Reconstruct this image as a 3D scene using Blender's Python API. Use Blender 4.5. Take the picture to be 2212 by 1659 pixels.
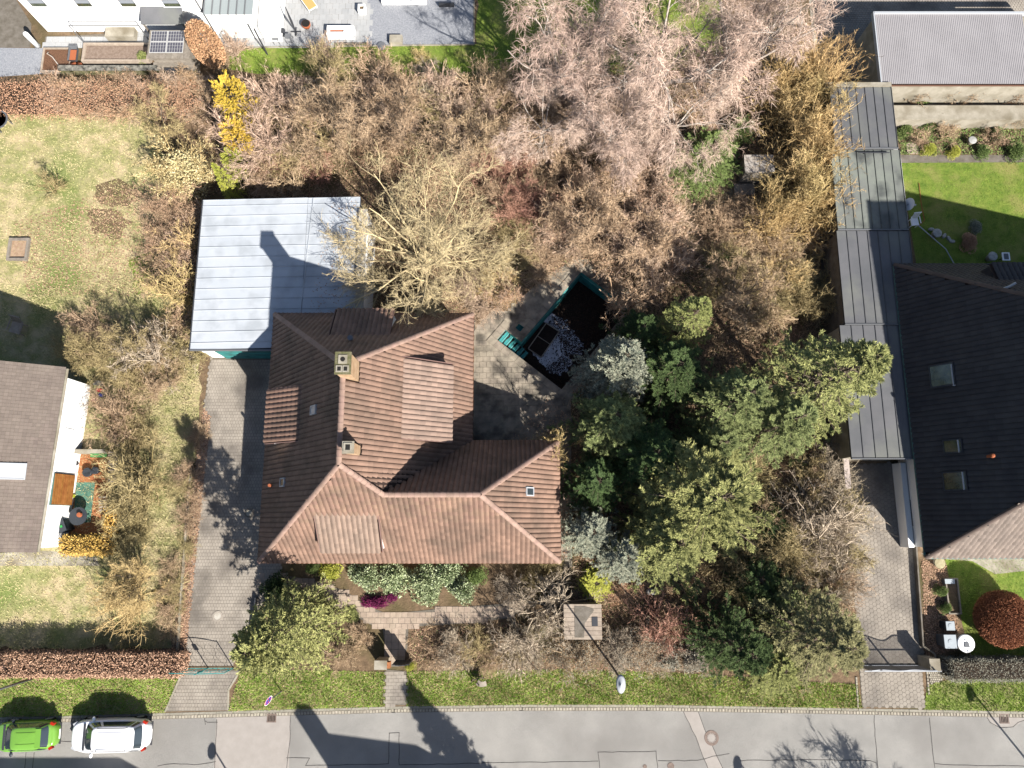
import bpy, math, random
import numpy as np
from mathutils import Vector, Matrix
from mathutils.geometry import tessellate_polygon

sc = bpy.context.scene
for o in list(bpy.data.objects): bpy.data.objects.remove(o)

# ------------------------------------------------------------ camera, sky, sun, exposure
CAM_H, TILT = 45.0, math.radians(11)
cam_d = bpy.data.cameras.new("camera"); cam = bpy.data.objects.new("camera", cam_d)
sc.collection.objects.link(cam); sc.camera = cam
cam.location = (0, 0, CAM_H); cam.rotation_euler = (TILT, 0, 0)
cam_d.sensor_width = 36.0; cam_d.lens = 25.0; cam_d.clip_end = 600; cam_d.clip_start = 0.5
SUN_AZ, SUN_EL = 36.5, 37.0                     # shadows run about 36 degrees west of the picture's up
world = bpy.data.worlds.new("World"); sc.world = world; world.use_nodes = True
wn = world.node_tree; wn.nodes.clear()
sky = wn.nodes.new("ShaderNodeTexSky"); sky.sky_type = 'NISHITA'; sky.sun_disc = False
sky.sun_elevation = math.radians(SUN_EL); sky.sun_rotation = math.radians(180 - SUN_AZ)
bgn = wn.nodes.new("ShaderNodeBackground"); bgn.inputs[1].default_value = 0.056
wo = wn.nodes.new("ShaderNodeOutputWorld")
wn.links.new(sky.outputs[0], bgn.inputs[0]); wn.links.new(bgn.outputs[0], wo.inputs[0])
sun_d = bpy.data.lights.new("sun", 'SUN'); sun = bpy.data.objects.new("sun", sun_d)
sc.collection.objects.link(sun)
sun_d.energy = 5.0; sun_d.angle = math.radians(0.5); sun_d.color = (1.0, 0.95, 0.87)
_a, _e = math.radians(SUN_AZ), math.radians(SUN_EL)
sun_dir = Vector((-math.sin(_a)*math.cos(_e), math.cos(_a)*math.cos(_e), -math.sin(_e)))
sun.rotation_euler = sun_dir.to_track_quat('-Z', 'Y').to_euler()
sc.view_settings.view_transform = 'Standard'; sc.view_settings.look = 'None'
sc.view_settings.exposure = 1.28; sc.view_settings.gamma = 1.0
sc.view_settings.use_curve_mapping = False
sc.cycles.max_bounces = 5; sc.cycles.diffuse_bounces = 1; sc.cycles.glossy_bounces = 2
sc.cycles.transparent_max_bounces = 6; sc.cycles.transmission_bounces = 3
sc.cycles.use_denoising = True

# ------------------------------------------------------------ helpers
col = sc.collection
FX = 1536.0
def at(px, py, z=0.0):
    """world point at height z under a point of the 2212 px wide survey of the photograph"""
    a = (px-1106)/FX; b = -(py-829.5)/FX
    y = b*math.cos(TILT)+math.sin(TILT); zz = b*math.sin(TILT)-math.cos(TILT)
    t = (z-CAM_H)/zz
    return Vector((a*t, y*t, z))

def xy(px, py, z=0.0):
    v = at(px, py, z); return (v.x, v.y)

class MB:
    def __init__(s): s.v = []; s.f = []; s.n = 0
    def add(s, vs, fs):
        s.v += [tuple(q) for q in vs]; s.f += [tuple(i+s.n for i in f) for f in fs]; s.n = len(s.v); return s
    def box(s, x0, x1, y0, y1, z0, z1):
        return s.add([(x0,y0,z0),(x1,y0,z0),(x1,y1,z0),(x0,y1,z0),(x0,y0,z1),(x1,y0,z1),(x1,y1,z1),(x0,y1,z1)],
                     [(0,3,2,1),(4,5,6,7),(0,1,5,4),(1,2,6,5),(2,3,7,6),(3,0,4,7)])
    def obox(s, c, size, M=None):
        hx, hy, hz = size[0]/2, size[1]/2, size[2]/2
        vs = [Vector(p) for p in [(-hx,-hy,-hz),(hx,-hy,-hz),(hx,hy,-hz),(-hx,hy,-hz),(-hx,-hy,hz),(hx,-hy,hz),(hx,hy,hz),(-hx,hy,hz)]]
        if M is None: M = Matrix.Identity(3)
        if isinstance(M, (int, float)): M = Matrix.Rotation(M, 3, 'Z')
        c = Vector(c)
        return s.add([c + M @ q for q in vs], [(0,3,2,1),(4,5,6,7),(0,1,5,4),(1,2,6,5),(2,3,7,6),(3,0,4,7)])
    def beam(s, a, b, w, h=None):
        h = h or w; a = Vector(a); b = Vector(b); d = (b-a); L = d.length; d.normalize()
        up = Vector((0,0,1)) if abs(d.z) < 0.95 else Vector((1,0,0))
        x = d.cross(up).normalized(); z = x.cross(d)
        M = Matrix((x, d, z)).transposed()
        return s.obox((a+b)/2, (w, L, h), M)
    def prism(s, poly, z0, z1):
        n = len(poly); tr = tessellate_polygon([[Vector((p[0],p[1],0)) for p in poly]])
        area = sum(poly[i][0]*poly[(i+1)%n][1]-poly[(i+1)%n][0]*poly[i][1] for i in range(n))
        if area < 0: poly = poly[::-1]; tr = [tuple(n-1-i for i in t) for t in tr]
        vs = [(p[0],p[1],z0) for p in poly]+[(p[0],p[1],z1) for p in poly]
        fs = []
        for t in tr:
            a, b, c = [poly[i] for i in t]
            if (b[0]-a[0])*(c[1]-a[1])-(b[1]-a[1])*(c[0]-a[0]) < 0: t = t[::-1]
            fs.append((t[0]+n, t[1]+n, t[2]+n)); fs.append((t[2], t[1], t[0]))
        for i in range(n):
            j = (i+1) % n; fs.append((i, j, j+n, i+n))
        return s.add(vs, fs)
    def cyl(s, c, r, z0, z1, n=16, r2=None):
        r2 = r if r2 is None else r2; x, y = c[0], c[1]
        vs = [(x+r*math.cos(6.28318*i/n), y+r*math.sin(6.28318*i/n), z0) for i in range(n)]
        vs += [(x+r2*math.cos(6.28318*i/n), y+r2*math.sin(6.28318*i/n), z1) for i in range(n)]
        return s.add(vs, [tuple(range(n))[::-1], tuple(range(n, 2*n))]+[(i,(i+1)%n,(i+1)%n+n,i+n) for i in range(n)])
    def lathe(s, c, prof, n=16):
        x, y = c[0], c[1]; vs = []; fs = []
        for (r, z) in prof: vs += [(x+r*math.cos(6.28318*i/n), y+r*math.sin(6.28318*i/n), z) for i in range(n)]
        for k in range(len(prof)-1):
            for i in range(n): fs.append((k*n+i, k*n+(i+1)%n, (k+1)*n+(i+1)%n, (k+1)*n+i))
        fs.append(tuple(range(n))[::-1]); fs.append(tuple(range((len(prof)-1)*n, len(prof)*n)))
        return s.add(vs, fs)
    def tube(s, pts, r, n=6):
        rs = r if isinstance(r, (list, tuple)) else [r]*len(pts)
        pts = [Vector(p) for p in pts]; vs = []; fs = []; px = None
        for k, p in enumerate(pts):
            d = (pts[min(k+1, len(pts)-1)]-pts[max(k-1, 0)]).normalized()
            up = Vector((0,0,1)) if abs(d.z) < 0.9 else Vector((1,0,0))
            x = d.cross(up).normalized() if px is None else (px - d*px.dot(d)).normalized()
            px = x; y = d.cross(x)
            vs += [p + (x*math.cos(6.28318*i/n)+y*math.sin(6.28318*i/n))*rs[k] for i in range(n)]
        for k in range(len(pts)-1):
            for i in range(n): fs.append((k*n+i, k*n+(i+1)%n, (k+1)*n+(i+1)%n, (k+1)*n+i))
        fs.append(tuple(range(n))[::-1]); fs.append(tuple(range((len(pts)-1)*n, len(pts)*n)))
        return s.add(vs, fs)
    def face(s, *pts): return s.add(pts, [tuple(range(len(pts)))])
    def mesh(s, name, m, smooth=False):
        me = bpy.data.meshes.new(name); me.from_pydata(s.v, [], s.f); me.materials.append(m)
        if smooth:
            me.polygons.foreach_set('use_smooth', [True]*len(me.polygons))
        me.update(); return me
    def build(s, name, m, parent=None, smooth=False, loc=None):
        o = bpy.data.objects.new(name, s.mesh(name, m, smooth)); col.objects.link(o)
        if parent is not None: o.parent = parent
        if loc is not None: o.location = loc
        return o

def empty(name, loc, label, cat, group=None, rz=0):
    o = bpy.data.objects.new(name, None); col.objects.link(o)
    o.location = loc; o.rotation_euler = (0, 0, rz); o.empty_display_size = 0.3
    return tag(o, label, cat, group)
def tag(o, label, cat, group=None, kind=None):
    o['label'] = label; o['category'] = cat
    if group: o['group'] = group
    if kind: o['kind'] = kind
    return o
def structure(o, label=None, cat=None):
    o['kind'] = 'structure'
    if label: o['label'] = label
    if cat: o['category'] = cat
    return o
def world_part(o, root):
    """part modelled in world coordinates: hang it under its thing without moving it"""
    o.parent = root; o.matrix_parent_inverse = root.matrix_basis.inverted(); return o
def wbuild(mb, name, m, root, smooth=False):
    """build in world coordinates, store relative to the (unrotated or rotated) root"""
    inv = root.matrix_basis.inverted() if root.parent is None else (root.parent.matrix_basis @ root.matrix_basis).inverted()
    mb.v = [tuple(inv @ Vector(q)) for q in mb.v]
    return mb.build(name, m, root, smooth)
def copy_tree(o, parent=None):
    c = o.copy(); col.objects.link(c); c.parent = parent
    for ch in [x for x in bpy.data.objects if x.parent == o]: copy_tree(ch, c)
    return c

def tri_mesh(name, V, T, m, attr=None, smooth=False):
    V = np.asarray(V, np.float32); T = np.asarray(T, np.int32)
    me = bpy.data.meshes.new(name); me.vertices.add(len(V)); me.vertices.foreach_set('co', V.ravel())
    k = T.shape[1]
    me.loops.add(len(T)*k); me.loops.foreach_set('vertex_index', T.ravel())
    me.polygons.add(len(T)); me.polygons.foreach_set('loop_start', np.arange(0, len(T)*k, k, dtype=np.int32))
    try: me.polygons.foreach_set('loop_total', np.full(len(T), k, np.int32))
    except Exception: pass
    if attr is not None:
        at_ = me.attributes.new('v', 'FLOAT', 'POINT'); at_.data.foreach_set('value', np.asarray(attr, np.float32))
    if smooth: me.polygons.foreach_set('use_smooth', np.ones(len(T), bool))
    me.materials.append(m); me.update(calc_edges=True); return me
def mobj(name, me, parent=None, loc=(0,0,0), rz=0, scale=1):
    o = bpy.data.objects.new(name, me); col.objects.link(o); o.parent = parent
    o.location = loc; o.rotation_euler = (0, 0, rz)
    o.scale = scale if isinstance(scale, (tuple, list)) else (scale,)*3
    return o

# ------------------------------------------------------------ materials
def lin(c): return tuple(((x/255+0.055)/1.055)**2.4 if x > 10 else x/255/12.92 for x in c)
def alb(r, g, b, k=0.5):
    """base colour whose sunlit look is (r,g,b) at this exposure"""
    return tuple(min(0.85, x*k) for x in lin((r, g, b)))
def mat(name, c1, c2=None, scale=3.0, rough=0.8, bump=0.0, bscale=None, attr=False, rnd=0.0, metal=0.0, c3=None, scale3=0.6, spec=0.3, detail=6, contrast=(0.35, 0.65)):
    m = bpy.data.materials.new(name); m.use_nodes = True; nt = m.node_tree; N = nt.nodes; L = nt.links
    b = N['Principled BSDF']; b.inputs['Roughness'].default_value = rough; b.inputs['Metallic'].default_value = metal
    b.inputs['Specular IOR Level'].default_value = spec
    m.diffuse_color = (*c1[:3], 1)
    def ramp(fac, ca, cb, lo, hi):
        r = N.new('ShaderNodeMapRange'); r.inputs[1].default_value = lo; r.inputs[2].default_value = hi; L.new(fac, r.inputs[0])
        mx = N.new('ShaderNodeMix'); mx.data_type = 'RGBA'; L.new(r.outputs[0], mx.inputs[0])
        for i, cc in ((6, ca), (7, cb)):
            if isinstance(cc, tuple): mx.inputs[i].default_value = (*cc[:3], 1)
            else: L.new(cc, mx.inputs[i])
        return mx.outputs[2]
    out = None
    geo = N.new('ShaderNodeNewGeometry')
    if c2 is not None:
        if attr:
            a = N.new('ShaderNodeAttribute'); a.attribute_name = 'v'
            out = ramp(a.outputs['Fac'], c1, c2, 0.0, 1.0)
        else:
            n = N.new('ShaderNodeTexNoise'); n.inputs['Scale'].default_value = scale; n.inputs['Detail'].default_value = detail
            n.inputs['Roughness'].default_value = 0.62; L.new(geo.outputs['Position'], n.inputs['Vector'])
            out = ramp(n.outputs[0], c1, c2, *contrast)
    if c3 is not None:
        n3 = N.new('ShaderNodeTexNoise'); n3.inputs['Scale'].default_value = scale3; n3.inputs['Detail'].default_value = 5
        L.new(geo.outputs['Position'], n3.inputs['Vector'])
        out = ramp(n3.outputs[0], out if out is not None else tuple(c1), c3, 0.48, 0.68)
    if rnd > 0:
        oi = N.new('ShaderNodeObjectInfo'); hs = N.new('ShaderNodeHueSaturation')
        mr = N.new('ShaderNodeMapRange'); mr.inputs[3].default_value = 1-rnd; mr.inputs[4].default_value = 1+rnd
        
        rv = oi.outputs['Random']
        if not attr:
            av = N.new('ShaderNodeAttribute'); av.attribute_name = 'v'
            ad = N.new('ShaderNodeMath'); ad.operation = 'ADD'; L.new(rv, ad.inputs[0]); L.new(av.outputs['Fac'], ad.inputs[1])
            fr = N.new('ShaderNodeMath'); fr.operation = 'FRACT'; L.new(ad.outputs[0], fr.inputs[0]); rv = fr.outputs[0]
        L.new(rv, mr.inputs[0]); L.new(mr.outputs[0], hs.inputs['Value'])
        mr2 = N.new('ShaderNodeMapRange'); mr2.inputs[3].default_value = 0.5-rnd*0.05; mr2.inputs[4].default_value = 0.5+rnd*0.05
        mm = N.new('ShaderNodeMath'); mm.operation = 'FRACT'; m7 = N.new('ShaderNodeMath'); m7.operation = 'MULTIPLY'; m7.inputs[1].default_value = 7.31
        L.new(oi.outputs['Random'], m7.inputs[0]); L.new(m7.outputs[0], mm.inputs[0]); L.new(mm.outputs[0], mr2.inputs[0]); L.new(mr2.outputs[0], hs.inputs['Hue'])
        if out is None: hs.inputs['Color'].default_value = (*c1[:3], 1)
        else: L.new(out, hs.inputs['Color'])
        out = hs.outputs[0]
    if out is None: b.inputs['Base Color'].default_value = (*c1[:3], 1)
    else: L.new(out, b.inputs['Base Color'])
    if bump > 0:
        n = N.new('ShaderNodeTexNoise'); n.inputs['Scale'].default_value = bscale or scale*4; n.inputs['Detail'].default_value = 5
        L.new(geo.outputs['Position'], n.inputs['Vector'])
        bp = N.new('ShaderNodeBump'); bp.inputs['Strength'].default_value = bump; bp.inputs['Distance'].default_value = 0.056
        L.new(n.outputs[0], bp.inputs['Height']); L.new(bp.outputs[0], b.inputs['Normal'])
    return m
M = {}
M['soil'] = mat('soil', alb(118,98,76), alb(158,132,104), 2.2, 0.95, 0.8, 9, c3=alb(104,96,62), scale3=0.35)
M['lawn_dry'] = mat('lawn_dry', alb(216,196,156,.6), alb(166,164,110,.6), 1.1, 0.95, 0.9, 22, c3=alb(136,150,84,.6), scale3=0.28, detail=10, contrast=(0.4,0.6))
M['lawn_green'] = mat('lawn_green', alb(112,140,50), alb(150,168,72), 2.2, 0.95, 0.8, 20, c3=alb(170,168,96), scale3=0.6)
M['verge'] = mat('verge', alb(134,160,66,.6), alb(190,188,124,.6), 1.6, 0.95, 0.9, 20, c3=alb(190,180,130), scale3=0.9)
M['asphalt'] = mat('asphalt', alb(190,187,182), alb(210,206,200), 0.45, 0.9, 0.9, 70, c3=alb(180,176,171), scale3=0.2, detail=14)
M['asphalt_patch'] = mat('asphalt_patch', alb(188,180,173), alb(198,190,183), 2.0, 0.9, 0.25, 60)
M['joint'] = mat('joint', alb(84,82,80), alb(120,116,112), 6, 0.9)
M['kerb'] = mat('kerb', alb(190,184,170), alb(168,162,146), 6, 0.9, 0.3, 30, rnd=0.1)
M['cobble'] = mat('cobble', alb(212,204,186), alb(180,170,154), 9, 0.85, 0.3, 30, rnd=0.16)
M['paver_grey'] = mat('paver_grey', alb(178,168,156), alb(198,188,175), 0.9, 0.9, 0.3, 40, rnd=0.06, c3=alb(138,130,122), scale3=0.5)
M['paver_hex'] = mat('paver_hex', alb(174,164,152), alb(192,182,169), 1.3, 0.9, 0.3, 40, rnd=0.05, c3=alb(144,136,128), scale3=0.45)
M['joint_soil'] = mat('joint_soil', alb(128,120,111), alb(144,136,122), 6, 0.95)
M['slab'] = mat('slab', alb(194,181,163), alb(152,142,128), 1.4, 0.9, 0.4, 25, rnd=0.12, c3=alb(104,98,90), scale3=0.7)
M['slab_pink'] = mat('slab_pink', alb(212,192,172), alb(188,168,150), 2.2, 0.9, 0.3, 25, rnd=0.08)
M['tile_terrace'] = mat('tile_terrace', alb(196,198,200), alb(208,208,208), 0.8, 0.8, 0.15, 30, rnd=0.06)
M['gravel'] = mat('gravel', alb(206,208,214), alb(170,174,184), 11, 0.9, 1.0, 40)
M['concrete'] = mat('concrete', alb(204,196,180), alb(176,168,150), 1.6, 0.9, 0.3, 20, c3=alb(150,140,120), scale3=0.7)
M['concrete_dark'] = mat('concrete_dark', alb(150,142,132), alb(120,112,100), 2.2, 0.9, 0.4, 20)
M['roof_tile'] = mat('roof_tile', alb(166,134,116), alb(146,118,103), 0.55, 0.75, 0.3, 30, rnd=0.14, c3=alb(130,108,94), scale3=0.5)
M['roof_tile_grey'] = mat('roof_tile_grey', alb(176,150,134), alb(158,136,122), 0.8, 0.8, 0.3, 30, rnd=0.12)
M['ridge_tile'] = mat('ridge_tile', alb(192,160,146), alb(170,142,128), 2.0, 0.8, 0.3, 30, rnd=0.1)
M['roof_deck'] = mat('roof_deck', alb(70,54,48), rough=0.95)
M['tile_shaded'] = mat('tile_shaded', alb(86,83,84), alb(70,68,72), 0.6, 0.7, 0.25, 30, rnd=0.12)  # darker tile copy for slopes out of the sun, shade put into colour
M['tile_brown'] = mat('tile_brown', alb(154,140,130), alb(140,126,118), 0.7, 0.8, 0.4, 40, rnd=0.1)
M['render_white'] = mat('render_white', (0.8,0.8,0.79), rough=0.85)
M['render_cream'] = mat('render_cream', alb(222,206,180), alb(200,184,156), 1.2, 0.9)
M['chimney'] = mat('chimney_render', alb(226,194,158), alb(196,160,124), 3.0, 0.9, 0.3)
M['moss_slab'] = mat('moss_slab', alb(150,142,116), alb(104,106,62), 4.0, 0.95, 0.4)
M['black'] = mat('flat_black', (0.012,0.011,0.01), rough=0.95)  # flat black shared by tyres, wiper, flues, drain pits and slots
M['lead'] = mat('lead_flashing', alb(150,120,112), rough=0.6)
M['zinc'] = mat('zinc_sheet', alb(208,213,220,.6), alb(198,205,214,.6), 0.5, 0.55, 0.05, 8, c3=alb(184,190,197,.6), scale3=.9, rnd=0.03, metal=0.0, spec=0.5)
M['zinc_dark'] = mat('weathered_sheet', alb(128,128,132), alb(112,114,118), 0.5, 0.6, 0.1, 20, rnd=0.05, c3=alb(140,142,136), scale3=0.35)
M['zinc_green'] = mat('mossy_sheet', alb(152,158,148), alb(132,134,132), 0.5, 0.7, 0.1, 20, rnd=0.05, c3=alb(96,100,98), scale3=0.8)
M['corrugated'] = mat('corrugated_sheet', alb(196,192,194), alb(186,182,184), 0.6, 0.5, rnd=0.03)
M['metal_grey'] = mat('metal_grey', alb(150,152,156), rough=0.4, metal=0.3)
M['metal_dark'] = mat('metal_dark', alb(74,76,82), rough=0.5)
M['metal_light'] = mat('metal_light', alb(214,218,224), rough=0.35)
M['gutter'] = mat('gutter', alb(120,84,66), rough=0.5)
M['gutter_teal'] = mat('gutter_patina', alb(110,150,140), alb(84,110,106), 3, 0.6)
M['plastic_white'] = mat('plastic_white', (0.78,0.79,0.8), rough=0.45)
M['plastic_grey'] = mat('plastic_grey', alb(120,124,130), rough=0.5)
M['plastic_dark'] = mat('plastic_dark', alb(66,72,80), rough=0.45)
M['wood_pale'] = mat('wood_pale', alb(206,190,172), alb(178,162,146), 4.0, 0.85, rnd=0.1)
M['wood_brown'] = mat('wood_brown', alb(196,134,70), alb(166,104,50), 3.0, 0.7, rnd=0.1)
M['wood_grey'] = mat('wood_grey', alb(176,166,154), alb(150,140,128), 4.0, 0.9, rnd=0.1)
M['terracotta'] = mat('terracotta', alb(192,110,72), rough=0.8)
M['ochre'] = mat('ochre_concrete', alb(206,140,92), alb(184,116,76), 2.0, 0.9)
M['rug_green'] = mat('rug_green', alb(110,160,140), alb(86,130,114), 1.6, 0.95)
M['teal'] = mat('teal_paint', (.03,.20,.20), (.05,.27,.26), 3, 0.7, c3=(.02,.12,.12), scale3=1.5)
M['teal_line'] = mat('teal_band', (.14,.36,.35), rough=0.7)
M['pool_floor'] = mat('pool_floor', (.55,.55,.6), (.36,.36,.4), 3.0, 0.9)
M['litter_dark'] = mat('wet_leaf_litter', alb(96,72,58), alb(52,38,32), attr=True, rough=0.95)
M['litter_mat'] = mat('leaf_mould', alb(66,50,42), alb(42,32,28), 5.0, 0.95, 0.8, 20)
M['glass'] = mat('glass', (0.03,0.04,0.05), rough=0.08, spec=0.9)
M['glass_reflect'] = mat('reflecting_glass', alb(104,110,84), alb(50,62,44), 3, 0.12, spec=0.9)  # greenish reflections painted into the glass colour
M['glass_white'] = mat('skylight_blind', alb(226,228,234), rough=0.25, spec=0.8)
M['shutter'] = mat('window_shade', alb(170,176,186), rough=0.6)
M['solar'] = mat('solar_cell', alb(52,54,78), rough=0.25, spec=0.7)
M['alu'] = mat('aluminium', alb(214,214,214), rough=0.4)
M['bark'] = mat('bark_grey', alb(150,134,116), alb(110,96,82), 5, 0.9, 0.4)
M['bark_yellow'] = mat('bark_lichen', alb(226,206,158,.8), alb(190,172,140,.6), attr=True, rough=0.85, rnd=0.05)
M['bark_white'] = mat('bark_birch', alb(236,226,216), alb(190,172,156), 3.5, 0.8, 0.2)
def veg(name, a, b, rnd=0.12, rough=0.8, spec=0.2, k=None):
    k = k or (1.0 if name.startswith('twig') else .95 if name.startswith('grass') else .8)
    M[name] = mat(name, alb(*a, k=k), alb(*b, k=k), attr=True, rough=rough, rnd=rnd, spec=spec)
veg('twig_pink', (216,190,168), (146,120,100)); veg('twig_brown', (204,178,148), (124,100,76))
veg('twig_olive', (190,172,128), (112,100,66)); veg('twig_gold', (214,184,134), (146,118,78))
veg('twig_red', (190,146,128), (120,86,72)); veg('twig_grey', (198,182,160), (124,112,96))
veg('twig_birch', (216,192,176), (158,132,118)); veg('twig_yellow', (218,192,140), (150,128,86))
veg('leaf_dark', (92,112,66), (32,46,28)); veg('leaf_olive', (180,184,114), (66,80,40)); veg('leaf_mid', (156,166,108), (50,66,36))
veg('leaf_blue', (188,188,164), (70,90,80)); veg('leaf_tan', (158,152,108), (70,70,44)); veg('leaf_yew', (184,184,118), (60,74,36)); veg('leaf_lime', (206,204,96), (128,140,50))
veg('leaf_gold', (246,206,92), (188,168,60)); veg('leaf_laurel', (196,206,160), (62,88,40), spec=0.5, rough=0.45)
veg('leaf_copper', (214,174,140), (164,124,96)); veg('leaf_beech', (222,180,138), (166,124,92)); veg('leaf_rust', (170,110,80), (112,66,48))
veg('leaf_magenta', (150,54,104), (86,34,66)); veg('leaf_cream', (234,218,172), (176,160,112)); veg('leaf_green', (136,154,90), (66,86,42))
veg('leaf_grey', (180,176,160), (110,106,92)); veg('leaf_amber', (238,198,112), (178,140,70)); veg('leaf_litter', (208,172,144), (136,104,82)); veg('grass_straw', (226,202,168), (176,150,118))
veg('grass_green', (146,174,70), (96,126,40)); veg('grass_pale', (206,190,148), (154,156,100)); veg('grass_tan', (214,186,150), (156,128,98))
# ------------------------------------------------------------ vegetation kit
def nrm(a): return a/np.maximum(np.linalg.norm(a, axis=-1, keepdims=True), 1e-9)
def perp(d, rng):
    r = rng.normal(size=d.shape); r -= d*(r*d).sum(-1, keepdims=True); return nrm(r)
def grow(rng, P0, D0, L, R0, nseg=3, curl=0.15, up=0.0, taper=0.5):
    n = len(P0); pts = np.zeros((n, nseg+1, 3)); pts[:, 0] = P0; d = nrm(D0.copy())
    step = (np.asarray(L)/nseg)[:, None]*np.ones((n, 1))
    for i in range(nseg):
        pts[:, i+1] = pts[:, i]+d*step
        d = nrm(d+rng.normal(size=d.shape)*curl+np.array([0, 0, up]))
    R = np.asarray(R0)[:, None]*np.linspace(1, taper, nseg+1)[None, :]
    return pts, R
def spawn(rng, pts, R, n, tmin=0.3, ang=45, tmax=1.0, spread=12):
    k = pts.shape[1]-1; i = rng.integers(0, len(pts), n); t = rng.uniform(tmin, tmax, n)*k
    s = np.minimum(t.astype(int), k-1); f = (t-s)[:, None]
    p = pts[i, s]*(1-f)+pts[i, s+1]*f; d = nrm(pts[i, s+1]-pts[i, s])
    a = np.radians(rng.normal(ang, spread, n))[:, None]
    dd = nrm(d*np.cos(a)+perp(d, rng)*np.sin(a)); r = R[i, s]*(1-f[:, 0])+R[i, s+1]*f[:, 0]
    return p, dd, r, i
class Geo:
    def __init__(s): s.V = []; s.T = []; s.A = []; s.n = 0
    def put(s, V, T, A):
        s.V.append(V.reshape(-1, 3)); s.T.append(T.reshape(-1, 3)+s.n); s.A.append(np.asarray(A).reshape(-1)); s.n += len(V.reshape(-1, 3))
    def tubes(s, rng, pts, R, sides=3, a=None):
        n, k, _ = pts.shape; d = np.zeros_like(pts); d[:, :-1] = pts[:, 1:]-pts[:, :-1]; d[:, -1] = d[:, -2]; d = nrm(d)
        x = perp(d[:, 0], rng)[:, None, :]*np.ones((1, k, 1)); x = nrm(x-d*(x*d).sum(-1, keepdims=True)); y = np.cross(d, x)
        th = np.arange(sides)*2*np.pi/sides
        V = pts[:, :, None, :]+(x[:, :, None, :]*np.cos(th)[None, None, :, None]+y[:, :, None, :]*np.sin(th)[None, None, :, None])*R[:, :, None, None]
        idx = np.arange(n*k*sides).reshape(n, k, sides); i0 = idx[:, :-1]; i1 = idx[:, 1:]
        j0 = np.roll(i0, -1, 2); j1 = np.roll(i1, -1, 2)
        T = np.stack([np.stack([i0, j0, j1], -1), np.stack([i0, j1, i1], -1)], -2)
        A = (rng.uniform(0, 1, n) if a is None else np.full(n, a))[:, None]*np.ones((1, k*sides))
        s.put(V, T, A)
    def blades(s, rng, P, D, L, W, a=None, flat=None):
        """thin tapering twigs, one triangle each"""
        n = len(P); D = nrm(D); L = np.asarray(L)*np.ones(n); W = np.asarray(W)*np.ones(n)
        x = perp(D, rng)
        if flat is not None:
            x = nrm(np.cross(D, np.array([0, 0, 1.0]))+rng.normal(size=D.shape)*flat)
        V = np.stack([P-x*W[:, None]/2, P+x*W[:, None]/2, P+D*L[:, None]], 1)
        T = np.arange(3*n).reshape(n, 3); A = (rng.uniform(0, 1, n) if a is None else a)[:, None]*np.ones((1, 3)); s.put(V, T, A)
    def leaves(s, rng, P, D, L, W, a=None, flat=0.4, fold=0.0):
        """pointed leaves: two triangles, blade roughly facing up"""
        n = len(P); D = nrm(D); L = (np.asarray(L)*np.ones(n))[:, None]; W = (np.asarray(W)*np.ones(n))[:, None]
        x = nrm(np.cross(D, np.array([0, 0, 1.0]))+rng.normal(size=D.shape)*flat); x = nrm(x-D*(x*D).sum(-1, keepdims=True))
        mid = P+D*L*0.45
        V = np.stack([P, mid+x*W/2, P+D*L, mid-x*W/2], 1); b = np.arange(n)*4
        T = np.stack([np.stack([b, b+1, b+2], -1), np.stack([b, b+2, b+3], -1)], 1)
        A = (rng.uniform(0, 1, n) if a is None else a)[:, None]*np.ones((1, 4)); s.put(V, T, A)
    def mesh(s, name, m):
        V = np.concatenate(s.V); T = np.concatenate(s.T); A = np.concatenate(s.A); return tri_mesh(name, V, T, m, A)

def disc_dirs(rng, n, el0, el1):
    az = rng.uniform(0, 2*np.pi, n); el = np.radians(rng.uniform(el0, el1, n))
    return np.stack([np.cos(az)*np.cos(el), np.sin(az)*np.cos(el), np.sin(el)], -1)

def twig_shrub(seed, m, R=1.0, H=1.6, stems=16, n1=110, n2=800, n3=5200, w=0.016, el=(35, 80), up=0.05, droop=0.0, leaf=0, leafm=None):
    """a bare multi-stemmed shrub: stems, branches, twigs, fine twig tips"""
    rng = np.random.default_rng(seed); g = Geo()
    D = disc_dirs(rng, stems, *el); P = np.zeros((stems, 3)); P[:, :2] = rng.normal(0, 0.12*R, (stems, 2))
    L = np.minimum(H/np.maximum(D[:, 2], .3), R*1.15/np.maximum(np.hypot(D[:, 0], D[:, 1]), .2))*rng.uniform(.75, 1.05, stems)
    p0, r0 = grow(rng, P, D, L, np.full(stems, w*2.5), 4, 0.13, up); g.tubes(rng, p0, r0, 3)
    P, D, r, i = spawn(rng, p0, r0, n1, .25, 38); p1, r1 = grow(rng, P, D, rng.uniform(.35, .7, n1)*min(R, 2), r*.55, 3, .2, up-droop); g.tubes(rng, p1, r1, 3)
    P, D, r, i = spawn(rng, p1, r1, n2, .15, 42); p2, r2 = grow(rng, P, D, rng.uniform(.2, .45, n2)*min(R, 1.6), np.maximum(r*.55, w*.35), 2, .25, up-droop*1.5); g.tubes(rng, p2, r2, 3)
    P, D, r, i = spawn(rng, p2, r2, n3, .05, 40); D[:, 2] += up-droop*2; g.blades(rng, P, D, rng.uniform(.12, .34, n3), w*1.0)
    if leaf:
        P, D, r, i = spawn(rng, p2, r2, leaf, .2, 60); g2 = Geo(); g2.leaves(rng, P, D, rng.uniform(.05, .1, leaf), rng.uniform(.04, .07, leaf))
        return g.mesh('shrub_twigs', m), g2.mesh('shrub_leaves', leafm)
    return g.mesh('shrub_twigs', m)

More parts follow.
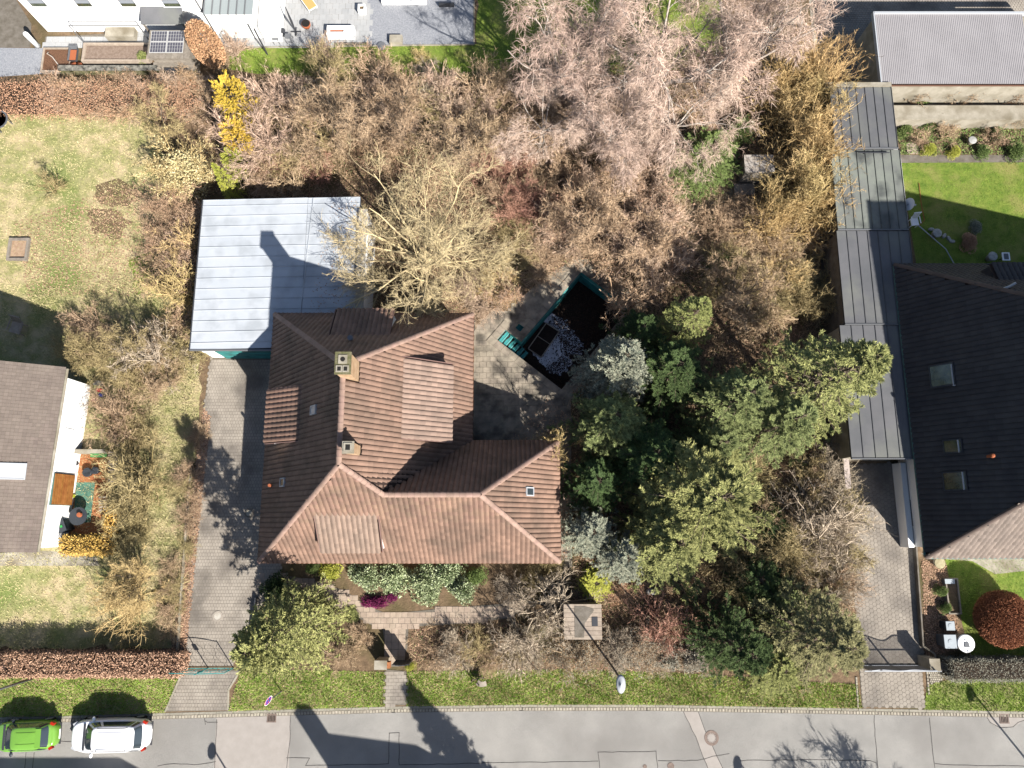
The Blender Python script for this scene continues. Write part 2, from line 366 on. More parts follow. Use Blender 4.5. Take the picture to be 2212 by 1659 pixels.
def bare_tree(seed, mt, mc, R=4.0, H=8.0, trunk=2.0, tr=0.16, leaders=7, n1=60, n2=420, n3=2600, n4=9000, tw=0.02, el=(25, 70), up=0.04, droop=0.0, tiplen=(.25, .6), curl=0.16):
    rng = np.random.default_rng(seed); g = Geo(); gc = Geo()
    t0, rt = grow(rng, np.zeros((1, 3)), np.array([[0.03, 0.02, 1.0]]), np.array([trunk]), np.array([tr]), 4, .03, 0, .8); g.tubes(rng, t0, rt, 8, .5)
    top = t0[0, -1]
    D = disc_dirs(rng, leaders, *el); az = np.arange(leaders)*2.399+rng.uniform(0, .5, leaders); h = np.hypot(D[:, 0], D[:, 1]); D[:, 0] = np.cos(az)*h; D[:, 1] = np.sin(az)*h
    L = np.minimum((H-trunk)/np.maximum(D[:, 2], .2), R/np.maximum(h, .15))*rng.uniform(.8, 1.0, leaders)
    P = np.repeat(top[None], leaders, 0); P[:, 2] -= rng.uniform(0, trunk*.3, leaders)
    p0, r0 = grow(rng, P, D, L, np.full(leaders, tr*.55), 6, curl*.8, up, .3); g.tubes(rng, p0, r0, 5, .4)
    def lv(p, r, n, tmin, ang, l0, l1, rf, rmin, ns, sides, gg, dr, cu):
        P, D, rr, i = spawn(rng, p, r, n, tmin, ang); Ln = rng.uniform(l0, l1, n)
        q, rq = grow(rng, P, D, Ln, np.maximum(rr*rf, rmin), ns, cu, up-dr, .45); gg.tubes(rng, q, rq, sides); return q, rq
    p1, r1 = lv(p0, r0, n1, .25, 42, R*.28, R*.5, .55, tw, 4, 4, g, droop*.3, curl)
    p2, r2 = lv(p1, r1, n2, .2, 42, R*.14, R*.28, .55, tw*.7, 3, 3, gc, droop, curl*1.3)
    p3, r3 = lv(p2, r2, n3, .15, 42, R*.07, R*.16, .6, tw*.42, 2, 3, gc, droop*1.8, curl*1.5)
    P, D, rr, i = spawn(rng, p3, r3, n4, .1, 38); D[:, 2] += up-droop*3; gc.blades(rng, P, D, rng.uniform(*tiplen, n4), tw*.85)
    return g.mesh('trunk', mt), gc.mesh('crown', mc)

def conifer(seed, mt, mc, R=3.0, H=9.0, base=0.06, nb=120, per=9, fingers=7, fl=0.30, fw=0.09, droop=0.25, prof=0.8, wob=.25, fill=0):
    """layered boughs, each a flat fan of shoots"""
    rng = np.random.default_rng(seed); g = Geo(); gc = Geo()
    t0, rt = grow(rng, np.zeros((1, 3)), np.array([[0, 0, 1.0]]), np.array([H*.96]), np.array([.12+R*.03]), 6, .01, 0, .15); g.tubes(rng, t0, rt, 7, .5)
    u = (np.arange(nb)+rng.uniform(0, 1, nb))/nb; z = H*(base+(1-base)*u); L = R*(np.clip(1-(z/H-base)/(1-base), 0.02, 1)**prof)*rng.uniform(1-wob, 1.05, nb)+.15
    az = np.arange(nb)*2.39996+rng.uniform(-.5, .5, nb)
    el = np.radians(28*(z/H)**2-6+rng.uniform(-8, 8, nb)); D = np.stack([np.cos(az)*np.cos(el), np.sin(az)*np.cos(el), np.sin(el)], -1)
    P = np.stack([0*z, 0*z, z*.97], -1); pb, rb = grow(rng, P, D, L, .015+L*.012, 4, .07, -droop*.14, .3); g.tubes(rng, pb, rb, 3)
    # side shoots on each bough
    n = nb*per; i = np.repeat(np.arange(nb), per); t = rng.uniform(.22, 1, n)**.8; s = np.minimum((t*4).astype(int), 3); f = (t*4-s)[:, None]
    p = pb[i, s]*(1-f)+pb[i, s+1]*f; d = nrm(pb[i, s+1]-pb[i, s]); side = nrm(np.cross(d, [0, 0, 1.0]))*rng.choice([-1, 1], n)[:, None]
    sd = nrm(d*.75+side*rng.uniform(.3, 1.1, n)[:, None]+rng.normal(size=(n, 3))*.12); sl = (.18+.30*L[i]*(1.1-t))*rng.uniform(.6, 1.1, n)
    ps, rs = grow(rng, p, sd, sl, np.full(n, .012), 2, .1, -droop*.1, .5); gc.tubes(rng, ps, rs, 3, .0)
    # finger shoots along the side shoots
    n3 = n*fingers; i3 = np.repeat(np.arange(n), fingers); t = rng.uniform(.1, 1, n3); s = np.minimum((t*2).astype(int), 1); f = (t*2-s)[:, None]
    p = ps[i3, s]*(1-f)+ps[i3, s+1]*f; d = nrm(ps[i3, s+1]-ps[i3, s]); side = nrm(np.cross(d, [0, 0, 1.0]))*rng.choice([-1, 1], n3)[:, None]
    fd = nrm(d+side*rng.uniform(.0, 1.3, n3)[:, None]+np.array([0, 0, 1.0])*rng.uniform(-.2, .55, n3)[:, None])
    a = np.clip(.75-.6*t+rng.normal(0, .2, n3), 0, 1)  # sunlit tips and dark gaps put into colour: paler tip, darker inner end
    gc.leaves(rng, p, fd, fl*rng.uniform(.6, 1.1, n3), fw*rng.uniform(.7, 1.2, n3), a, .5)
    if fill:
        pass
    return g.mesh('trunk', mt), gc.mesh('crown', mc)

def leafy(seed, m, R=1.0, H=1.6, lumps=16, n=5200, ll=.13, lw=.07, shell=.7, mt=None, stems=9, flat=.7, rs=(.28, .5), ground=False):
    """evergreen bush: leaves on a heap of lumps"""
    rng = np.random.default_rng(seed); gc = Geo(); g = Geo()
    c = disc_dirs(rng, lumps, 5, 88)*np.array([R, R, H])*.66; c[:, :2] *= rng.uniform(.3, 1.05, (lumps, 1)); rad = rng.uniform(*rs, lumps)*min(R, H)
    i = rng.integers(0, lumps, n); d = disc_dirs(rng, n, -25, 90); p = c[i]+d*rad[i][:, None]*rng.uniform(shell, 1.0, n)[:, None]*np.array([1, 1, .85])
    p[:, 2] = np.maximum(p[:, 2], .03); D = nrm(d*.8+rng.normal(size=d.shape)*.6+np.array([0, 0, .1]))
    gc.leaves(rng, p, D, ll*rng.uniform(.6, 1.2, n), lw*rng.uniform(.7, 1.2, n), None, flat)
    P = np.zeros((lumps, 3)); L = np.linalg.norm(c, axis=1); q, rq = grow(rng, P, c, L, np.full(lumps, .03), 3, .05, 0, .5); g.tubes(rng, q, rq, 4, .5)
    return gc.mesh('leaves', m), (g.mesh('stems', mt) if mt else None)

def pnpoly(px, py, poly):
    inside = np.zeros(len(px), bool); n = len(poly); j = n-1
    for i in range(n):
        xi, yi = poly[i][0], poly[i][1]; xj, yj = poly[j][0], poly[j][1]
        c = ((yi > py) != (yj > py)) & (px < (xj-xi)*(py-yi)/((yj-yi) if yj != yi else 1e-9)+xi); inside ^= c; j = i
    return inside
def rand_in(rng, poly, n):
    a = np.array([(p[0], p[1]) for p in poly]); lo = a.min(0); hi = a.max(0); out = np.zeros((0, 2))
    while len(out) < n:
        q = rng.uniform(lo, hi, (n*2, 2)); out = np.concatenate([out, q[pnpoly(q[:, 0], q[:, 1], poly)]])
    return out[:n]
def grass(name, m, poly, n, h=(.05, .12), w=.02, seed=1, z=0.01, clump=0.0, label=None, cat='grass'):
    rng = np.random.default_rng(seed); q = rand_in(rng, poly, n)
    a = np.clip(.5+.5*np.sin(q[:, 0]*1.7+2*np.sin(q[:, 1]*1.3))*np.sin(q[:, 1]*2.1+q[:, 0]*.6)+rng.normal(0, .25, n), 0, 1)
    P = np.concatenate([q, np.full((n, 1), z)], 1); D = disc_dirs(rng, n, 10, 75); g = Geo()
    g.blades(rng, P, D, rng.uniform(*h, n), w, a); o = mobj(name, g.mesh(name, m)); o['kind'] = 'stuff'
    if label: o['label'] = label; o['category'] = cat
    return o
def litter(name, m, poly, n, s=(.04, .09), seed=1, z=0.02, label=None, cat='leaf litter', parent=None, zr=0.03):
    rng = np.random.default_rng(seed); q = rand_in(rng, poly, n); P = np.concatenate([q, rng.uniform(z, z+zr, (n, 1))], 1)
    D = disc_dirs(rng, n, -8, 25); g = Geo(); L = rng.uniform(*s, n); g.leaves(rng, P, D, L, L*.7, None, .35)
    o = mobj(name, g.mesh(name, m), parent); o['kind'] = 'stuff'
    if label: o['label'] = label
    if label and parent is None: o['category'] = cat
    return o
# ------------------------------------------------------------ ground, road, kerb
def sheet(name, polys, m, z, holes=()):
    mb = MB(); lists = [[Vector((p[0], p[1], 0)) for p in polys]]+[[Vector((p[0], p[1], 0)) for p in h] for h in holes]
    tr = tessellate_polygon(lists); allp = [q for l in lists for q in l]; fs = []
    for t in tr:
        a, b, c = [allp[i] for i in t]
        fs.append(tuple(t) if (b-a).cross(c-a).z > 0 else tuple(t)[::-1])
    mb.add([(q.x, q.y, z) for q in allp], fs); return mb.build(name, m)
def ragged(poly, step=0.5, amp=0.12, seed=0):
    r = random.Random(seed); out = []; n = len(poly)
    for i in range(n):
        a = poly[i]; b = poly[(i+1) % n]; d = math.hypot(b[0]-a[0], b[1]-a[1]); k = max(1, int(d/step))
        for j in range(k):
            t = j/k; e = amp if j else 0
            out.append((a[0]+(b[0]-a[0])*t+r.uniform(-e, e), a[1]+(b[1]-a[1])*t+r.uniform(-e, e)))
    return out
KPX = [(-400,1556),(0,1549),(122,1547),(320,1541),(563,1534),(850,1526),(1126,1522),(1400,1522),(1690,1527),(1950,1532),(2212,1537),(2600,1544)]
KL = [at(*p) for p in KPX]
def kerb_y(x):
    for a, b in zip(KL, KL[1:]):
        if a.x <= x <= b.x: return a.y+(b.y-a.y)*(x-a.x)/(b.x-a.x)
    return KL[0].y if x < KL[0].x else KL[-1].y
PN, PW, PS = at(1255,588), at(1108,760), at(1213,841)
PE = PS+(PN-PW); ux = (PS-PW).normalized(); uy = (PN-PW).normalized()     # across and along the pool
def pool(u, v): q = PW+ux*u+uy*v; return (q.x, q.y)
PLW, PLL = (PS-PW).length, (PN-PW).length
ST_A, ST_B = at(1073,735), at(1092,712)
stw = 0.85; stl = (ST_A-PW).length
pool_hole = [pool(0, stw), pool(0, PLL), pool(PLW, PLL), pool(PLW, 0), pool(-stl, 0), pool(-stl, stw)]
hc = at(1122.5, 710)
hatch = [(hc.x+ux.x*a+uy.x*b, hc.y+ux.y*a+uy.y*b) for a, b in ((-.27,-.27),(.27,-.27),(.27,.27),(-.27,.27))]
north = [(k.x, k.y) for k in KL]
g = sheet('ground', north+[(75, north[-1][1]), (75, 110), (-75, 110), (-75, north[0][1])], M['soil'], 0.0, [pool_hole, hatch]); structure(g)
g2 = sheet('ground_south', [(-75,-60),(75,-60),(75,-18.2),(-75,-18.2)], M['soil'], 0.0); structure(g2)
structure(sheet('road', [(-75,-18.2),(75,-18.2),(75,north[-1][1]+.5)]+north[::-1]+[(-75,north[0][1]+.5)], M['asphalt'], -0.10))
# asphalt patches and sealed joints in the road
def strip(mb, pts, w, z):
    pts = [Vector((p[0], p[1], 0)) for p in pts]
    for a, b in zip(pts, pts[1:]):
        d = (b-a).normalized(); s = Vector((-d.y, d.x, 0))*w/2; a2 = a-d*w*.3; b2 = b+d*w*.3
        mb.face((a2+s).to_tuple()[:2]+(z,), (a2-s).to_tuple()[:2]+(z,), (b2-s).to_tuple()[:2]+(z,), (b2+s).to_tuple()[:2]+(z,))
def rpx(*ps): return [xy(px, py, -.1) for px, py in ps]
structure(sheet('road_patch', rpx((1476,1537),(1509,1538),(1528,1590),(1564,1665),(1531,1665),(1502,1590)), M['asphalt_patch'], -.096))
structure(sheet('road_patch', rpx((2128,1545),(2212,1549),(2212,1556),(2190,1570),(2160,1570),(2148,1567)), M['asphalt_patch'], -.096))
structure(sheet('road_patch', rpx((468,1545),(628,1539),(624,1672),(461,1672)), M['asphalt_patch'], -.096))
mb = MB(); r_ = random.Random(4)
joints = [[(628,1540),(626,1600),(619,1665)],[(840,1583),(862,1583),(862,1640)],[(841,1583),(839,1650),(660,1654),(669,1637),(619,1637)],[(862,1640),(862,1652),(1060,1648),(1292,1644)],
 [(1292,1625),(1417,1623),(1421,1665)],[(1292,1625),(1296,1665)],[(1421,1643),(1506,1643),(1540,1634),(1575,1628)],[(1600,1643),(1760,1641),(1880,1643),(1893,1648)],
 [(1888,1545),(1890,1590),(1897,1665)],[(2008,1550),(2013,1610),(2020,1665)],[(2020,1650),(2060,1652),(2212,1655)],[(469,1555),(466,1600),(464,1665)],[(341,1655),(375,1649),(420,1652),(466,1645)],
 [(57,1625),(53,1665)],[(74,1625),(70,1665)],[(444,1557),(447,1560),(470,1560)],[(442,1552),(444,1565)],[(2131,1547),(2138,1560),(2160,1572),(2188,1571),(2200,1560),(2212,1556)],[(1476,1537),(1502,1590),(1531,1665)],[(1509,1538),(1528,1590),(1564,1665)],[(100,1600),(250,1604)]]
for jn in joints:
    p = []
    for a, b in zip(jn, jn[1:]):
        k = max(1, int(math.hypot(b[0]-a[0], b[1]-a[1])/14))
        for i in range(k): p.append((a[0]+(b[0]-a[0])*i/k+r_.uniform(-.8,.8), a[1]+(b[1]-a[1])*i/k+r_.uniform(-.8,.8)))
    p.append(jn[-1]); strip(mb, rpx(*p), 0.035, -.092)
o = mb.build('road_joints', M['joint']); structure(o)

def merged(name, base_v, base_f, mats, m, parent, inv=None, seed=0, kind=True):
    """one mesh out of many placed copies of a small piece, with a random value each"""
    bv = np.array(base_v); k = len(bv); A = np.array([np.array(x) for x in mats]); n = len(A)
    if n == 0: return None
    V = np.einsum('nij,kj->nki', A[:, :3, :3], bv)+A[:, None, :3, 3]
    tris = []
    for f in base_f:
        for i in range(1, len(f)-1): tris.append((f[0], f[i], f[i+1]))
    T = (np.array(tris)[None]+np.arange(n)[:, None, None]*k).reshape(-1, 3); rng = np.random.default_rng(seed)
    a = (rng.uniform(0, 1, n)[:, None]*np.ones((1, k))).ravel(); V = V.reshape(-1, 3)
    if inv is not None:
        iv = np.array(inv); V = V@iv[:3, :3].T+iv[:3, 3]
    me_ = tri_mesh(name, V, T, m, a); me_.shade_flat(); o = mobj(name, me_, parent)
    if kind: o['kind'] = 'stuff'
    return o
def place_pieces(name, plural, mb, mats, m, root, n_ind, prio=None, seed=0):
    """the n_ind pieces that show largest as parts, the rest as one part of stuff"""
    inv = root.matrix_basis.inverted() if root is not None else Matrix.Identity(4)
    def val(A):
        p = Vector((A[0][3], A[1][3], A[2][3])); d = Vector((0, 0, CAM_H))-p; nn = Vector((A[0][2], A[1][2], A[2][2]))
        return abs(nn.normalized().dot(d.normalized()))/d.length_squared
    key = prio or val; idx = sorted(range(len(mats)), key=lambda i: -key(mats[i])); me = mb.mesh(name, m)
    for i in idx[:n_ind]:
        o = bpy.data.objects.new(name, me); col.objects.link(o); o.parent = root; o.matrix_basis = inv @ mats[i]
    if idx[n_ind:]: merged(plural, mb.v, mb.f, [mats[i] for i in idx[n_ind:]], m, root, inv, seed)
def stone(w, l, h=.05, b=.007):
    mb = MB(); W, L = w/2, l/2
    mb.add([(-W,-L,-h),(W,-L,-h),(W,L,-h),(-W,L,-h),(-W+b*.3,-L+b*.3,-b),(W-b*.3,-L+b*.3,-b),(W-b*.3,L-b*.3,-b),(-W+b*.3,L-b*.3,-b),(-W+b,-L+b,0),(W-b,-L+b,0),(W-b,L-b,0),(-W+b,L-b,0)],
           [(0,1,5,4),(1,2,6,5),(2,3,7,6),(3,0,4,7),(4,5,9,8),(5,6,10,9),(6,7,11,10),(7,4,8,11),(8,9,10,11)])
    return mb
def hexstone(r, h=.05, b=.006):
    mb = MB(); vs = []
    for rr, z in ((r,-h),(r,-b),(r-b,0)): vs += [(rr*math.cos(1.0472*i), rr*math.sin(1.0472*i), z) for i in range(6)]
    fs = [tuple(range(12, 18))]
    for k in (0, 6): fs += [(k+i, k+(i+1)%6, k+6+(i+1)%6, k+6+i) for i in range(6)]
    return mb.add(vs, fs)
def pave(root, poly, w, l, gap, m, n_ind, name, plural, z=.03, stagger=.5, rot=0.0, jit=.008, hexa=False, seed=0, center=None, prio=None):
    r = random.Random(seed); xs = [p[0] for p in poly]; ys = [p[1] for p in poly]; cx, cy = center or ((min(xs)+max(xs))/2, (min(ys)+max(ys))/2)
    R = max(max(xs)-min(xs), max(ys)-min(ys))/2*1.5+1; c, s = math.cos(rot), math.sin(rot); mats = []
    ny = int(2*R/l)+1; nx = int(2*R/w)+1; qs = []
    for j in range(-ny//2, ny//2+1):
        for i in range(-nx//2, nx//2+1):
            if hexa: u, v = i*w*1.5, (j+(.5 if i % 2 else 0))*w*1.732
            else: u, v = (i+(stagger if j % 2 else 0))*w, j*l
            qs.append((cx+u*c-v*s, cy+u*s+v*c))
    qa = np.array(qs); ok = pnpoly(qa[:, 0], qa[:, 1], poly)
    for q, k in zip(qs, ok):
        if k: mats.append(Matrix.Translation((q[0]+r.uniform(-jit,jit)*.4, q[1]+r.uniform(-jit,jit)*.4, z+r.uniform(-jit,jit)*.5)) @ Matrix.Rotation(rot+r.uniform(-1,1)*jit*1.5, 4, 'Z') @ Matrix.Rotation(r.uniform(-1,1)*jit*.8, 4, 'X'))
    mb = hexstone(w-gap) if hexa else stone(w-gap, l-gap)
    place_pieces(name, plural, mb, mats, m, root, n_ind, prio, seed); return len(mats)

# kerb: long kerb stones with a row of cobbles in front
kroot = bpy.data.objects.new('kerb', None); col.objects.link(kroot); structure(kroot)
mats = []; mats2 = []; x = -31.5; r_ = random.Random(9)
while x < 32:
    if x > 30.6 or True:
        y0, y1 = kerb_y(x), kerb_y(x+1.0); a = math.atan2(y1-y0, 1.0)
        mats.append(Matrix.Translation((x+.5, (y0+y1)/2-.07, .012+r_.uniform(-.004,.004))) @ Matrix.Rotation(a, 4, 'Z'))
    x += 1.0
place_pieces('kerb_stone', 'kerb_stones', stone(.985, .14, .16), mats, M['kerb'], kroot, 300)
x = -31.5
while x < 32:
    w = .185; y0 = kerb_y(x)-.14-.115
    mats2.append(Matrix.Translation((x, y0+r_.uniform(-.008,.008), -.075+r_.uniform(-.008,.008))) @ Matrix.Rotation(r_.uniform(-.06,.06), 4, 'Z') @ Matrix.Scale(r_.uniform(.9,1.04), 4, (1,0,0)))
    x += w
place_pieces('gutter_cobble', 'gutter_cobbles', stone(.165, .18, .05, .02), mats2, M['cobble'], kroot, 300, prio=lambda A: -abs(A[0][3]-2))
mb = MB(); strip(mb, [(k.x, k.y-.2) for k in KL], .34, -.094); o = mb.build('gutter_bed', M['joint_soil'], kroot); 
mb = MB(); mb.box(-75, 75, -18.35, -18.2, -.1, .012); structure(mb.build('kerb_south', M['kerb']))

# lawns and verges
Vg = lambda *ps: [xy(*p) for p in ps]
def kpts(x0, x1, off=.01):
    n = 14; return [(x0+(x1-x0)*i/n, kerb_y(x0+(x1-x0)*i/n)+off) for i in range(n+1)]
dl0, dr0 = xy(357,1538), xy(493,1535)
vergeA = kpts(-33, dl0[0]) + Vg((392,1452),(300,1457),(200,1462),(80,1462),(-60,1462))
vergeB = kpts(dr0[0], xy(832,1526)[0]) + Vg((833,1452),(700,1448),(522,1446))
vergeC = kpts(xy(878,1526)[0], xy(1862,1530)[0]) + Vg((1852,1478),(1700,1470),(1450,1452),(1200,1446),(880,1450))
vergeD = kpts(xy(1996,1532)[0], 33) + Vg((2290,1466),(2100,1466),(2040,1470),(2003,1480))
for i, p in enumerate((vergeA, vergeB, vergeC, vergeD)): structure(sheet('grass_verge', p, M['verge'], .004))
lawnL = ragged(Vg((-80,240),(200,232),(330,260),(400,430),(420,640),(430,900),(395,1240),(372,1400),(-80,1400)), .8, .3, 3)
structure(sheet('garden_lawn', lawnL, M['lawn_dry'], .004))
for k, pts in enumerate((((205,400),(255,385),(300,410),(280,450),(215,440)),((190,455),(240,450),(290,480),(250,520),(200,500)),((280,560),(330,540),(340,620),(290,640)))): structure(sheet('bare_patch', ragged(Vg(*pts), .35, .16, 40+k), M['soil'] if k < 2 else M['lawn_green'], .008))
lawnT = ragged(Vg((470,96),(1030,96),(1030,-260),(1560,-260),(1560,140),(1150,175),(860,178),(700,168),(560,160),(480,150)), .8, .15, 4)
structure(sheet('garden_lawn', lawnT, M['lawn_green'], .005))
lawnR = Vg((1945,350),(2320,350),(2320,640),(1990,640))
structure(sheet('garden_lawn', lawnR, M['lawn_green'], .004))
lawnR2 = ragged(Vg((2035,1205),(2320,1205),(2320,1420),(2100,1420),(2075,1330),(2045,1250)), .6, .08, 5)
structure(sheet('garden_lawn', lawnR2, M['lawn_green'], .004))
bedR = ragged(Vg((1930,215),(2320,215),(2320,335),(1945,335)), .6, .08, 6)

# driveways
dpoly = [xy(455,772), xy(425,1000), xy(397,1437), xy(503,1437), xy(553,1320), (-14.15,-4.0), (-14.15, 10.45), (-19.4,10.45)]
dr = sheet('driveway', dpoly, M['joint_soil'], .019); structure(dr)
pave(dr, dpoly, .172, .2, .011, M['paver_grey'], 0, 'paving_stone', 'paving_stones', seed=3, z=.028)
apron = [xy(396,1448), xy(520,1447), xy(494,1490), (dr0[0], dr0[1]+.02), (dl0[0], dl0[1]+.02)]
ap = sheet('driveway_apron', apron, M['joint_soil'], .019); structure(ap)
pave(ap, apron, .172, .2, .011, M['paver_grey'], 300, 'paving_stone', 'paving_stones', seed=5, z=.028)
for a, b in ((apron[0], apron[4]), (apron[1], apron[2]), (apron[2], apron[3])):
    mb = MB(); mb.beam((*a, .0), (*b, .0), .1, .1); structure(mb.build('apron_kerb', M['concrete']))
hexp = Vg((1832,1002),(1838,1080),(1852,1438),(1995,1436),(1984,1320),(1976,1160),(1966,1000)) 
hd = sheet('driveway_hexagonal', hexp, M['joint_soil'], .019); structure(hd)
pave(hd, hexp, .145, .145, .008, M['paver_hex'], 0, 'hexagonal_paver', 'hexagonal_pavers', hexa=True, seed=7, z=.028)
hexa2 = Vg((1856,1443),(1992,1442),(1996,1520),(1994,1530),(1862,1527))
ha = sheet('driveway_apron', hexa2, M['joint_soil'], .019); structure(ha)
pave(ha, hexa2, .145, .145, .008, M['paver_hex'], 300, 'hexagonal_paver', 'hexagonal_pavers', hexa=True, seed=8, z=.028)
mats = []
for px0, py0, px1, py1, n in ((1849,1462,1853,1528,11),(2002,1450,2006,1500,7)):
    for i in range(n):
        t = (i+.5)/n; q = xy(px0+(px1-px0)*t, py0+(py1-py0)*t); mats.append(Matrix.Translation((q[0], q[1], .05)))
er = bpy.data.objects.new('apron_edging', None); col.objects.link(er); structure(er)
place_pieces('edge_stone', 'edge_stones', stone(.13, .17, .08, .02), mats, M['cobble'], er, 60)
cob = Vg((2006,1447),(2034,1447),(2036,1470),(2008,1478)); cr = sheet('cobbled_corner', cob, M['joint_soil'], .008); structure(cr)
pave(cr, cob, .12, .12, .015, M['cobble'], 120, 'cobble', 'cobbles', seed=9, z=.05)

# pool terrace of slabs
terr = [(-2.45,4.7),(-2.45,12.3)]+Vg((1062,672),(1100,672),(1130,640),(1175,600)) + Vg((1240,560),(1290,560)) + [pool(PLW+.9, PLL+.9), pool(PLW+.9, -.2)]+[xy(1233,930), xy(1236,1225), xy(1212,1225), (2.72,4.7)]
tr_ = sheet('terrace', terr, M['slab'], .006, [pool_hole, hatch]); structure(tr_)
def outside_pool(A):
    return 0
ring = [pool(-stl-.48,-.48), pool(PLW+.48,-.48), pool(PLW+.48,PLL+.48), pool(-.48,PLL+.48), pool(-.48,stw+.48), pool(-stl-.48,stw+.48)]
def pave_excl(root, poly, excl, w, l, gap, m, name, plural, n_ind, rot, seed, z=.03, stagger=.5):
    r = random.Random(seed); xs = [p[0] for p in poly]; ys = [p[1] for p in poly]; cx, cy = (min(xs)+max(xs))/2, (min(ys)+max(ys))/2; c, s = math.cos(rot), math.sin(rot); qs = []
    for j in range(-60, 60):
        for i in range(-60, 60):
            u, v = (i+(stagger*(j % 2)))*w, j*l; qs.append((cx+u*c-v*s, cy+u*s+v*c))
    qa = np.array(qs); ok = pnpoly(qa[:, 0], qa[:, 1], poly)
    for e in excl: ok &= ~pnpoly(qa[:, 0], qa[:, 1], e)
    mats = [Matrix.Translation((q[0], q[1], z+r.uniform(-.006,.006))) @ Matrix.Rotation(rot+r.uniform(-.012,.012), 4, 'Z') for q, k in zip(qs, ok) if k]
    place_pieces(name, plural, stone(w-gap, l-gap, .04), mats, m, root, n_ind, None, seed)
grow_ring = [pool(-stl-.70,-.70), pool(PLW+.7,-.7), pool(PLW+.7,PLL+.7), pool(-.7,PLL+.7), pool(-.7,stw+.7), pool(-stl-.7,stw+.7)]
pave_excl(tr_, [(-2.45,4.7),(-2.45,12.3)]+Vg((1062,672),(1100,672),(1130,640),(1220,840),(1233,930)) + [(2.72,4.7)], [grow_ring], .46, .36, .014, M['slab'], 'slab', 'slabs', 300, 0, 2)
pave_excl(tr_, Vg((1209,965),(1234,965),(1237,1220),(1212,1220)), [], .4, .5, .014, M['slab'], 'slab', 'slabs', 60, 0, 3, stagger=0)
cop = bpy.data.objects.new('pool_coping', None); col.objects.link(cop); structure(cop)
mats = []; rotp = math.atan2(ux.y, ux.x)
def coprow(u0, v0, u1, v1, wide):
    L = math.hypot(u1-u0, v1-v0); n = max(1, round(L/.56)); a = math.atan2(v1-v0, u1-u0)
    for i in range(n):
        t = (i+.5)/n; q = pool(u0+(u1-u0)*t, v0+(v1-v0)*t)
        mats.append(Matrix.Translation((q[0], q[1], .055)) @ Matrix.Rotation(rotp+a, 4, 'Z') @ Matrix.Scale(L/n/.57, 4, (1,0,0)))
coprow(-stl-.5,-.25, PLW+.5,-.25, 0); coprow(PLW+.25,0, PLW+.25,PLL+.5, 0); coprow(PLW, PLL+.25, -.5, PLL+.25, 0); coprow(-.25, stw+.5, -.25, PLL, 0); coprow(-stl-.5, stw+.25, 0, stw+.25, 0); coprow(-stl-.25, 0, -stl-.25, stw, 0)
place_pieces('coping_slab', 'coping_slabs', stone(.56, .49, .05), mats, M['slab'], cop, 120)

# garden paths in front of the house
path1 = Vg((560,1228),(605,1240),(670,1252),(745,1276),(795,1310),(838,1326),(880,1322),(960,1314),(1090,1304),(1130,1286),(1136,1312),(1100,1336),(960,1350),(888,1354),(870,1356),(810,1354),(762,1328),(715,1302),(655,1288),(606,1280),(553,1268))
pr = sheet('garden_path', path1, M['joint_soil'], .019); structure(pr)
pave(pr, path1, .36, .33, .012, M['slab_pink'], 200, 'slab', 'slabs', seed=11, z=.03, stagger=.5, rot=-.0, jit=.012)
path2 = Vg((826,1350),(883,1350),(880,1400),(862,1440),(836,1440),(832,1400))
pr2 = sheet('entrance_path', path2, M['joint_soil'], .006); structure(pr2)
pave(pr2, path2, .42, .42, .012, M['slab_pink'], 60, 'slab', 'slabs', seed=12, z=.03, stagger=0)
path3 = Vg((834,1446),(878,1450),(877,1523),(832,1524))
pr3 = sheet('entrance_path', path3, M['joint_soil'], .019); structure(pr3)
pave(pr3, path3, .3, .2, .006, M['paver_grey'], 60, 'slab', 'slabs', seed=13, z=.03, stagger=.5)

# paving round the houses along the top edge
terrT = Vg((98,80),(462,62),(462,-120),(800,-120),(800,96),(470,103),(425,103),(95,103))
tt = sheet('terrace_north', terrT, M['joint_soil'], .019); structure(tt)
pave(tt, terrT, .45, .45, .006, M['tile_terrace'], 300, 'terrace_tile', 'terrace_tiles', seed=14, z=.03, stagger=.5)
structure(sheet('gravel_bed', Vg((790,-120),(1024,-120),(1024,97),(795,97)), M['gravel'], .02))
for a, b in (((1024,-120),(1024,97)), ((1024,97),(470,104))):
    mb = MB(); mb.beam((*xy(*a), .02), (*xy(*b), .02), .08, .1); structure(mb.build('lawn_edging', M['concrete']))
structure(sheet('gravel_bed', Vg((-60,103),(135,105),(122,158),(-60,170)), M['gravel'], .02))
structure(sheet('side_yard', Vg((-80,-140),(10,-40),(68,52),(66,103),(-80,103)), M['concrete_dark'], .008))
yardR = Vg((1790,-60),(2320,-60),(2320,185),(1808,185)); yr = sheet('yard_paving', yardR, M['joint_soil'], .019); structure(yr)
pave(yr, Vg((1792,-30),(2230,-30),(2230,30),(1905,30),(1905,183),(1808,183)), .2, .17, .014, M['paver_grey'], 0, 'paving_stone', 'paving_stones', seed=15, z=.03)
structure(sheet('footpath', Vg((1742,-60),(1790,-60),(1806,148),(1762,152)), M['concrete'], .01))
structure(sheet('footpath', Vg((1945,335),(2320,335),(2320,350),(1945,352)), M['concrete_dark'], .012))
structure(sheet('house_apron', Vg((-80,1188),(112,1190),(210,1205),(215,1222),(-80,1222)), M['concrete'], .009))
structure(sheet('house_apron', Vg((1990,1195),(2320,1203),(2320,1222),(2150,1240),(2100,1212),(2000,1205)), M['concrete'], .009))
structure(sheet('flower_bed', ragged(Vg((1986,1205),(2040,1205),(2065,1300),(2085,1410),(1998,1425),(1988,1330)), .4, .06, 8), M['soil'], .01))

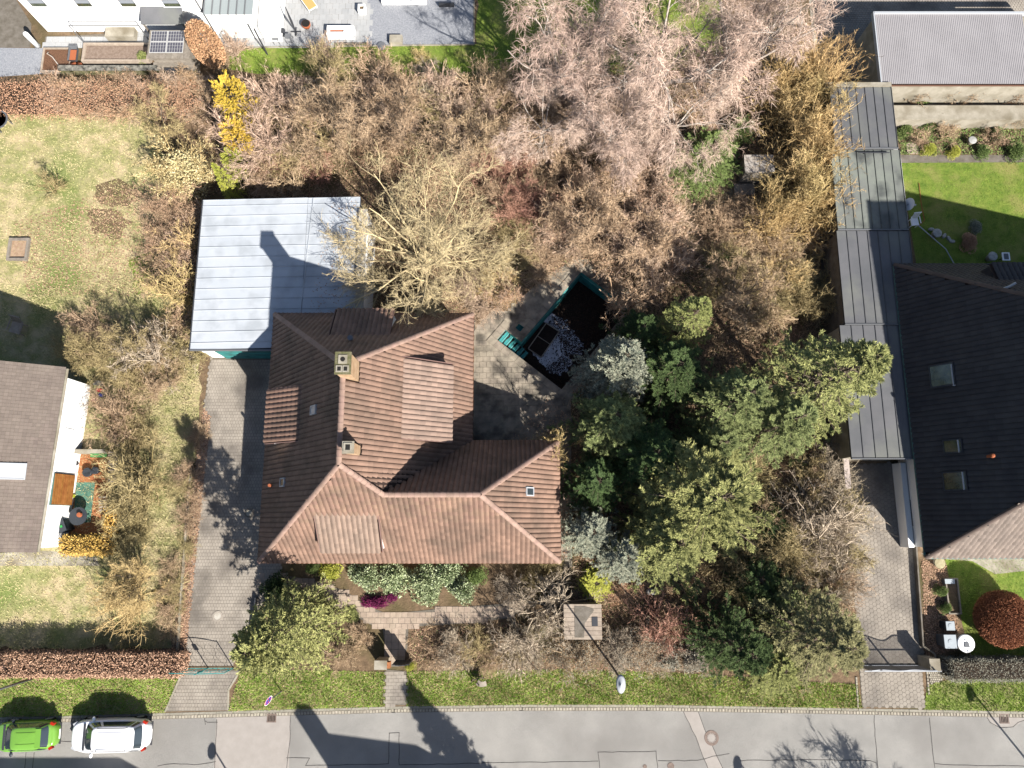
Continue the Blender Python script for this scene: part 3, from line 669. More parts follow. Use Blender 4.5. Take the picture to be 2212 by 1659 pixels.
# pool shell
pl = empty('swimming_pool', (PW.x, PW.y, 0), 'empty teal painted swimming pool with leaf litter on its floor, in the back garden', 'swimming pool')
D_ = -1.75
def wall(name, pts, m, thick_dir=None):
    mb = MB()
    for a, b in zip(pts, pts[1:]): mb.face((*a, D_), (*b, D_), (*b, .005), (*a, .005))
    return wbuild(mb, name, m, pl)
for a, b in (((0,stw),(0,PLL)),((0,PLL),(PLW,PLL)),((PLW,PLL),(PLW,0)),((PLW,0),(-stl,0)),((-stl,0),(-stl,stw)),((-stl,stw),(0,stw))):
    A, B = pool(*a), pool(*b); mb = MB(); d = Vector((B[0]-A[0], B[1]-A[1], 0)).normalized(); nrm_ = Vector((-d.y, d.x, 0))*.1
    mb.add([(*A,D_),(*B,D_),(*B,.0),(*A,.0),(A[0]+nrm_.x,A[1]+nrm_.y,D_),(B[0]+nrm_.x,B[1]+nrm_.y,D_),(B[0]+nrm_.x,B[1]+nrm_.y,0),(A[0]+nrm_.x,A[1]+nrm_.y,0)],[(0,1,2,3),(7,6,5,4),(3,2,6,7)])
    wbuild(mb, 'pool_wall', M['teal'], pl)
    if a[0] != -stl and b[0] != -stl:
        c = pool((a[0]+b[0])/2, (a[1]+b[1])/2); inw = Vector((pool(PLW/2,PLL/2)[0]-c[0], pool(PLW/2,PLL/2)[1]-c[1],0)); s_ = -1 if nrm_.dot(inw) < 0 else 1
        off = nrm_.normalized()*.012*s_; mb = MB(); mb.beam((A[0]+off.x,A[1]+off.y,-.42),(B[0]+off.x,B[1]+off.y,-.42),.02,.04); wbuild(mb, 'band', M['teal_line'], pl)
mb = MB(); fl = [pool(-stl,0),pool(PLW,0),pool(PLW,PLL),pool(0,PLL),pool(0,stw),pool(-stl,stw)]; mb.prism(fl, D_-.1, D_+.0); wbuild(mb, 'pool_floor', M['pool_floor'], pl)
for k in range(6):
    u0 = -stl+k*(stl+.62)/6; u1 = u0+(stl+.62)/6; z1 = -.12-.24*k; mb = MB(); mb.prism([pool(u0+.003,.012),pool(u1,.012),pool(u1,stw-.012),pool(u0+.003,stw-.012)], D_+.002, z1); wbuild(mb, 'step', M['teal'], pl); mb = MB(); mb.prism(ragged([pool(u0+.004,.03),pool(u0+.10,.03),pool(u0+.08,stw*.5),pool(u0+.13,stw-.03),pool(u0+.004,stw-.03)], .12, .025, k), z1+.002, z1+.012); wbuild(mb, 'crease_strip', M['litter_mat'], pl); mb = MB(); mb.beam((*pool(u1-.02,.02),z1+.012),(*pool(u1-.02,stw-.02),z1+.012),.035,.02); wbuild(mb, 'nosing', M['teal_line'], pl)  # dark crease strips and pale nosings added so treads and risers read apart
def blotch(name, pts, m, z, seed, parent):
    p = ragged([pool(*q) for q in pts], .25, .14, seed); mb = MB(); mb.prism(p, z-.004, z); return wbuild(mb, name, m, parent)
mb = MB(); mb.prism([(p[0],p[1]) for p in fl], D_+.002, D_+.012); wbuild(mb, 'leaf_mould', M['litter_mat'], pl)
patch = ragged([xy(px,py,D_) for px,py in ((1150,760),(1180,715),(1172,692),(1192,676),(1222,690),(1240,722),(1262,742),(1256,770),(1232,766),(1236,792),(1208,812),(1180,800),(1164,780))], .14, .13, 5); mb = MB(); mb.prism(patch, D_+.013, D_+.018); wbuild(mb, 'bare_floor', M['pool_floor'], pl)

inv = pl.matrix_basis.inverted()
def pool_litter(n, pts, seed):
    rng = np.random.default_rng(seed); q = rand_in(rng, [pool(*p) for p in pts], n); P = np.concatenate([q, rng.uniform(D_+.02, D_+.06, (n,1))], 1)-np.array([PW.x,PW.y,0]); g_ = Geo(); L = rng.uniform(.05,.12,n)
    g_.leaves(rng, P, disc_dirs(rng,n,-5,25), L, L*.8, None, .3); o = mobj('leaf_litter', g_.mesh('leaf_litter', M['litter_dark']), pl); o['kind']='stuff'
pool_litter(1400, [(0,0),(PLW,0),(PLW,PLL),(0,PLL)], 3); pool_litter(5000, [(1.9,.0),(PLW,0),(PLW,PLL),(.2,PLL),(.3,3.3),(1.6,2.9),(2.4,2.2),(2.3,1.4)], 4)
fr = [at(1180,698,D_+.1), at(1208,716,D_+.1), at(1169,772,D_+.1), at(1141,753,D_+.1)]
t = empty('panel_frame', fr[0], 'fallen dark panel in a white frame lying on the leafy floor of the empty pool', 'panel')
for a, b in zip(fr, fr[1:]+fr[:1]):
    mb = MB(); mb.beam(a, b, .07, .06); wbuild(mb, 'frame_bar', M['wood_pale'], t)
mb = MB(); mb.beam((fr[0]+fr[3])/2, (fr[1]+fr[2])/2, .04, .05); wbuild(mb, 'frame_bar', M['wood_pale'], t)
mb = MB(); mb.prism([(p.x,p.y) for p in fr], D_+.06, D_+.085); wbuild(mb, 'panel', M['litter_mat'], t)
t = empty('skimmer_pit', hc, 'small square teal skimmer pit in the slabs beside the pool steps', 'skimmer pit'); mb = MB()
for i in range(4):
    a, b = hatch[i], hatch[(i+1)%4]; mb.face((*a,-.5),(*b,-.5),(*b,.03),(*a,.03))
mb.face(*[(*p,-.35) for p in hatch]); wbuild(mb, 'pit_shell', M['teal'], t)
mb = MB()
for i in range(4): mb.beam((*hatch[i],.03),(*hatch[(i+1)%4],.03),.04,.05)
wbuild(mb, 'pit_rim', M['concrete'], t)
# ------------------------------------------------------------ buildings
def pantile(w=.3, l=.38, rise=.055):
    mb = MB(); us = [(-.5,.0),(-.36,.25),(-.12,.85),(.08,1),(.3,.8),(.46,.1)]
    vs = [(u*w, -l*.52, .05+h*rise) for u, h in us]+[(u*w, l*.52, .0+h*rise) for u, h in us]+[(u*w, -l*.52, .012+h*rise*.3) for u, h in us]
    return mb.add(vs, [(i, i+1, i+7, i+6) for i in range(5)]+[(i+12, i+13, i+1, i) for i in range(5)])
def plaintile(w=.2, l=.2):
    mb = MB(); W, L = w/2-.004, l*.54
    return mb.add([(-W,-L,.03),(W,-L,.03),(W,L,.004),(-W,L,.004),(-W,-L,.012),(W,-L,.012)], [(0,1,2,3),(4,5,1,0)])
def plane_tiles(poly, tw, tl, excl=(), seed=0, margin=.06, eave=None):
    """placement matrices of tiles on one roof plane; poly is a ring of 3D points, the first edge is the eave"""
    P = [Vector(p) for p in poly]; n = Vector((0,0,0))
    for i in range(len(P)): n += P[i].cross(P[(i+1) % len(P)])
    n.normalize()
    if n.z < 0: n = -n
    u = (P[1]-P[0]).normalized(); v = n.cross(u)
    if v.z < 0: u = -u; v = -v
    v = v.normalized(); o = P[0]; uv = [((p-o).dot(u), (p-o).dot(v)) for p in P]
    u0, u1 = min(a for a, b in uv), max(a for a, b in uv); v0, v1 = min(b for a, b in uv), max(b for a, b in uv); r = random.Random(seed)
    R = Matrix((u, v, n)).transposed().to_4x4(); out = []; q = []
    nv = int((v1-v0)/tl)+1; nu = int((u1-u0)/tw)+1
    for j in range(nv):
        for i in range(nu): q.append((u0+(i+.5)*tw, v0+(j+.5)*tl))
    qa = np.array(q); ok = pnpoly(qa[:, 0], qa[:, 1], uv)
    for (a, b), k in zip(q, ok):
        if not k: continue
        p = o+u*a+v*b
        if any(x0 < p.x < x1 and y0 < p.y < y1 for x0, x1, y0, y1 in excl): continue
        out.append(Matrix.Translation(p+n*(.03+r.uniform(-.004,.004))) @ R @ Matrix.Rotation(r.uniform(-.012,.012), 4, 'Z') @ Matrix.Rotation(r.uniform(-.01,.01), 4, 'X'))
    return out
def capmesh(r=.14, l=.4):
    mb = MB(); vs = []
    for y, rr in ((-l/2, r), (l/2, r*.86)):
        vs += [(rr*math.cos(math.pi*i/6), y, rr*.75*math.sin(math.pi*i/6)) for i in range(7)]
    return mb.add(vs, [(i, i+7, i+8, i+1) for i in range(6)]+[(0,1,2,3,4,5,6)])
def caps(a, b, step=.34):
    a, b = Vector(a), Vector(b); d = (b-a); L = d.length; d.normalize(); x = d.cross(Vector((0,0,1))).normalized(); z = x.cross(d); n = int(L/step)+1
    R = Matrix((x, d, z)).transposed().to_4x4(); return [Matrix.Translation(a+d*(L*(i+.5)/n)+z*.05) @ R for i in range(n)]
def deck(mb, poly, down=.0):
    P = [Vector(p) for p in poly]; n = Vector((0,0,0))
    for i in range(len(P)): n += P[i].cross(P[(i+1) % len(P)])
    n.normalize(); n = n if n.z > 0 else -n
    mb.face(*[p-n*down for p in P])
def gutter(root, pts, m=None, r=.07):
    for a, b in zip(pts, pts[1:]):
        mb = MB(); a_, b_ = Vector(a), Vector(b); mb.tube([a_, b_], r, 8); wbuild(mb, 'gutter', m or M['gutter'], root)
def roof_window(root, c, w, l, slope_dir, slope, m, name='skylight', frame=None):
    """tilted window lying in a roof plane; slope_dir is the direction it falls towards"""
    d = Vector((math.cos(slope_dir)*math.cos(slope), math.sin(slope_dir)*math.cos(slope), -math.sin(slope)))
    u = Vector((-math.sin(slope_dir), math.cos(slope_dir), 0)); n = u.cross(d); n = n if n.z > 0 else -n
    R = Matrix((u, d, n)).transposed(); c = Vector(c); mb = MB()
    for s in (-1, 1):
        mb.obox(c+u*s*w/2, (.07, l+.07, .12), R); mb.obox(c+d*s*l/2, (w-.07, .07, .12), R)
    f = wbuild(mb, name, frame or M['metal_light'], root); mb = MB(); mb.obox(c+n*.02, (w-.08, l-.08, .03), R); p = wbuild(mb, 'pane', m, root); 
    p.parent = f; return f

# ===== main house
H_ = empty('house', (-8.4, 5.0, 0), 'large house in the middle under a reddish-brown hipped tile roof with four dormers', 'house')
W_, E_, N_, S_, ZE = -14.5, -2.45, 12.49, -2.2, 3.0
VY, WE = 4.65, 2.7
NW, NE, V0, WNE, SE, SW = (W_,N_,ZE), (E_,N_,ZE), (E_,VY,ZE), (WE,VY,ZE), (WE,S_,ZE), (W_,S_,ZE)
aN, aS = (-8.2,7.52,11.2), (-8.2,2.69,11.2); J1, J2 = (-6.45,1.355,8.96), (-1.6,1.355,8.96)
planes = {'W': [SW, NW, aN, aS], 'N': [NW, NE, aN], 'E': [NE, V0, J1, aS, aN], 'S': [SW, SE, J2, J1, aS], 'wN': [V0, WNE, J2, J1], 'wE': [WNE, SE, J2]}
dorm = {'E': (-5.9,-3.35,4.3,8.72,6.0,7.92), 'S': (-10.3,-6.95,-1.55,.45,5.72,7.44), 'N': (-10.1,-6.75,10.0,11.95,5.8,7.11), 'W': (-13.65,-11.25,4.25,7.3,5.8,7.23)}
ch1 = (-8.28,-7.62,6.86,7.84); ch2 = (-7.9,-7.45,3.2,3.68)
excl = [(d[0]+.25,d[1]-.25,d[2]+.25,d[3]-.25) for d in dorm.values()]+[(ch1[0]-.05,ch1[1]+.1,ch1[2]-.1,ch1[3]+.05),(ch2[0]-.05,ch2[1]+.05,ch2[2]-.05,ch2[3]+.05)]
mb = MB()
for p in planes.values(): deck(mb, p, .02)
mb.prism([(W_,S_),(WE,S_),(WE,VY),(E_,VY),(E_,N_),(W_,N_)], ZE-.16, ZE-.03)
wbuild(mb, 'roof_deck', M['roof_deck'], H_)
tiles = []
for k, p in planes.items(): tiles += plane_tiles(p, .272, .345, excl, hash(k) % 7 if False else len(k))
place_pieces('roof_tile', 'roof_tiles', pantile(.272, .37, .06), tiles, M['roof_tile'], H_, 300, prio=lambda A: (A[2][3] if A[1][2] < -.3 else A[2][3]-6), seed=3)
cp = []
for a, b in ((aN,aS),(NW,aN),(NE,aN),(SW,aS),(aS,J1),(J1,J2),(WNE,J2),(SE,J2)): cp += caps(a, b)
place_pieces('ridge_cap', 'ridge_caps', capmesh(.15), cp, M['ridge_tile'], H_, 200)
gutter(H_, [(W_-.05,S_-.06,ZE-.03),(WE+.05,S_-.06,ZE-.03)]); gutter(H_, [(WE+.06,S_,ZE-.03),(WE+.06,VY,ZE-.03)]); gutter(H_, [(E_+.06,VY+.1,ZE-.03),(E_+.06,N_,ZE-.03)])
gutter(H_, [(W_-.06,S_,ZE-.03),(W_-.06,N_,ZE-.03)]); gutter(H_, [(W_,N_+.06,ZE-.03),(E_,N_+.06,ZE-.03)]); gutter(H_, [(E_+.1,VY+.06,ZE-.03),(WE,VY+.06,ZE-.03)])
mb = MB(); mb.prism([(W_+.5,S_+.55),(WE-.5,S_+.55),(WE-.5,VY-.5),(E_-.5,VY-.5),(E_-.5,N_-.5),(W_+.5,N_-.5)], 0, ZE-.17); wbuild(mb, 'wall', M['render_cream'], H_)
def wall_window(root, x, y, z, w, h, ax, m=None):
    mb = MB(); t = .06
    if ax == 'x':
        for s in (-1,1): mb.box(x+s*(w/2)-.04, x+s*(w/2)+.04, y-t, y+t, z-h/2, z+h/2); mb.box(x-w/2+.04, x+w/2-.04, y-t, y+t, z+s*h/2-.04, z+s*h/2+.04)
    else:
        for s in (-1,1): mb.box(x-t, x+t, y+s*(w/2)-.04, y+s*(w/2)+.04, z-h/2, z+h/2); mb.box(x-t, x+t, y-w/2+.04, y+w/2-.04, z+s*h/2-.04, z+s*h/2+.04)
    f = wbuild(mb, 'window', M['plastic_white'], root); mb = MB()
    if ax == 'x': mb.box(x-w/2+.05, x+w/2-.05, y-.02, y+.02, z-h/2+.05, z+h/2-.05)
    else: mb.box(x-.02, x+.02, y-w/2+.05, y+w/2-.05, z-h/2+.05, z+h/2-.05)
    p = wbuild(mb, 'pane', m or M['glass'], root); p.parent = f; return f
for x in (-12.5,-9.8,-4.6,-.6): wall_window(H_, x, S_+.53, 1.5, 1.4, 1.2, 'x')
wall_window(H_, WE-.48, 1.2, 1.4, 1.6, 1.8, 'y'); wall_window(H_, E_-.48, 8.5, 1.3, 2.6, 2.1, 'y'); wall_window(H_, E_-.48, 5.9, 1.3, 1.4, 2.1, 'y')
for y in (0.5, 5, 8.5): wall_window(H_, W_+.48, y, 1.6, 1.2, 1.0, 'y')
mb = MB(); mb.box(-7.6,-6.6,S_+.5,S_+.56,0,2.05); wbuild(mb, 'door', M['wood_brown'], H_)
for k, (x0,x1,y0,y1,zl,zh) in dorm.items():
    c = {'E': [(x1,y0,zl),(x1,y1,zl),(x0,y1,zh),(x0,y0,zh)], 'W': [(x0,y1,zl),(x0,y0,zl),(x1,y0,zh),(x1,y1,zh)],
         'S': [(x0,y0,zl),(x1,y0,zl),(x1,y1,zh),(x0,y1,zh)], 'N': [(x1,y1,zl),(x0,y1,zl),(x0,y0,zh),(x1,y0,zh)]}[k]
    q = [Vector(p) for p in c]; cen = sum(q, Vector())/4; dr_ = empty('x', (0,0,0), 'x', 'x'); bpy.data.objects.remove(dr_)
    ins = [p+(cen-p)*Vector((1,1,0)).length*0 for p in q]
    def inset(p, a):
        return Vector((p.x+(a if p.x < cen.x else -a), p.y+(a if p.y < cen.y else -a), p.z))
    ii = [inset(p, .13) for p in q]; mb = MB()
    vs = [(p.x,p.y,p.z-.16) for p in ii]+[(p.x,p.y,3.4 if i < 2 else 5.0) for i, p in enumerate(ii)]
    mb.add(vs, [(0,1,2,3),(0,4,5,1),(1,5,6,2),(2,6,7,3),(3,7,4,0)]); dw = wbuild(mb, 'dormer', M['roof_deck'] if k == 'x' else M['render_white'], H_)
    mb = MB(); n = (q[1]-q[0]).cross(q[3]-q[0]).normalized(); n = n if n.z > 0 else -n
    mb.add([tuple(p-n*.02) for p in q]+[tuple(p-n*.14) for p in q], [(0,1,2,3),(7,6,5,4)]+[(i,i+4,(i+1)%4+4,(i+1)%4) for i in range(4)])
    o = wbuild(mb, 'roof_board', M['roof_deck'], H_); o.parent = dw
    tl = plane_tiles(c, .272, .345, (), 5)
    o = merged('roof_tiles', pantile(.272,.37,.06).v, pantile(.272,.37,.06).f, tl, M['roof_tile_grey'] if k in 'ES' else M['roof_tile'], H_, H_.matrix_basis.inverted(), 4); o.parent = dw
    mb = MB(); e = (q[1]-q[0]).normalized(); mb.tube([q[0]+Vector((0,0,-.02)), q[1]+Vector((0,0,-.02))], .05, 6); o = wbuild(mb, 'gutter', M['gutter'], H_); o.parent = dw
    for a, b in ((q[0],q[3]),(q[1],q[2])): 
        mb = MB(); mb.beam(a+Vector((0,0,.01)), b+Vector((0,0,.01)), .04, .12); o = wbuild(mb, 'edge_board', M['lead'], H_); o.parent = dw
def chimney(root, r, z0, z1, pots, slabm):
    x0,x1,y0,y1 = r; mb = MB(); mb.box(x0,x1,y0,y1,z0,z1-.12); c = wbuild(mb, 'chimney', M['chimney'], root)
    mb = MB(); mb.box(x0-.05,x1+.05,y0-.05,y1+.05,z1-.12,z1); o = wbuild(mb, 'slab', slabm, root); o.parent = c
    for (px_, py_, w, rnd_) in pots:
        mb = MB(); mb.box(px_-w*.8,px_+w*.8,py_-w*.8,py_+w*.8,z1+.002,z1+.05); o = wbuild(mb, 'pot', M['concrete'], root); o.parent = c
        mb = MB()
        if rnd_: mb.cyl((px_,py_), w*.45, z1+.052, z1+.056, 12)
        else: mb.box(px_-w*.42,px_+w*.42,py_-w*.5,py_+w*.5,z1+.052,z1+.056)
        o = wbuild(mb, 'flue', M['black'], root); o.parent = c
    mb = MB(); mb.box(x0-.1,x1+.32,y0-.12,y1+.1,z0+.0,z0+.02); return c
chimney(H_, ch1, 8.6, 12.4, [(-7.95,7.52,.26,True),(-8.1,7.06,.2,False),(-7.8,7.06,.2,False)], M['moss_slab'])
chimney(H_, ch2, 8.6, 11.8, [(-7.67,3.44,.26,False)], M['concrete'])
sl = math.atan2(8.2, 6.3)
def on_plane(px, py, P, dz=.12):
    P = [Vector(p) for p in P]; n = (P[1]-P[0]).cross(P[2]-P[0]).normalized(); d = at(px,py,0)-Vector((0,0,CAM_H)); c = Vector((0,0,CAM_H)); t = (P[0]-c).dot(n)/d.dot(n); n = n if n.z > 0 else -n; return c+d*t+n*dz
for (px, py, pl_, w, l, m, dirr, s_) in ((682,886,'W',.42,.62,M['glass_white'],math.pi,sl),(615,1042,'W',.42,.55,M['glass'],math.pi,sl),(1140,1062,'wE',.42,.62,M['glass'],0,math.atan2(5.36,4.33))):
    roof_window(H_, on_plane(px, py, planes[pl_]), w, l, dirr, s_, m)
p = on_plane(760,738,planes['N']); mb = MB(); mb.cyl((p.x,p.y), .09, p.z-.1, p.z+.35, 10); mb.cyl((p.x,p.y), .15, p.z+.35, p.z+.4, 10); wbuild(mb, 'vent_pipe', M['metal_grey'], H_)
p = on_plane(590,1049,planes['W']); mb = MB(); mb.cyl((p.x,p.y), .09, p.z-.1, p.z+.3, 10); wbuild(mb, 'vent_pipe', M['terracotta'], H_)

# ===== garage with pale sheet roof beside the house
G_ = empty('garage', (-14.5, 15.3, 0), 'flat garage with a pale blue-grey standing seam metal roof beside the driveway', 'garage')
GX0, GX1, GXm = -19.62, -9.62, -12.95
mb = MB(); mb.prism([(GX0,10.3),(-14.2,10.3),(-14.2,12.15),(GX1,12.15),(GX1,20.3),(GX0,20.06)], 2.66, 2.88); wbuild(mb, 'roof_edge', M['metal_dark'], G_)
mb = MB(); mb.prism([(GX0+.2,10.5),(-14.0,10.5),(-14.0,12.0),(GX1-.1,12.0),(GX1-.1,20.1),(GX0+.2,19.9)], 0, 2.66); wbuild(mb, 'wall', M['render_white'], G_)
ys = [10.3]+[10.3+.42+(20.06-10.72)*i/13.6 for i in range(14)]+[20.06]; ys = [y for y in ys if y <= 20.06]
if ys[-1] < 20.05: ys.append(20.06)
for a, b in zip(ys, ys[1:]):
    if b-a < .05: continue
    for x0, x1 in ((GX0+.02,GXm-.01),(GXm+.01,GX1-.02)):
        if x0 > -14 and b < 12.2: continue
        x0_, x1_ = (x0, -14.22) if (b < 12.25 and x1 > -14.2) else (x0, x1); sk = .025
        f = lambda x, y: y+(x-GX0)*sk*(.9 if x > GXm+.0 else 1)
        mb = MB(); z = 2.89; mb.add([(x0_,f(x0_,a)+.012,z),(x1_,f(x1_,a)+.012,z+.0),(x1_,f(x1_,b)-.012,z),(x0_,f(x0_,b)-.012,z),(x0_,f(x0_,a)+.012,z+.02),(x1_,f(x1_,a)+.012,z+.02),(x1_,f(x1_,b)-.012,z+.02),(x0_,f(x0_,b)-.012,z+.02)],[(4,5,6,7),(0,1,5,4),(1,2,6,5),(2,3,7,6),(3,0,4,7)])
        mb.add([(x0_,f(x0_,b)-.02,z+.02),(x1_,f(x1_,b)-.02,z+.02),(x1_,f(x1_,b)-.02,z+.06),(x0_,f(x0_,b)-.02,z+.06),(x0_,f(x0_,b)+.004,z+.02),(x1_,f(x1_,b)+.004,z+.02),(x1_,f(x1_,b)+.004,z+.06),(x0_,f(x0_,b)+.004,z+.06)],[(0,1,2,3),(3,2,6,7),(5,4,7,6)])
        wbuild(mb, 'roof_panel', M['zinc'], G_)
mb = MB(); mb.beam((GXm-.1,12.2,2.93),(GXm+.35,20.2,2.93),.05,.05); wbuild(mb, 'ridge_seam', M['zinc'], G_)
mb = MB(); mb.beam((GX0,10.3,2.86),(GX0,20.06,2.86),.06,.2); wbuild(mb, 'gutter', M['metal_dark'], G_)
mb = MB(); mb.beam((GX0,10.28,2.88),(-14.3,10.28,2.88),.08,.14); wbuild(mb, 'front_edge', M['metal_grey'], G_)
dmb = MB(); dmb.box(-18.5,-14.7,10.42,10.49,0.02,2.3); d_ = wbuild(dmb, 'garage_door', mat('door_teal', alb(74,126,120), alb(62,108,104), 3, .6), G_)
for i in range(5): mb = MB(); mb.box(-18.45,-14.75,10.38,10.42,.3+.4*i,.34+.4*i); o = wbuild(mb, 'door_rib', M['teal'], G_); o.parent = d_
mb = MB(); mb.prism([(GX1+.06,12.6),(GX1+.46,12.6),(GX1+.46,19.3),(GX1+.06,19.3)], 0, 3.1); t = empty('garden_wall', (GX1+.26,16,0), 'long whitewashed wall between the garage and the big lichen-yellow tree', 'wall'); wbuild(mb, 'wall_body', M['render_white'], t)
mb = MB(); mb.box(GX1+.0,GX1+.52,12.55,19.35,3.102,3.17); wbuild(mb, 'coping', mat('coping_pale', alb(224,218,206), alb(190,180,164), 2, .9, .3), t)

# ===== row of garages to the right
def sheet_roof(label, x0, x1, y0, y1, z, n, m, walls=M['concrete_dark']):
    t = empty('garage', ((x0+x1)/2, (y0+y1)/2, 0), label, 'garage', 'row of garages beside the right-hand driveway')
    mb = MB(); mb.box(x0+.12, x1-.12, y0+.1, y1-.05, 0, z-.15); wbuild(mb, 'wall', walls, t)
    mb = MB(); mb.box(x0, x1, y0, y1, z-.14, z-.02); wbuild(mb, 'roof_edge', M['metal_dark'], t)
    w = (x1-x0)/n
    for i in range(n):
        a, b = x0+w*i, x0+w*(i+1); mb = MB(); mb.box(a+.012, b-.012, y0+.02, y1-.02, z-.018, z); mb.box(b-.035, b-.015, y0+.02, y1-.02, z, z+.045); wbuild(mb, 'roof_panel', m, t)
    mb = MB(); mb.box(x0, x1, y0-.06, y0-.004, z-.12, z+.05); wbuild(mb, 'front_edge', M['metal_grey'], t); return t
ga = sheet_roof('northernmost dark sheet roofed garage in the row, its left edge under golden twigs', 20.76, 24.82, 23.62, 27.95, 3.05, 7, M['zinc_dark'])
gb = sheet_roof('mossy light grey sheet roofed garage, second from the top of the row', 20.5, 24.95, 18.1, 23.54, 2.95, 8, M['zinc_green'])
gc = sheet_roof('long grey sheet roofed garage crossed by the shadow of the dark house', 20.42, 25.0, 11.95, 18.02, 2.9, 7, M['zinc_dark'])
gd = sheet_roof('southernmost grey sheet roofed carport, open to the hexagonal paved driveway', 20.1, 23.75, 3.72, 11.88, 2.85, 5, M['zinc_dark'], M['concrete'])
mb = MB(); mb.beam((22.2,23.25,3.1),(24.2,23.25,3.1),.04,.04); mb.beam((22.6,23.25,2.95),(22.6,23.25,3.1),.04); mb.beam((23.8,23.25,2.95),(23.8,23.25,3.1),.04); wbuild(mb, 'snow_guard', M['metal_dark'], gb)
mb = MB(); mb.box(20.5,24.8,27.96,28.25,2.7,3.12); wbuild(mb, 'parapet', M['concrete'], ga)
for y0, y1, x in ((23.9,25.6,24.95),(18.6,23.3,25.08)):
    t = empty('trellis', (x, (y0+y1)/2, 0), 'white slatted trellis on the garage wall '+('under the dark sheet roof' if y0 > 23.8 else 'beside the green lawn'), 'trellis'); k = int((y1-y0)/.13)
    for i in range(k): mb = MB(); mb.box(x-.02, x+.22, y0+i*.13, y0+i*.13+.06, 2.3, 2.36); wbuild(mb, 'slat', M['plastic_white'], t)
    mb = MB(); mb.box(x+.2, x+.25, y0, y1, .0, 2.34); wbuild(mb, 'frame', M['plastic_white'], t)

# ===== dark roofed house at the right edge
R_ = empty('house', (30, 7, 0), 'house at the right edge, hip roof with shaded slopes coloured darker, and roof windows', 'house')
rx0, ry0, ry1, rx1, mm = 23.8, -1.95, 15.69, 42.0, 1.45
rN = (rx0+7.6, ry1-7.6, ZE+7.6*mm); rS = (rx0+7.6, ry0+7.6, ZE+7.6*mm); rN2 = (rx1-7.6, rN[1], rN[2]); rS2 = (rx1-7.6, rS[1], rS[2])
rpl = {'W': [(rx0,ry0,ZE),(rx0,ry1,ZE),rN,rS], 'N': [(rx0,ry1,ZE),(rx1,ry1,ZE),rN2,rN], 'S': [(rx0,ry0,ZE),(rx1,ry0,ZE),rS2,rS], 'E': [(rx1,ry0,ZE),(rx1,ry1,ZE),rN2,rS2], 'T': [rN,rN2,rS2,rS]}
mb = MB()
for p in rpl.values(): deck(mb, p, .02)
mb.box(rx0, rx1, ry0, ry1, ZE-.16, ZE-.03); wbuild(mb, 'roof_deck', M['roof_deck'], R_)
tiles = []
for k in 'WNS':
    for A in plane_tiles(rpl[k], .3, .345, [(29.4,33.5,13.0,15.9)] , 2):
        if A[0][3] < 33.5: tiles.append(A)
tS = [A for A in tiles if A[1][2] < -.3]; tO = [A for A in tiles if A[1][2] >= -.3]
place_pieces('roof_tile', 'roof_tiles', pantile(.3,.37,.05), tS, mat('tile_sunlit', alb(158,142,132), alb(140,126,118), .8, .8, .3, 30, rnd=.15), R_, 120, seed=5)  # paler copy of the tile, sunlight of the south slope in its colour
place_pieces('roof_tile', 'roof_tiles', pantile(.3,.37,.05), tO, M['tile_shaded'], R_, 180, seed=6)
cpl = caps((rx0,ry1,ZE), rN, .36)+caps((rx0,ry0,ZE), rS, .36)+caps(rN, rS, .36)
place_pieces('ridge_cap', 'ridge_caps', capmesh(.14), cpl, mat('ridge_dark', alb(120,104,96), rough=.8, rnd=.1), R_, 100)
mb = MB(); mb.box(rx0+.55, rx1-.5, ry0+.5, ry1-.6, 0, ZE-.17); wbuild(mb, 'wall', M['render_white'], R_)
gutter(R_, [(rx0-.06,ry0,ZE-.02),(rx0-.06,ry1,ZE-.02)], M['gutter_teal']); gutter(R_, [(rx0,ry0-.06,ZE-.02),(rx1,ry0-.06,ZE-.02)], M['gutter_teal']); gutter(R_, [(rx0,ry1+.06,ZE-.02),(rx1,ry1+.06,ZE-.02)], M['metal_dark'])
for (px, py, w, l) in ((2037,811,1.25,1.3),(2060,964,.72,.95),(2065,1039,1.0,1.2)):
    roof_window(R_, on_plane(px, py, rpl['W']), w, l, math.pi, math.atan(mm), M['glass_reflect'], 'roof_window', M['metal_dark'])
    q = on_plane(px+w*19, py, rpl['W'], .14); mb = MB(); mb.beam((q.x,q.y-w*.5,q.z),(q.x,q.y+w*.5,q.z),.12,.06); wbuild(mb, 'window_flashing', M['metal_light'], R_)
for px, py in ((2138,986),): q = on_plane(px, py, rpl['W']); mb = MB(); mb.cyl((q.x,q.y),.08,q.z-.1,q.z+.3,10); mb.lathe((q.x,q.y),[(.12,q.z+.3),(.1,q.z+.4),(.03,q.z+.43)],10); wbuild(mb, 'vent_pipe', M['terracotta'], R_)
q = on_plane(2180,625,rpl['N']); mb = MB(); mb.tube([(q.x-.4,q.y-.1,q.z),(q.x-.1,q.y,q.z+.15),(q.x+.15,q.y+.15,q.z+.3)],.07,8); wbuild(mb, 'vent_pipe', M['metal_light'], R_)
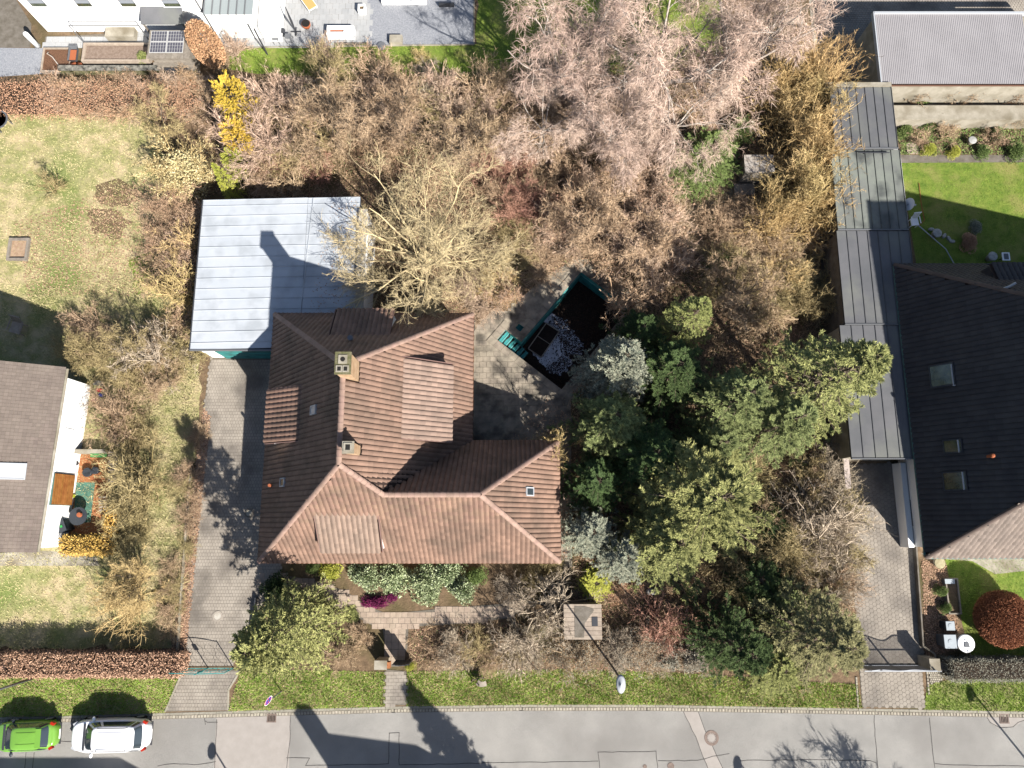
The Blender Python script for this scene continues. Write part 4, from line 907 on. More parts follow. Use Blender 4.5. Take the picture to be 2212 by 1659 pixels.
# dormer on the north side
da = at(2153,560,6.3); db = at(2230,790,6.3); mb = MB(); x0 = da.x; yy = da.y
dq = [(x0,yy,5.6),(x0+4,yy,5.6),(x0+4,yy-3.4,6.9),(x0,yy-3.4,6.9)]
vs = [(p[0]+(.12 if p[0]==x0 else 0),p[1]-(.12 if p[1]==yy else 0),p[2]-.14) for p in dq]+[(p[0]+(.12 if p[0]==x0 else 0),p[1]-(.12 if p[1]==yy else 0),3.2) for p in dq]
mb.add(vs,[(0,1,2,3),(0,4,5,1),(1,5,6,2),(2,6,7,3),(3,7,4,0)]); dd = wbuild(mb, 'dormer', M['metal_dark'], R_)
tl = plane_tiles(dq, .3, .345, (), 3); o = merged('roof_tiles', pantile(.3,.37,.05).v, pantile(.3,.37,.05).f, tl, M['tile_shaded'], R_, R_.matrix_basis.inverted(), 4); o.parent = dd
mb = MB(); deck(mb, dq, .02); o = wbuild(mb, 'roof_board', M['roof_deck'], R_); o.parent = dd
# low side wall beside the drive
mb = MB(); mb.box(23.95,24.28,-1.5,3.6,0,1.0); wbuild(mb, 'side_wall', M['render_white'], R_)

# ===== brown roofed house at the left edge
L_ = empty('house', (-31, 3.7, 0), 'neighbouring house at the left edge with a low brown tiled roof and white walls', 'house')
lx, ly0, ly1 = -26.25, at(82,1192,4.2).y, at(145,797,4.2).y; lw = -36.0; sl2 = .42
lz = lambda x: 4.25+(lx-x)*sl2
pE = [(lx-.28,ly0,lz(lx)),(lx+.1,ly1,lz(lx)),(lw,ly1+.55,lz(lw)),(lw,ly0-.1,lz(lw))]
mb = MB(); deck(mb, pE, .02); mb.add([tuple(p) for p in pE]+[(p[0],p[1],p[2]-.18) for p in pE], [(7,6,5,4)]+[(i,i+4,(i+1)%4+4,(i+1)%4) for i in range(4)]); 
wv = [(lx-8.8*2,ly1+.5,2.6)]
mb.face((lw,ly1+.55,lz(lw)-.01),(lw,ly0-.1,lz(lw)-.01),(lw-9.7,ly0-.1,4.2),(lw-9.7,ly1+.55,4.2)); wbuild(mb, 'roof_deck', M['roof_deck'], L_)
tl = [A for A in plane_tiles(pE, .2, .2, (), 4) if A[0][3] > -32.2]
place_pieces('roof_tile', 'roof_tiles', plaintile(), tl, M['tile_brown'], L_, 300, seed=8)
mb = MB(); mb.prism([(-27.5,ly0+.15),(-27.1,ly1-.2),(lw-9.4,ly1),(lw-9.4,ly0+.1)], 0, 4.1); wbuild(mb, 'wall', M['render_white'], L_)
gutter(L_, [(lx-.2,ly0,4.22),(lx+.17,ly1,4.22)], M['concrete'], .08)
roof_window(L_, on_plane(22,1018,pE,.1), .85, 1.5, 0, math.atan(sl2), M['glass_white'])
mb = MB(); mb.box(-27.5,-27.28,1.0,2.9,.35,2.35); sh = wbuild(mb, 'shutter_frame', M['gutter_teal'], L_)
for i in range(9): mb = MB(); mb.box(-27.28,-27.22,1.04,2.86,.4+i*.215,.58+i*.215); o = wbuild(mb, 'shutter_slat', M['wood_brown'], L_); o.parent = sh
wall_window(L_, -27.24, 6.6, 1.5, 2.0, 1.0, 'y')

# ===== white apartment house along the top edge
F_ = empty('apartment_house', (-27, 38, 0), 'tall white rendered house along the top edge with a row of small windows', 'house')
fy = 34.35; fx0, fx1 = -33.1, -21.1
mb = MB(); mb.prism([(fx0,fy),(fx1,fy),(fx1,fy+11),(fx0,fy+11)], 0, 8.5); wbuild(mb, 'wall', M['render_white'], F_)
mb = MB(); mb.box(fx0-.5,fx1+.5,fy-.5,fy+11.5,8.502,8.8); wbuild(mb, 'roof', M['zinc_dark'], F_)
for a, b in ((77,110),(176,207),(270,302),(362,397)):
    A = at(a,21,2.5); B = at(b,21,2.5); x0, x1 = A.x*(fy/A.y), B.x*(fy/B.y); mb = MB(); mb.box(x0,x1,fy-.03,fy+.0-.002,2.55,3.15); f = wbuild(mb, 'window', M['plastic_grey'], F_)
    mb = MB(); mb.box(x0+.03,x1-.03,fy-.05,fy-.032,2.6,2.85); o = wbuild(mb, 'pane', M['glass_reflect'], F_); o.parent = f; mb = MB(); mb.box(x0+.03,x1-.03,fy-.05,fy-.032,2.88,3.12); o = wbuild(mb, 'blind', M['shutter'], F_); o.parent = f
    mb = MB(); mb.box(x0-.1,x1+.05,fy-.08,fy-.0,2.47,2.54); o = wbuild(mb, 'sill', M['plastic_white'], F_); o.parent = f
mb = MB(); mb.tube([(fx1-.08,fy-.06,0),(fx1-.08,fy-.06,8.4)], .05, 6); wbuild(mb, 'downpipe', M['metal_grey'], F_)
px0 = at(305,53,2.1); px1 = at(397,53,2.1); mb = MB(); mb.add([(px0.x,px0.y,2.15),(px1.x,px1.y,2.15),(px1.x-.05,fy-.01,2.55),(px0.x+.05,fy-.01,2.55),(px0.x,px0.y,2.07),(px1.x,px1.y,2.07),(px1.x-.05,fy-.01,2.47),(px0.x+.05,fy-.01,2.47)],[(0,1,2,3),(7,6,5,4),(0,4,5,1),(1,5,6,2),(3,7,4,0)]); wbuild(mb, 'porch_roof', M['zinc_dark'], F_)
mb = MB(); a = at(238,58,.0); b = at(300,58,0); mb.box(a.x,b.x,fy-.75,fy-.01,.03,.5); wbuild(mb, 'plinth_step', M['concrete'], F_)
for x in (px0.x+.1, px1.x-.1): mb = MB(); mb.beam((x,px0.y+.1,0),(x,px0.y+.1,2.1),.1); wbuild(mb, 'porch_post', M['wood_grey'], F_)
# conservatory beside it
C_ = empty('conservatory', (-18.8, 36.5, 0), 'low white extension with a ribbed grey glass roof, right of the tall white house', 'extension')
ca, cb = at(452,30,2.6), at(546,30,2.6); mb = MB(); mb.box(fx1+.25, cb.x-.1, ca.y+.1, ca.y+5, 0, 2.5); wbuild(mb, 'wall', M['render_white'], C_)
nst = 6
for i in range(nst):
    x0 = fx1+.25+(cb.x-fx1-.25)*i/nst; x1 = fx1+.25+(cb.x-fx1-.25)*(i+1)/nst; mb = MB(); mb.box(x0+.03,x1-.03,ca.y-.05,ca.y+5,2.58,2.61); wbuild(mb, 'roof_pane', mat('pane_grey', alb(178,188,190), rough=.3, spec=.6) if i == 0 else bpy.data.materials['pane_grey'], C_)
    mb = MB(); mb.box(x0-.03,x0+.03,ca.y-.05,ca.y+5,2.56,2.66); wbuild(mb, 'glazing_bar', M['metal_grey'], C_)
mb = MB(); mb.beam((cb.x+.2,ca.y-1.2,0),(cb.x+.2,ca.y-1.2,2.7),.08); wbuild(mb, 'post', M['metal_dark'], C_)
mb = MB(); mb.box(cb.x+.0,cb.x+1.2,ca.y-.2,ca.y+5,0,1.6); wbuild(mb, 'side_wall', M['render_white'], C_)

# ===== corrugated roof at the top right
K_ = empty('shed', (29, 31, 0), 'long low building under a pale lilac-grey corrugated roof, top right corner', 'outbuilding')
kx0, ky0, ky1 = 24.2, 28.2, 33.45
mb = MB(); mb.box(kx0+.15,38,ky0+.1,ky1-.1,0,2.75); wbuild(mb, 'wall', M['concrete'], K_)
for j in range(10):
    mb = MB(); w = .99; x0 = kx0+.05+j*w; n = 8
    for i in range(n):
        xs = [x0+w*(i+t)/n for t in (0,.3,.42,.88,1)]; zs = [2.95,2.95,2.968,2.968,2.95]
        for q in range(4): mb.face((xs[q],ky0+.03,zs[q]),(xs[q+1],ky0+.03,zs[q+1]),(xs[q+1],ky1-.08,zs[q+1]+.04),(xs[q],ky1-.08,zs[q]+.04))
    wbuild(mb, 'roof_sheet', M['corrugated'], K_)
mb = MB(); mb.box(kx0,38,ky1-.08,ky1+.05,2.8,3.12); mb.box(kx0-.06,kx0+.02,ky0,ky1+.05,2.8,3.1); wbuild(mb, 'edge_flashing', M['metal_light'], K_)
mb = MB(); mb.tube([(kx0,ky0-.03,2.86),(38,ky0-.03,2.86)],.06,6); wbuild(mb, 'gutter', M['gutter'], K_)
t = empty('boundary_wall', (30,27.4,0), 'pale concrete wall below the corrugated roof with twig shadows on it', 'wall')
wa, wb = at(1925,205,1.2), at(2320,200,1.2); mb = MB(); mb.box(24.9,38,26.75,27.35,0,1.2); wbuild(mb, 'wall_body', M['concrete'], t); mb = MB(); mb.box(24.9,38,26.7,27.75,1.202,1.27); wbuild(mb, 'coping', M['concrete'], t)
mb = MB(); mb.box(24.9,38,27.75,28.1,0,.9); wbuild(mb, 'ledge', M['concrete_dark'], t)

# ===== small roofs in the gardens
s0 = at(1218,1343,2.2); s1 = at(1300,1343,2.2); sy0 = at(1260,1382,2.2).y; sy1 = at(1260,1305,2.2).y
t = empty('garden_shed', ((s0.x+s1.x)/2,(sy0+sy1)/2,0), 'small flat roofed shed in the front garden crossed by a lamp post shadow', 'shed'); n = 8; L = sy1-sy0
mb = MB(); mb.box(s0.x+.1,s1.x-.1,sy0+.08,sy1-.08,0,2.12); wbuild(mb, 'wall', M['wood_grey'], t)
for i in range(n): mb = MB(); y0 = sy0+L*i/n; mb.box(s0.x,s1.x,y0+.008,y0+L/n-.008,2.13,2.18+.006*(i%2)); wbuild(mb, 'roof_board', M['wood_pale'], t)
mb = MB(); mb.prism([(s0.x+.62,sy0+.12),(s0.x+1.15,sy0+.12),(s0.x+1.2,sy0+.9),(s0.x+1.75,sy1-.35),(s0.x+1.7,sy1-.25),(s0.x+1.2,sy1-.12),(s0.x+.62,sy1-.12)],2.19,2.2); wbuild(mb, 'dark_roof_shape', M['concrete_dark'], t)  # darker flat shape laid on the roof boards
mb = MB(); mb.box(s0.x+1.62,s0.x+1.95,sy0+.75,sy0+1.25,2.19,2.21); wbuild(mb, 'dark_roof_patch', M['metal_dark'], t)  # small darker rectangle beside it
q0 = at(1608,352,1.9); q1 = at(1673,352,1.9); yb0 = at(1640,372,1.9).y; yb1 = at(1640,334,1.9).y
t = empty('garden_hut', ((q0.x+q1.x)/2,(yb0+yb1)/2,0), 'tiny hut with a pale weathered two-panel roof among the golden twigs', 'hut')
mb = MB(); mb.box(q0.x+.08,q1.x-.08,yb0+.05,yb1-.05,0,1.82); wbuild(mb, 'wall', M['wood_grey'], t)
for i in range(2): mb = MB(); w = (q1.x-q0.x)/2; mb.box(q0.x+w*i+.015,q0.x+w*(i+1)-.015,yb0,yb1,1.84,1.88+.01*i); wbuild(mb, 'roof_panel', mat('hut_roof', alb(214,206,198), alb(180,166,152), 3, .85) if i == 0 else bpy.data.materials['hut_roof'], t)
mb = MB(); mb.box(q0.x-.3,q1.x-.9,yb0-.9,yb0-.1,.02,.5); wbuild(mb, 'step', M['wood_grey'], t)
# ------------------------------------------------------------ cars
def paint(name, c, rough=.25):
    m = mat(name, c, rough=rough, spec=.6); m.node_tree.nodes['Principled BSDF'].inputs['Coat Weight'].default_value = .6; return m
def car(name, x, y, rz, L, Wd, Ht, hoodx, wsx, cabr, roofr, m, label, rails, zr=-.1, z_belt=1.02, z_hood=.86, spoiler=False):
    t = empty('car', (x, y, zr), label, 'car', None, rz); hb = Wd/2; a = L/2
    def ztop(px):
        u = px+a
        if u < hoodx: return z_hood-.22+.22*min(1,(u/(hoodx*.55)))**.6+(z_belt-z_hood)*max(0,(u/hoodx-.5)*2)*.8
        if u > cabr: return z_belt+.04-.12*((u-cabr)/(L-cabr+.01))
        return z_belt+.02
    N = 56
    def ring(sx, sy, e=5.0):
        out = []
        for i in range(N):
            th = 2*math.pi*i/N; c, s = math.cos(th), math.sin(th); ee = 2/e
            out.append((a*sx*math.copysign(abs(c)**ee, c), hb*sy*math.copysign(abs(s)**ee, s)))
        return out
    mb = MB(); vs = []; K = [(.93,.93,0,4.5),(.985,.97,.25,4.2),(1.0,1.0,.5,3.8),(.99,.99,.78,3.8),(.965,.945,.97,3.6),(.93,.90,1.0,3.5),(.7,.62,1.035,3.3),(.3,.3,1.045,3)]
    for sx, sy, f, e in K:
        for (px_, py_) in ring(sx, sy, e):
            zt = ztop(px_); vs.append((px_, py_, .26+(zt-.26)*f))
    fs = []
    for k in range(len(K)-1):
        for i in range(N): fs.append((k*N+i, k*N+(i+1)%N, (k+1)*N+(i+1)%N, (k+1)*N+i))
    fs.append(tuple(range((len(K)-1)*N, len(K)*N))); fs.append(tuple(range(N))[::-1]); mb.add(vs, fs); mb.build('body', m, t, True)
    # cabin
    def cab(h, th, off=0.0):
        x0 = hoodx+(wsx-hoodx)*h-a; x1 = cabr+(roofr-cabr)*h-a; b = (hb*.90)+(hb*.70-hb*.90)*h; xc = (x0+x1)/2; A = (x1-x0)/2
        c, s = math.cos(th), math.sin(th); e = 2/5.5
        z = z_belt-.02+(Ht-.04-z_belt)*h
        return Vector((xc+(A+off)*math.copysign(abs(c)**e, c), (b+off)*math.copysign(abs(s)**e, s), z+off*.4))
    mb = MB(); vs = []; H5 = [0,.25,.5,.75,.93,1.0]
    for h in H5:
        for i in range(N): vs.append(cab(h, 2*math.pi*i/N, 0 if h < 1 else -.04))
    base = len(H5); cx = (wsx+roofr)/2-a
    for q, dz in ((.82,.025),(.5,.045),(.15,.055)):
        for i in range(N):
            p = cab(1, 2*math.pi*i/N, -.04); vs.append(Vector((cx+(p.x-cx)*q, p.y*q, p.z+dz)))
    fs = []
    for k in range(base+2):
        for i in range(N): fs.append((k*N+i, k*N+(i+1)%N, (k+1)*N+(i+1)%N, (k+1)*N+i))
    fs.append(tuple(range((base+2)*N, (base+3)*N))); mb.add(vs, fs); mb.build('roof', m, t, True)
    def pane(nm, th0, th1, h0, h1, mm, off=.012, n=12):
        mb = MB(); vs = []
        for h in (h0, (h0+h1)/2, h1):
            for i in range(n+1): vs.append(cab(h, th0+(th1-th0)*i/n, off))
        fs = []
        for k in range(2):
            for i in range(n): fs.append((k*(n+1)+i, k*(n+1)+i+1, (k+1)*(n+1)+i+1, (k+1)*(n+1)+i))
        mb.add(vs, fs); return mb.build(nm, mm, t, True)
    pane('windscreen', math.pi-.62, math.pi+.62, .06, .93, M['glass']); pane('rear_window', -.55, .55, .3, .92, M['glass'])
    for s in (1, -1):
        for (u0, u1) in ((math.pi-.86, math.pi-1.38), (math.pi-1.46, 1.22), (1.14, .86)):
            pane('side_window', s*u0, s*u1, .12, .82, M['glass'])
        mb = MB(); mb.lathe((0,0), [(.0,-.03),(.05,-.03),(.1,.0),(.08,.05),(.0,.06)], 8); mi = mb.build('mirror', M['plastic_dark'] if m.name.startswith('paint_green') else m, t, True); mi.location = (hoodx+.45-a, s*(hb+.06), z_belt+.02); mi.scale = (1, 1.5, 1)
        mb = MB(); mb.obox((L/2-.24, s*hb*.79, z_belt-.09), (.22, .15, .2), s*-.45); mb.build('tail_light', mat('tail_red', alb(200,50,30), rough=.3) if 'tail_red' not in bpy.data.materials else bpy.data.materials['tail_red'], t)
        mb = MB(); mb.obox((-L/2+.30, s*hb*.66, z_hood-.21), (.3, .28, .14), s*.5); mb.build('headlight', M['metal_light'], t)
        if rails:
            mb = MB(); z = Ht+.0; x0, x1 = wsx+.25-a, roofr-.35-a; yy = s*hb*.66
            mb.tube([(x0,yy,z-.06),(x0+.12,yy,z+.03),((x0+x1)/2,yy,z+.05),(x1-.12,yy,z+.03),(x1,yy,z-.06)], .022, 6); mb.build('roof_rail', M['metal_dark'], t)
        for xx in (-L/2+.88, L/2-.85):
            mb = MB(); mb.cyl((0,0), .34, -.11, .11, 20); w = mb.build('wheel', M['black'], t, False); w.rotation_euler = (math.pi/2, 0, 0); w.location = (xx, s*(hb-.14), .34)
            mb = MB(); mb.cyl((0,0), .21, .111, .118, 12); rr = mb.build('rim', M['metal_light'], w); rr.rotation_euler = (0 if s < 0 else math.pi, 0, 0)
    mb = MB(); mb.box(hoodx-a-.10,hoodx-a+.03,-hb*.78,hb*.78,z_belt+.028,z_belt+.04); mb.build('cowl', M['metal_dark'], t)
    mb = MB(); mb.box(L/2-.42,L/2-.40,-hb*.72,hb*.72,z_belt-.06,z_belt+.012); mb.build('tailgate_seam', M['metal_dark'], t)
    for s in (-1,1): mb = MB(); mb.box(wsx+.3-a,roofr-.2-a,s*hb*.36-.008,s*hb*.36+.008,Ht+.0,Ht+.012); mb.build('roof_rib', M['metal_light'] if not spoiler else m, t)
    mb = MB(); mb.box(-.02,.02,-.35,.35,0,.015); wp = mb.build('wiper', M['black'], t); wp.location = (hoodx+.12-a, 0, z_belt+.05); wp.rotation_euler = (0,-.4,.1)
    mb = MB(); mb.box(L/2-.015,L/2+.008,-.26,.26,.55,.66); mb.build('number_plate', M['plastic_white'], t)
    mb = MB(); mb.box(L/2-.10,L/2-.02,-hb*.7,hb*.7,.42,.50); mb.build('bumper_strip', M['metal_dark'], t)
    if spoiler: mb = MB(); mb.box(roofr-a-.22,roofr-a+.08,-hb*.62,hb*.62,Ht-.06,Ht-.03); mb.build('roof_spoiler', m, t)
    return t
q = at(233,1590,.9)
car('white', q.x+.02, q.y-.02, math.radians(1.0), 4.62, 1.84, 1.68, 1.0, 1.72, 4.5, 4.05, paint('paint_white', (.8,.8,.82)), 'white estate car with black roof rails parked beside the kerb', True, z_belt=1.05, z_hood=.95)
q = at(122,1592,.9)
car('green', q.x-1.93, q.y+.0, math.radians(2.2), 3.75, 1.66, 1.52, .85, 1.5, 3.55, 3.1, paint('paint_green', alb(150,212,84,.42)), 'bright green hatchback cut off by the left edge, behind the white car', False, spoiler=True)

# ------------------------------------------------------------ street furniture
def lamp(x, y, h, label, head=True, arm=0.0, group='street lamps', rz=0.0):
    t = empty('street_lamp', (x, y, 0), label, 'street lamp', group, rz)
    mb = MB(); mb.tube([(0,0,0),(0,0,h*.5),(0,0,h-.05)], [.075,.06,.045], 10); mb.build('pole', M['metal_dark'], t, True)
    mb = MB(); mb.cyl((0,0), .12, 0, .45, 10); mb.build('pole_base', M['metal_dark'], t)
    mb = MB(); n = 20; vs = []; prof = [(.02,.1),(.75,.06),(1,.0),(.9,-.05),(.5,-.08)]
    for s, z in prof:
        for i in range(n):
            th = 6.2832*i/n; vs.append((.25*s*math.cos(th), .47*s*math.sin(th)-.25, h+z))
    fs = [(k*n+i, k*n+(i+1)%n, (k+1)*n+(i+1)%n, (k+1)*n+i) for k in range(4) for i in range(n)]; fs += [tuple(range(n)), tuple(range(4*n, 5*n))[::-1]]
    mb.add(vs, fs); mb.build('lamp_head', M['metal_light'], t, True); return t
lamp(5.62, -7.95, 6.0, 'street lamp with a pale oval head standing in the front hedge by the shed')
q = at(69,1466); t = empty('street_lamp', (q.x,q.y,0), 'grey street lamp pole rising out of the leaf-covered hedge at the left edge', 'street lamp', 'street lamps')
mb = MB(); mb.tube([(0,0,0),(0,0,3),(0,0,6)], [.08,.065,.05], 10); mb.build('pole', M['metal_grey'], t, True); mb = MB(); mb.cyl((0,0),.25,6,6.12,16); mb.build('lamp_head', M['metal_light'], t)
q = at(608,1493); t = empty('no_stopping_sign', (q.x,q.y,0), 'round blue sign with red ring and cross on a post in the verge', 'road sign')
mb = MB(); mb.tube([(0,0,0),(0,0,2.3)], .032, 8); mb.build('post', M['metal_grey'], t)
sg = MB(); sg.cyl((0,0), .30, 0, .02, 32); sd_ = sg.build('sign_plate', mat('sign_red', alb(214,40,60), rough=.4), t); sd_.location = (-.05,-.02,2.2); sd_.rotation_euler = (math.radians(78), 0, math.radians(64))
mb = MB(); mb.lathe((0,0), [(.285,.021),(.30,.022),(.30,.0221)], 32); 
mb = MB(); mb.cyl((0,0), .225, .0205, .026, 32); o = mb.build('blue_field', mat('sign_blue', alb(40,80,200), rough=.4), sd_)
for a_ in (.785,-.785): mb = MB(); mb.obox((0,0,.029+.002*(a_>0)), (.05,.46,.004), a_); o = mb.build('cross_bar', bpy.data.materials['sign_red'], sd_)
mb = MB(); n = 32; vs = [(.30*math.cos(6.2832*i/n), .30*math.sin(6.2832*i/n), .024) for i in range(n)]+[(.27*math.cos(6.2832*i/n), .27*math.sin(6.2832*i/n), .024) for i in range(n)]; mb.add(vs, [(i,(i+1)%n,(i+1)%n+n,i+n) for i in range(n)]); mb.build('white_rim', M['plastic_white'], sd_)
def manhole(px, py, r, label, m1, m2, z, teeth=True):
    q = at(px, py, z); t = empty('manhole_cover', (q.x,q.y,z), label, 'manhole cover'); mb = MB(); mb.lathe((0,0), [(r*.68,.012),(r*.7,.018),(r,.018),(r*1.02,.0)], 32); mb.build('rim', m1, t)
    mb = MB(); mb.cyl((0,0), r*.66, .0, .014, 32); mb.build('lid', m2, t)
    if teeth:
        for i in range(16): a_ = 6.2832*i/16; mb = MB(); mb.obox((r*.6*math.cos(a_), r*.6*math.sin(a_), .02), (.07,.045,.01), a_); mb.build('slot', m1, t)
rust = mat('cast_iron', alb(160,140,128), alb(130,112,104), 8, .7)
manhole(1537,1594,.42,'large iron rimmed manhole cover in the middle of the road', rust, M['asphalt_patch'], -.1)
manhole(1449,1655,.2,'small iron cover cut off by the bottom edge, right of two', rust, rust, -.1, False)
manhole(1393,1656,.12,'tiny iron valve cap at the bottom edge, left of two', rust, rust, -.1, False)
manhole(470,1331,.31,'pale concrete manhole lid in the sunlit part of the left driveway', M['paver_grey'], M['coping'] if 'coping' in M else bpy.data.materials['coping_pale'], .03, False)
manhole(538,1108,.28,'grey manhole lid in the shaded part of the left driveway', M['concrete_dark'], M['concrete'], .03, False)
def drain(px, py, w, l, label):
    q = at(px, py, -.09); t = empty('drain_grate', (q.x,q.y,-.085), label, 'drain grate', 'iron drain grates in the gutter')
    mb = MB(); mb.box(-w/2,w/2,-l/2,l/2,-.01,.004); mb.build('pit', M['black'], t); mb = MB()
    for s in (-1,1): mb.box(-w/2-.03,w/2+.03,s*l/2-.03,s*l/2+.03,0,.02); mb.box(s*w/2-.015,s*w/2+.015,-l/2+.03,l/2-.03,0,.02)
    mb.build('frame', rust, t)
    for i in range(6): x = -w/2+w*(i+.5)/6; mb = MB(); mb.box(x-.017,x+.017,-l/2+.03,l/2-.03,.004,.018); mb.build('bar', rust, t)
drain(587,1551,.5,.42,'iron drain grate in the gutter below the left verge'); drain(2169,1552,.5,.5,'iron drain grate in the gutter at the right edge')

# ------------------------------------------------------------ gates and posts
a, b = at(391,1443), at(505,1441)
t = empty('driveway_gate', (a.x,a.y,0), 'teal wrought iron scroll gate across the left driveway', 'gate'); Lg = b.x-a.x
mb = MB(); mb.tube([(0,0,.1),(Lg,.02,.1)], .025, 6); mb.tube([(Lg*i/12,.0,1.45+.22*math.sin(math.pi*i/12)) for i in range(13)], .025, 6); 
mb.tube([(0,0,0),(0,0,1.5)], .03, 6); mb.tube([(Lg,0,0),(Lg,0,1.5)], .03, 6); mb.build('frame', M['teal'], t)
mb = MB(); mb.tube([(Lg*.52,0,0),(Lg*.52,0,1.95)], .03, 6); mb.build('lock_post', M['teal'], t); mb = MB(); mb.obox((Lg*.52,0,1.15),(.24,.05,.3)); mb.build('lock_plate', M['teal'], t)
for i in range(9):
    for j in range(3):
        x = Lg*(i+.5)/9; z = .32+.42*j; s = 1 if (i+j) % 2 else -1; mb = MB()
        mb.tube([(x+s*.15*math.sin(k*.62)*(1-k/14), 0, z-.2+.05*k) for k in range(9)], .009, 4); mb.build('scroll', M['teal'], t)
t = empty('gate_post', (a.x-.18,a.y-.05,0), 'whitewashed low gate post at the left driveway, beside the leafy hedge', 'gate post'); mb = MB(); mb.obox((0,0,.55),(.26,.3,1.1)); mb.build('shaft', M['render_white'], t); mb = MB(); mb.obox((0,0,1.13),(.32,.36,.06)); mb.build('cap', M['concrete'], t)
a, b = at(1853,1437), at(1990,1436)
t = empty('driveway_gate', (a.x,a.y,0), 'barred metal gate with a wavy top across the right driveway', 'gate'); Lg = b.x-a.x
wz = lambda u: 1.5+.14*math.sin(u*2*math.pi*2+2.2)
mb = MB(); mb.beam((0,0,.08),(Lg,0,.08),.05,.06); mb.tube([(Lg*i/30,0,wz(i/30)) for i in range(31)], .03, 6); mb.build('frame', M['metal_light'], t)
for u in (0,.18,.5,.51,1): mb = MB(); mb.beam((Lg*u,0,0),(Lg*u,0,1.5),.06); mb.build('upright', M['metal_grey'], t)
for i in range(36): u = (i+.5)/36; mb = MB(); mb.beam((Lg*u,0,.08),(Lg*u,0,wz(u)),.03); mb.build('bar', M['metal_grey'], t)
mb = MB(); mb.beam((-.1,-.14,1.0),(Lg+.6,-.14,1.0),.05,.05); mb.build('slide_rail', M['metal_light'], t)
def pillar(px0, py0, px1, py1, h, label, m=M['concrete'], cap=True):
    A = at(px0,py1,h); B = at(px1,py0,h); x, y = (A.x+B.x)/2, (A.y+B.y)/2; w, l = B.x-A.x, B.y-A.y; t = empty('gate_pillar', (x,y,0), label, 'gate pillar')
    mb = MB(); mb.obox((0,0,h/2-.04),(w*.9,l*.95,h-.08)); mb.build('shaft', m, t); mb = MB(); mb.obox((0,0,h-.04),(w,l,.08)); mb.build('cap', M['concrete'], t); return t
pillar(2010,1423,2030,1450,1.35,'stone pillar right of the barred gate, beside the cobbled corner')
pillar(1838,1424,1852,1442,1.2,'stone pillar left of the barred gate, under the shaggy conifer')
t = pillar(808,1427,836,1447,1.3,'brown slab topped letterbox pillar left of the entrance path', M['render_cream'])
mb = MB(); mb.obox((.42,-.02,1.0),(.22,.34,.5)); mb.build('letterbox', M['ochre'], t); mb = MB(); mb.obox((.42,-.02,1.26),(.05,.05,.012)); mb.build('bell_button', M['terracotta'], t)
q = at(877,1426); t = empty('garden_gate', (q.x,q.y,0), 'dark arched garden gate leaf at the right of the entrance path', 'gate')
for i in range(5): mb = MB(); h = 1.35+.35*math.sin(math.pi*(i+.5)/5); mb.box(-.6+.2*i,-.6+.2*i+.185,-.02,.02,.05,h); mb.build('board', M['metal_dark'], t)
for px, py in ((2035,1440),): 
    A = at(px,py,.6); t = empty('low_wall', (A.x,A.y,0), 'low stone wall between the pillar and the clipped grey hedge', 'wall'); mb = MB(); mb.box(-.2,.75,-.25,.22,0,.6); mb.build('wall_body', M['concrete_dark'], t); mb = MB(); mb.lathe((.3,0),[(.0,.6),(.07,.62),(.08,.68),(.0,.74)],10); mb.build('ball', M['concrete'], t)
mb = MB(); A, B = at(1982,1340,.45), at(1996,1400,.45); C = at(2024,1428,.45); t = empty('border_wall', (A.x,A.y,0), 'narrow dark border wall along the right driveway flower bed', 'wall')
for p, q_ in ((at(1978,1180,.3),at(1993,1395,.3)),(at(1993,1395,.3),at(2018,1412,.3)),(at(2018,1412,.3),at(2021,1432,.3))): mb = MB(); mb.beam((p.x,p.y,.2),(q_.x,q_.y,.2),.09,.4); wbuild(mb, 'wall_body', M['concrete_dark'], t)
a_, b_ = at(1826,975,1.2), at(1832,1055,1.2); t = empty('retaining_wall', (b_.x,b_.y,0), 'pale topped retaining wall where the carport ends', 'wall'); mb = MB(); mb.beam((a_.x-.02,a_.y,.6),(b_.x,b_.y,.6),.3,1.2); wbuild(mb, 'wall_body', M['concrete'], t)
mb = MB(); mb.beam((a_.x-.02,a_.y,1.23),(b_.x,b_.y,1.23),.34,.06); wbuild(mb, 'coping', mat('coping_pink', alb(222,206,198), rough=.9), t)
# rustic stand in the verge
q = at(1040,1470); t = empty('verge_stand', (q.x,q.y,0), 'curved weathered board on three thin posts standing in the front verge', 'rustic stand')
for dx, dy in ((-.55,.12),(-.12,-.12),(.15,.3)): mb = MB(); mb.tube([(dx,dy,0),(dx,dy,.95)], .035, 6); mb.build('post', M['bark'], t)
mb = MB(); mb.beam((-.55,.12,.55),(.15,.3,.6),.05); mb.build('rail', M['bark'], t)
mb = MB(); vs = []
for i in range(7): a1 = -1.1+i*.32; vs += [(.05+.36*math.sin(a1)*1.1, -.18-.24*math.cos(a1)+.2, .55), (.05+.36*math.sin(a1)*.7+.04, -.02-.20*math.cos(a1)+.3, .75)]
mb.add(vs, [(2*i,2*i+2,2*i+3,2*i+1) for i in range(6)]); mb.add([(v[0],v[1]-.05,v[2]-.12) for v in vs], [(2*i+1,2*i+3,2*i+2,2*i) for i in range(6)]); mb.build('board', M['wood_grey'], t)

